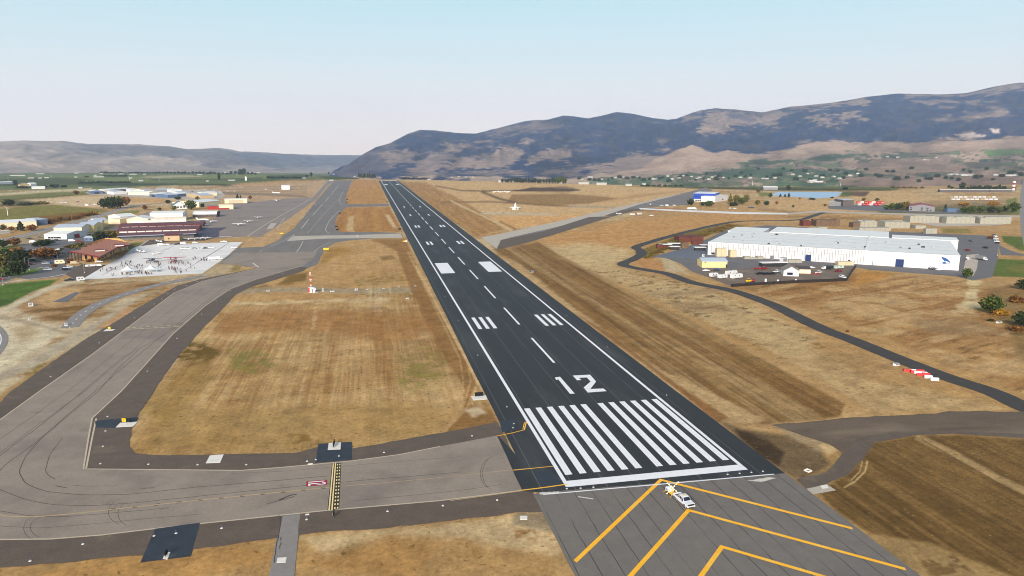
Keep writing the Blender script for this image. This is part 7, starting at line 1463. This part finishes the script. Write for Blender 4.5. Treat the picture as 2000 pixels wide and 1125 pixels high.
# ================================================================== PEOPLE
def person_mesh(seed, shirt, trousers, walk=False, arms=0):
    rr = random.Random(seed); J = []; E = []; Rd = []
    def v(p, r, parent=None):
        J.append(p); Rd.append(r)
        if parent is not None: E.append((parent, len(J) - 1))
        return len(J) - 1
    pel = v((0, 0, .95), .15); ch = v((0, 0, 1.28), .17, pel); nk = v((0, 0, 1.47), .07, ch); hd_ = v((0, .02, 1.58), .1, nk); v((0, .01, 1.68), .095, hd_)
    st = .22 if walk else .03
    for s in (-1, 1):
        h_ = v((s * .1, 0, .88), .1, pel); k = v((s * .11, .5 * st * s + .03, .5), .075, h_); a = v((s * .12, st * s, .1), .05, k); v((s * .13, st * s + .14, .05), .045, a)
        sh_ = v((s * .2, 0, 1.4), .065, ch); up = arms and s > 0; e = v((s * .27, .02 if not up else .18, 1.14 if not up else 1.25), .05, sh_); w_ = v((s * .27, .12, .92) if not up else (s * .18, .34, 1.38), .038, e); v((s * .27, .15, .84) if not up else (s * .16, .38, 1.46), .04, w_)
    me = bpy.data.meshes.new('person'); me.from_pydata(J, E, []); o = bpy.data.objects.new('person', me); COL.objects.link(o)
    sk = o.modifiers.new('skin', 'SKIN'); lay = me.skin_vertices[0] if me.skin_vertices else None
    if lay is None:
        bm = __import__('bmesh').new(); bm.from_mesh(me); bm.verts.layers.skin.verify(); bm.to_mesh(me); bm.free(); lay = me.skin_vertices[0]
    for i, r_ in enumerate(Rd): lay.data[i].radius = (r_, r_ * .85)
    lay.data[0].use_root = True
    sb = o.modifiers.new('sub', 'SUBSURF'); sb.levels = 1; sb.render_levels = 1
    dg = bpy.context.evaluated_depsgraph_get(); me2 = bpy.data.meshes.new_from_object(o.evaluated_get(dg)); bpy.data.objects.remove(o); me2.name = 'person'
    me2.materials.clear()
    SK_ = pm('skin', (196, 150, 122), .6) if 'skin' not in bpy.data.materials else bpy.data.materials['skin']
    HR = pm('hair', (48, 36, 28), .8) if 'hair' not in bpy.data.materials else bpy.data.materials['hair']
    for M in (trousers, shirt, SK_, HR): me2.materials.append(M)
    for p in me2.polygons:
        c = p.center; p.use_smooth = True
        p.material_index = 3 if (c.z > 1.62 or (c.z > 1.52 and c.y < -.02)) else 2 if (c.z > 1.46 or (abs(c.x) > .2 and c.z < 1.0 and c.z > .75)) else 0 if c.z < .98 else 1
    return me2
CL = {k: pm(k + ' cloth', v, .85, var=.1, scale=4) for k, v in dict(black=(28, 28, 32), navy=(36, 44, 70), red=(150, 36, 34), grey=(96, 96, 100), denim=(58, 72, 98), white=(210, 208, 204), khaki=(132, 112, 84), maroon=(92, 30, 34)).items()}
PV_ = [('dark', person_mesh(1, CL['black'], CL['navy'])), ('dark', person_mesh(2, CL['navy'], CL['black'], True)), ('dark', person_mesh(3, CL['grey'], CL['black'], False, 1)), ('red', person_mesh(4, CL['red'], CL['black'])), ('red', person_mesh(5, CL['maroon'], CL['denim'], True)), ('light', person_mesh(6, CL['white'], CL['denim'])), ('light', person_mesh(7, CL['khaki'], CL['navy'], True))]
rr = random.Random(12)
for cx, cy, rx, ry, n, mixk, where in ((250, 518, 16, 6, 20, 'dark', 'above the left tent'), (274, 523, 12, 4, 12, 'dark', 'between the two white tents'), (297, 514, 14, 3, 16, 'dark', 'under the dark winged plane'), (347, 514.5, 22, 3.4, 32, 'red', 'in the dense line below the red plane'),
        (272, 534.5, 6, 2.6, 9, 'dark', 'just left of the right tent'), (287, 536, 14, 2, 12, 'dark', 'in front of the right tent'), (246, 537.5, 10, 1.6, 10, 'dark', 'in front of the left tent'), (312, 522, 4, 6, 9, 'dark', 'right of the right tent'), (335, 525, 10, 5, 9, 'dark', 'scattered below the red winged plane'), (352, 530, 14, 5, 13, 'dark', 'at the lower right of the crowd'),
        (379, 507, 5, 3, 7, 'dark', 'at the upper right of the crowd'), (398, 509, 8, 4, 9, 'dark', 'standing near the two white vans'), (219, 524, 10, 5, 6, 'dark', 'at the left fringe of the crowd'), (203, 530, 8, 3, 5, 'dark', 'apart at the far left of the ramp'), (375, 520, 14, 7, 5, 'dark', 'alone at the right fringe of the crowd'), (222, 540, 4, 1.5, 3, 'light', 'near the lower left ramp edge')):
    pts_ = []
    while len(pts_) < n:
        a, b = rr.uniform(-1, 1), rr.uniform(-1, 1)
        if a * a + b * b < 1: pts_.append((a, b))
    for k, (a, b) in enumerate(sorted(pts_)):
        pool = [p for p in PV_ if p[0] == mixk] if rr.random() < .75 else PV_
        nm_, me = rr.choice(pool); x, y = U(cx + a * rx, cy + b * ry); tone = {'dark': 'dark clothes', 'red': 'red top', 'light': 'light top'}[nm_]
        o = link_mesh('person', me, None, (x, y, .066), rr.uniform(0, 6.28)); s_ = rr.uniform(1.05, 1.2); o.scale = (s_, s_, s_)
        tag(o, 'person in %s %s, %s from left' % (tone, where, ORD[k]), 'person', 'people %s' % where)

# ================================================================== POLES
def lamp_post(px, py, hpx, label, arm=1.2, name='lamp_post'):
    x, y = U(px, py); H = hpx * CAM[2] / (py - 305.3); t = empty(name, (x, y, 0), .4, label, 'lamp post'); mb = MB(); mb.tube((0, 0, 0), (0, 0, H), .14, .09, METAL, 8); mb.tube((0, 0, 0), (0, 0, .5), .28, .28, M_SLAB, 8); mb.build('pole', t)
    mb = MB(); mb.tube((0, 0, H - .1), (arm, 0, H + .1), .05, .04, METAL, 6); mb.box((arm + .25, 0, H + .08), (.7, .3, .14), METAL); mb.build('lamp_head', t)
for a in ((6, 557, 24, 'lamp post at the left frame edge by the lawn'), (50.5, 526, 24, 'left one of two lamp posts close together by the lawn'), (57.5, 527.5, 23, 'right one of two lamp posts close together by the lawn'), (113, 511, 19, 'lamp post between brownish tree and terminal'), (145, 512, 13, 'short lamp post before the terminal portico'),
          (165, 533, 37, 'tallest lamp post, at the lower left tip of the ramp'), (220, 504, 30, 'lamp post in front of the terminal roof centre'), (251, 488, 24, 'lamp post at the right corner of the terminal'), (195, 428, 20, 'lamp post beside the road above the yellow hangars'), (141, 432, 13, 'lamp post on the shrub verge of the road'), (18, 535, 22, 'lamp post among the dark trees at left'),
          (253, 410, 8, 'lamp post where the road meets the big dark trees'), (1948, 499, 17, 'thick white post at the east car park entrance'), (376, 425, 10, 'lamp post left of the quonset hangar')): lamp_post(*a)
for px, py, h_, lab in ((15.5, 421, 16, 'white wind machine with a tilted rotor in the olive field'), (16, 353, 5, 'wind machine far off above the left orchards'), (100, 348, 5, 'wind machine beside the three white barns'), (188, 357.5, 5, 'right one of two wind machines before the hedge'), (170, 357.5, 5, 'left one of two wind machines before the hedge'), (253, 352, 7, 'wind machine in the middle orchard'), (311, 353.5, 5, 'wind machine right in the middle orchard'), (463, 345, 6, 'wind machine left of the white stub tower'), (1469, 363, 9, 'wind machine on the orchard strip right of the blue hangar'), (1641, 364, 6, 'wind machine on the orchard strip behind the reservoir')):
    x, y = U(px, py); H = h_ * CAM[2] / (py - 305.3); t = empty('wind_machine', (x, y, 0), .3, lab, 'wind machine', 'orchard wind machines'); mb = MB(); mb.tube((0, 0, 0), (0, 0, H), H * .035, H * .022, P_WHITE, 8); mb.build('pole', t)
    mb = MB(); mb.box((0, 0, H), (H * .55, H * .05, H * .03), P_WHITE, .4, ry=.5); mb.ball((0, 0, H), H * .04, W_GREY, 8, 5); mb.build('rotor', t)
x, y = U(480.5, 352.5); t = empty('white_stub_tower', (x, y, 0), 0, 'white square stub tower on the far orchard edge', 'tower'); mb = MB(); mb.box((0, 0, 6), (5, 5, 12), P_WHITE, 0, (.9, .9)); mb.build('shaft', t); mb = MB(); mb.box((0, 0, 13), (4, 4, 2.4), W_GREY); mb.build('cap', t)

# ================================================================== TREES AND BUSHES
for a in (
    (203, 407, 18, 20, 'dark', 'round', 'leftmost tree in the big dark clump by the road'), (213, 408, 20, 24, 'dark', 'round', 'second tree from left in the big dark clump by the road'), (224, 408, 20, 25, 'dark', 'round', 'tallest middle tree of the big dark clump by the road'), (235, 406, 18, 24, 'olive', 'round', 'olive tree right of centre in the big clump by the road'), (246, 402, 16, 19, 'brown', 'round', 'brownish tree at the right end of the big clump'),
    (148.5, 380, 11, 8, 'brown', 'round', 'round brown tree alone on the dry field edge'), (283, 410, 10, 10, 'brown', 'round', 'round brown tree right of the big clump'), (312, 411, 8, 6, 'dark', 'round', 'small dark tree left of the teal roofed office'), (328, 398, 11, 8, 'dark', 'round', 'dark tree at the upper left of the teal roofed office'), (340.5, 411, 11, 10, 'olive', 'round', 'olive tree in front of the teal roofed office'),
    (373, 410, 22, 20, 'green', 'round', 'large green tree at the right of the teal roofed office'), (347, 390, 14, 6, 'dark', 'round', 'low dark tree behind the teal roofed office'), (386, 391, 8, 8, 'olive', 'round', 'olive tree above the cream hangar'),
    (6, 484, 20, 16, 'dark', 'round', 'dark tree at left frame edge by the road'), (29, 480, 24, 16, 'brown', 'round', 'spreading brown tree second from the left edge'), (87, 480, 32, 13, 'dark', 'round', 'wide dark tree left of the low white building'), (88, 505, 48, 22, 'brown', 'round', 'wide rusty brown tree in the car park'), (108, 503, 20, 14, 'dark', 'round', 'dark tree joined to the rusty brown tree'),
    (139, 489, 28, 12, 'olive', 'round', 'olive tree at the back left of the terminal'), (157, 484, 18, 12, 'olive', 'round', 'smaller olive tree behind the terminal roof'), (192, 471, 20, 20, 'dark', 'round', 'dark green tree behind the terminal, left of the pair'), (203, 470, 14, 18, 'dark', 'cone', 'pointed dark tree between the pair behind the terminal'), (218, 468, 26, 19, 'olive', 'round', 'olive green tree behind the terminal, right of the pair'),
    (10, 506, 26, 20, 'dark', 'round', 'dark tree behind the olive ones near the left frame edge'), (36, 501, 26, 20, 'brown', 'round', 'brown tree at the left end of the middle car row'), (70, 482, 14, 10, 'dark', 'round', 'small dark tree between road and middle car row'), (124, 496, 16, 12, 'dark', 'round', 'dark tree at the left tip of the terminal roof'), (54, 508, 14, 11, 'olive', 'round', 'olive tree between the two car rows'), (175, 466, 10, 9, 'dark', 'round', 'small dark tree behind the blue grey cabin'), (46, 519, 18, 12, 'dark', 'round', 'dark tree right of the big dark tree above the lawn'), (22, 530, 24, 18, 'dark', 'round', 'dark tree between the front dark tree and the left edge'), (60, 497, 16, 10, 'dark', 'round', 'low dark tree in the middle car row'),
    (38, 515, 40, 28, 'dark', 'round', 'big dark tree above the lawn at left'), (20, 512, 26, 20, 'olive', 'round', 'olive tree behind the big dark tree at left'), (4, 524, 28, 24, 'olive', 'round', 'olive tree touching the left frame edge'), (36, 538, 34, 30, 'dark', 'round', 'front dark tree standing on the small lawn'), (8, 540, 20, 14, 'green', 'bush', 'green hedge bush under the front dark tree'),
    (175, 511, 13, 6, 'brown', 'bush', 'brown bush at the terminal wall'), (106, 521, 10, 6, 'brown', 'bush', 'brown bush by the terminal drive'), (137, 513, 12, 9, 'brown', 'bush', 'bush under the terminal portico'),
    (7, 450, 14, 12, 'olive', 'round', 'first tree before the white building across the road'), (22, 450, 12, 8, 'brown', 'round', 'second small brown tree before the white building'), (41, 451, 16, 18, 'dark', 'cone', 'pointed dark tree before the white building'), (62, 451, 20, 13, 'brown', 'round', 'rusty tree before the slate blue building'),
    (18, 402, 22, 13, 'dark', 'round', 'dark green tree at the edge of the olive field'), (50, 401, 26, 6, 'dark', 'bush', 'long low hedge bush right of the olive field tree'), (80, 399, 24, 6, 'olive', 'bush', 'low olive hedge bush at the dirt yard'), (175, 421, 12, 7, 'olive', 'bush', 'olive bush on the orange verge'),
    (30, 362, 9, 11, 'far', 'round', 'dark conifer shaped tree by the far farmhouses'), (45, 367.5, 22, 5, 'far', 'bush', 'dark hedge below the grey farmhouse'), (106, 366.5, 20, 7, 'far', 'round', 'wide dark tree mid left orchards'), (125, 366, 12, 5, 'far', 'round', 'dark tree right of the wide one in the orchards'), (88, 366, 10, 4, 'far', 'bush', 'low dark hedge left of the wide orchard tree'),
    (428, 351.5, 5, 13, 'far', 'pole', 'tall thin poplar in the far left orchards'), (608, 346, 6, 10, 'far', 'round', 'single dark tree left of the taxiway end'), (600, 346, 6, 5, 'far', 'round', 'low tree beside the single dark tree'), (642, 340, 4, 4, 'far', 'round', 'small dark tree near the gap in the hills'),
    (464, 388, 6, 9, 'dark', 'cone', 'taller conifer on the apron edge by the long cream hangar'), (470, 388, 4, 7, 'dark', 'cone', 'shorter conifer on the apron edge by the long cream hangar'), (489, 389.5, 7, 8, 'brown', 'round', 'round tree at the right end of the long cream hangar'), (169, 346.5, 8, 3, 'far', 'bush', 'dark bush in the far orchards'),
    (1349, 401, 13, 13, 'dark', 'round', 'tree at the left corner of the bright blue hangar'), (1372, 402, 10, 8, 'dark', 'round', 'tree in front of the blue canopy, left'), (1384, 403, 18, 11, 'green', 'round', 'wide green tree in front of the blue canopy, right'), (1426, 398, 10, 19, 'olive', 'cone', 'pointed tree right of the blue hangar'), (1438, 398, 14, 18, 'olive', 'round', 'tall olive tree second right of the blue hangar'),
    (1449, 399, 16, 14, 'green', 'round', 'green tree third right of the blue hangar'), (1458, 394, 12, 15, 'olive', 'round', 'olive tree fourth right of the blue hangar'), (1432, 402, 16, 8, 'dark', 'bush', 'dark bush under the olive trees by the blue hangar'), (1479, 400, 10, 10, 'olive', 'round', 'olive tree with gap, mid way to the reservoir'), (1497, 401, 11, 9, 'dark', 'round', 'dark tree on the dry field below the reservoir, left'),
    (1517, 399, 6, 6, 'brown', 'round', 'small brown tree below the reservoir'), (1549, 405, 5, 5, 'dark', 'round', 'tiny dark tree alone on the dry field'), (1481, 376, 9, 8, 'olive', 'round', 'olive tree left of the long white roof'), (1505, 386, 7, 9, 'dark', 'round', 'dark tree at the left end of the reservoir'), (1540, 371.5, 9, 10, 'dark', 'round', 'dark tree behind the reservoir'),
    (1524, 385, 6, 6, 'dark', 'cone', 'left pointed tree before the reservoir'), (1533, 385, 5, 6, 'dark', 'cone', 'middle pointed tree before the reservoir'), (1540.5, 386, 6, 9, 'dark', 'cone', 'right pointed tree before the reservoir'), (1562, 389.5, 4, 4, 'brown', 'round', 'tiny round tree below the reservoir bank'), (1586, 390, 12, 4, 'dark', 'bush', 'low dark bush at the reservoir bank'), (1625, 387, 6, 3, 'dark', 'bush', 'small bush at the right reservoir bank'),
    (1651, 371, 11, 6, 'dark', 'round', 'dark tree behind the right end of the reservoir'), (1611, 403, 6, 5, 'brown', 'round', 'brown tree left of the grey fronted warehouse'), (1687, 392, 8, 6, 'olive', 'round', 'olive tree right of the grey fronted warehouse'), (1713, 392.5, 9, 6, 'olive', 'round', 'second olive tree right of the grey fronted warehouse'),
    (1732, 410, 12, 10, 'green', 'round', 'first tree from left in the clump beside the red roof'), (1742, 410, 14, 14, 'green', 'round', 'second tree from left in the clump beside the red roof'), (1753, 410, 14, 14, 'dark', 'round', 'third tree from left in the clump beside the red roof'), (1763, 410, 14, 16, 'olive', 'round', 'fourth tree from left in the clump beside the red roof'), (1771, 408, 12, 15, 'olive', 'round', 'tree touching the red roofed building'),
    (1786, 411, 10, 10, 'green', 'round', 'small green tree in front of the red roofed building'), (1846, 412, 7, 13, 'dark', 'cone', 'dark conifer right of the red roofed building'), (1883, 403, 22, 9, 'gold', 'round', 'left golden tree behind the green row'), (1939, 403, 22, 10, 'gold', 'round', 'right golden tree behind the green row'), (1883, 416, 16, 12, 'green', 'round', 'first tree of the green row right of the blue shed'),
    (1897, 416, 16, 14, 'green', 'round', 'second tree of the green row right of the blue shed'), (1916, 416, 16, 15, 'green', 'round', 'third tree of the green row right of the blue shed'), (1936, 416, 18, 13, 'dark', 'round', 'fourth tree of the green row right of the blue shed'), (1952, 416, 14, 12, 'green', 'round', 'fifth tree of the green row right of the blue shed'), (1962, 413, 12, 11, 'dark', 'round', 'dark tree after the end of the green row'), (1980, 415, 20, 20, 'green', 'round', 'large green tree by the east road'),
    (1879, 371, 11, 15, 'dark', 'round', 'tallest dark tree behind the far storage rows'), (1853, 368, 6, 7, 'dark', 'round', 'dark tree left of the tallest behind the storage rows'), (1859, 369, 6, 5, 'dark', 'round', 'small dark tree next to the tallest behind the storage rows'),
    (1888, 543, 20, 20, 'green', 'round', 'green tree at the front corner of the warehouse end'), (1936, 612, 40, 36, 'green', 'round', 'biggest yellow green tree on the dry field at right'), (1953, 615, 28, 13, 'gold', 'bush', 'yellow bush at the foot of the biggest tree'), (1999, 566, 26, 22, 'dark', 'round', 'dark tree at the right frame edge beside the lawn'), (1986, 590, 30, 13, 'brown', 'bush', 'spreading brown bush above the biggest tree'),
    (1996, 638, 34, 30, 'dark', 'round', 'dark tree cut by the right frame edge'), (1985, 646, 26, 10, 'brown', 'bush', 'brown bush under the dark tree at the right edge'), (1655, 648, 6, 4, 'brown', 'bush', 'tiny brown bush beside the perimeter road'), (1935, 627, 12, 5, 'dark', 'bush', 'low dark bush left of the white trough'), (1936, 466, 14, 6, 'brown', 'bush', 'brown bushes at the east car park')):
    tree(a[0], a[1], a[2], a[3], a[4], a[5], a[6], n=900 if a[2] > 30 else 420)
cabinet(1951, 630.5, 2.6, .8, .6, 'white trough in the dry grass at the right', 'trough')
# rows of similar trees
def row(x0, x1, py0, py1, n, w_, h0, h1, kind, shape, label, group, seed):
    rr = random.Random(seed)
    for k in range(n):
        f = k / max(1, n - 1); tree(x0 + (x1 - x0) * f + rr.uniform(-1, 1), py0 + (py1 - py0) * f, w_ * rr.uniform(.9, 1.4), rr.uniform(h0, h1) * 1.15, kind, shape, label + ', ' + ORD[k] + ' from left', group, n=220)
row(702, 733, 348, 348.6, 9, 5, 7, 11, 'far', 'cone', 'dark conifer in the clump left of the far runway end', 'conifers left of the far runway end', 1)
row(787, 834, 351, 351.2, 10, 6, 3, 5, 'far', 'round', 'low dark tree in the row right of the far runway end', 'low trees right of the far runway end', 2)
row(982, 1090, 357, 359, 20, 6, 6, 10, 'far', 'round', 'tree in the long green row beyond the dirt mound', 'long tree row beyond the mound', 3)
row(1090, 1104, 359.3, 359.3, 4, 7, 11, 14, 'green', 'round', 'taller green tree at the right end of the long row', 'taller trees ending the long row', 4)
row(198, 300, 339, 339.4, 18, 6, 2.5, 4, 'far', 'round', 'dark tree in the far left tree line', 'far left tree line', 5); row(305, 412, 339.6, 340, 16, 6, 3, 5, 'far', 'round', 'dark tree in the middle of the far tree line', 'middle of the far tree line', 6)
row(412, 500, 340, 341, 12, 6, 3, 6, 'far', 'round', 'dark tree in the right part of the far tree line', 'right part of the far tree line', 7); row(470, 478, 340.5, 340.5, 4, 6, 9, 12, 'far', 'round', 'taller dark tree in the clump on the far horizon', 'taller clump on the far horizon', 8)
row(1890, 1962, 371.5, 371.5, 14, 7, 6, 10, 'dark', 'round', 'dark tree in the row behind the far storage rows', 'row behind the storage rows', 9); row(1255, 1330, 364, 364.2, 8, 9, 2, 4, 'far', 'bush', 'low bush along the left end of the orchard strip', 'bushes along the orchard strip', 10)
row(524, 586, 349.5, 349, 12, 7, 3, 5, 'far', 'round', 'tree in the dark hedge left of the white farmhouse', 'dark hedge left of the farmhouse', 11); row(1744, 1800, 367.5, 368, 6, 8, 2, 4, 'olive', 'bush', 'olive bush on the rim right of the orchard strip', 'bushes on the right rim', 12)
row(205, 245, 345.5, 345.5, 8, 6, 3, 4, 'far', 'round', 'tree in the dark clump behind the packing sheds', 'clump behind the packing sheds', 13); row(160, 250, 358.6, 357, 12, 8, 2.5, 4, 'far', 'bush', 'bush in the hedge left of the hangar field', 'hedge left of the hangar field', 14)
# shrubs along the service road and verge, each a plant of its own
rr = random.Random(5)
for k in range(46):
    f = (k + rr.random() * .8) / 46; P_ = [(1258, 502), (1290, 489), (1330, 471), (1380, 455), (1430, 441)]; i = min(3, int(f * 4)); g = f * 4 - i; px = P_[i][0] + (P_[i + 1][0] - P_[i][0]) * g + rr.uniform(-6, 8); py = P_[i][1] + (P_[i + 1][1] - P_[i][1]) * g + rr.uniform(-2, 4)
    tree(px, py, rr.uniform(6, 11), rr.uniform(3, 5), rr.choice(('olive', 'brown', 'olive')), 'bush', 'olive brown shrub beside the loading yard, ' + ORD[k] + ' from left', 'shrubs on the loading yard verge', n=120)
for k in range(26):
    f = (k + rr.random() * .8) / 26; px = 92 + f * 98; py = 436 - f * 17 + rr.uniform(-2, 2); tree(px, py, rr.uniform(9, 14), rr.uniform(5, 8), rr.choice(('brown', 'olive', 'gold') if px > 140 else ('brown', 'olive')), 'bush', 'autumn coloured shrub between road and olive field, ' + ORD[k] + ' from left', 'shrubs on the road verge', n=120)
# dirt mound with dark spoil in the far field
x, y = U(1066, 372); mb = MB(); vs = []; fs = []; NX, NY = 40, 10
for j in range(NY + 1):
    for i in range(NX + 1):
        u_, v_ = i / NX, j / NY; e = math.sin(math.pi * u_) ** .6 * math.sin(math.pi * v_); hh = e * (3 + 5 * float(vnoise(np.array([u_ * 7.0]), np.array([v_ * 3.0]), 5)[0])); vs.append(((u_ - .5) * 150, (v_ - .5) * 60, hh - .3))
for j in range(NY):
    for i in range(NX): a = j * (NX + 1) + i; fs.append((a, a + 1, a + NX + 2, a + NX + 1))
mb.add(vs, fs, mat('dark spoil', (74, 58, 46), .95, var=.3, scale=.1), True); tag(mb.build('spoil_mound', None, (x, y, 0)), 'long low mound of dark earth in the dry field right of the runway', 'earth mound')
for k in range(8):
    x, y = U(964 + k * 4.4, 375.6 - (k % 3) * .6); mb = MB(); mb.box((0, 0, .9), (3.4, 2, 1.8), P_WHITE, k); mb.box((.5, 0, 2.1), (1.2, 1.4, .7), W_GREY, k); tag(mb.build('parked_implement', None, (x, y, 0)), 'small white implement left of the dark mound, ' + ORD[k] + ' from left', 'implement', 'white implements in the far field')
# white houses scattered on the valley side below the mountain
rr = random.Random(21); _ha = None
dg = bpy.context.evaluated_depsgraph_get(); dg.update()
mo = bpy.data.objects['mountain']; inv = mo.matrix_world.inverted()
def hill_hit(px, py):
    d = Vector(ray(px, py)).normalized(); ok, loc, nrm, idx = mo.ray_cast(Vector(CAM), d, distance=30000); return loc if ok else None
mb = MB(); mb.extr([(-5, 0), (5, 0), (5, 3.5), (0, 6), (-5, 3.5)], -7, 7, FW); HM1 = mb.mesh('far_house'); mb = MB(); mb.extr([(-6, 0), (6, 0), (6, 4), (0, 5.5), (-6, 4)], -14, 14, FR_); HM2 = mb.mesh('far_barn')
zones = ((1580, 1600, 353, 358, 9, 'in the cluster behind the reservoir'), (1300, 1420, 344, 352, 16, 'in the valley below the tan foothills'), (1560, 1680, 338, 350, 12, 'on the green slope above the reservoir'), (1850, 1900, 341, 344, 9, 'in the far village at right'), (1940, 1990, 341, 344, 6, 'near the far village at the right edge'), (1130, 1300, 346, 352, 12, 'in the green valley beyond the poplars'), (880, 930, 345, 348, 6, 'at the foot of the mountain'), (1440, 1560, 342, 350, 8, 'in the middle valley orchards'), (1720, 1850, 300, 318, 7, 'high on the bench under the mountain'))
for a, b, c, d, n, where in zones:
    n = max(3, int(n * .7))
    for k in range(n):
        h_ = hill_hit(a + (b - a) * (k + rr.random() * .8) / n, rr.uniform(c, d))
        if h_ is None: continue
        big = rr.random() < .3; o = link_mesh('far_barn' if big else 'far_house', HM2 if big else HM1, None, tuple(h_), rr.uniform(0, 3.1)); tag(o, '%s %s, %s from left' % ('long white roof' if big else 'tiny white house', where, ORD[k]), 'house', 'white buildings %s' % where)
TM = crown_mesh('far', 'round', 420, 3)
for k in range(70):
    px = 1130 + 870 * (k + rr.random() * .8) / 70; py = rr.uniform(330, 356) if px > 1300 else rr.uniform(347, 354); h_ = hill_hit(px, py)
    if h_ is None: continue
    o = link_mesh('far_tree', TM, None, (h_[0], h_[1], h_[2] + 5), rr.uniform(0, 6)); s_ = rr.uniform(6, 14); o.scale = (s_, s_, s_ * .8); tag(o, 'dark far tree on the valley side, %s from left' % ORD[k], 'tree', 'far trees on the valley side, %s' % ('left' if px < 1450 else 'middle' if px < 1750 else 'right'))

# ================================================================== HAZE
hz = MB(); 
hb_ = MB(); hb_.box((CAM[0], 3200, 380), (24000, 22000, 1300), M_WHITE)
HZ = bpy.data.materials.new('pale haze'); HZ.use_nodes = True; t_ = HZ.node_tree; t_.nodes.clear()
vp = t_.nodes.new('ShaderNodeVolumePrincipled'); ot = t_.nodes.new('ShaderNodeOutputMaterial')
vp.inputs['Density'].default_value = 5.5e-5; vp.inputs['Color'].default_value = (0.56, 0.73, 1.0, 1); vp.inputs['Anisotropy'].default_value = 0.2
t_.links.new(vp.outputs[0], ot.inputs['Volume'])
me_ = hb_.mesh('haze'); me_.materials.clear(); me_.materials.append(HZ)
tag(link_mesh('haze', me_), kind='stuff')
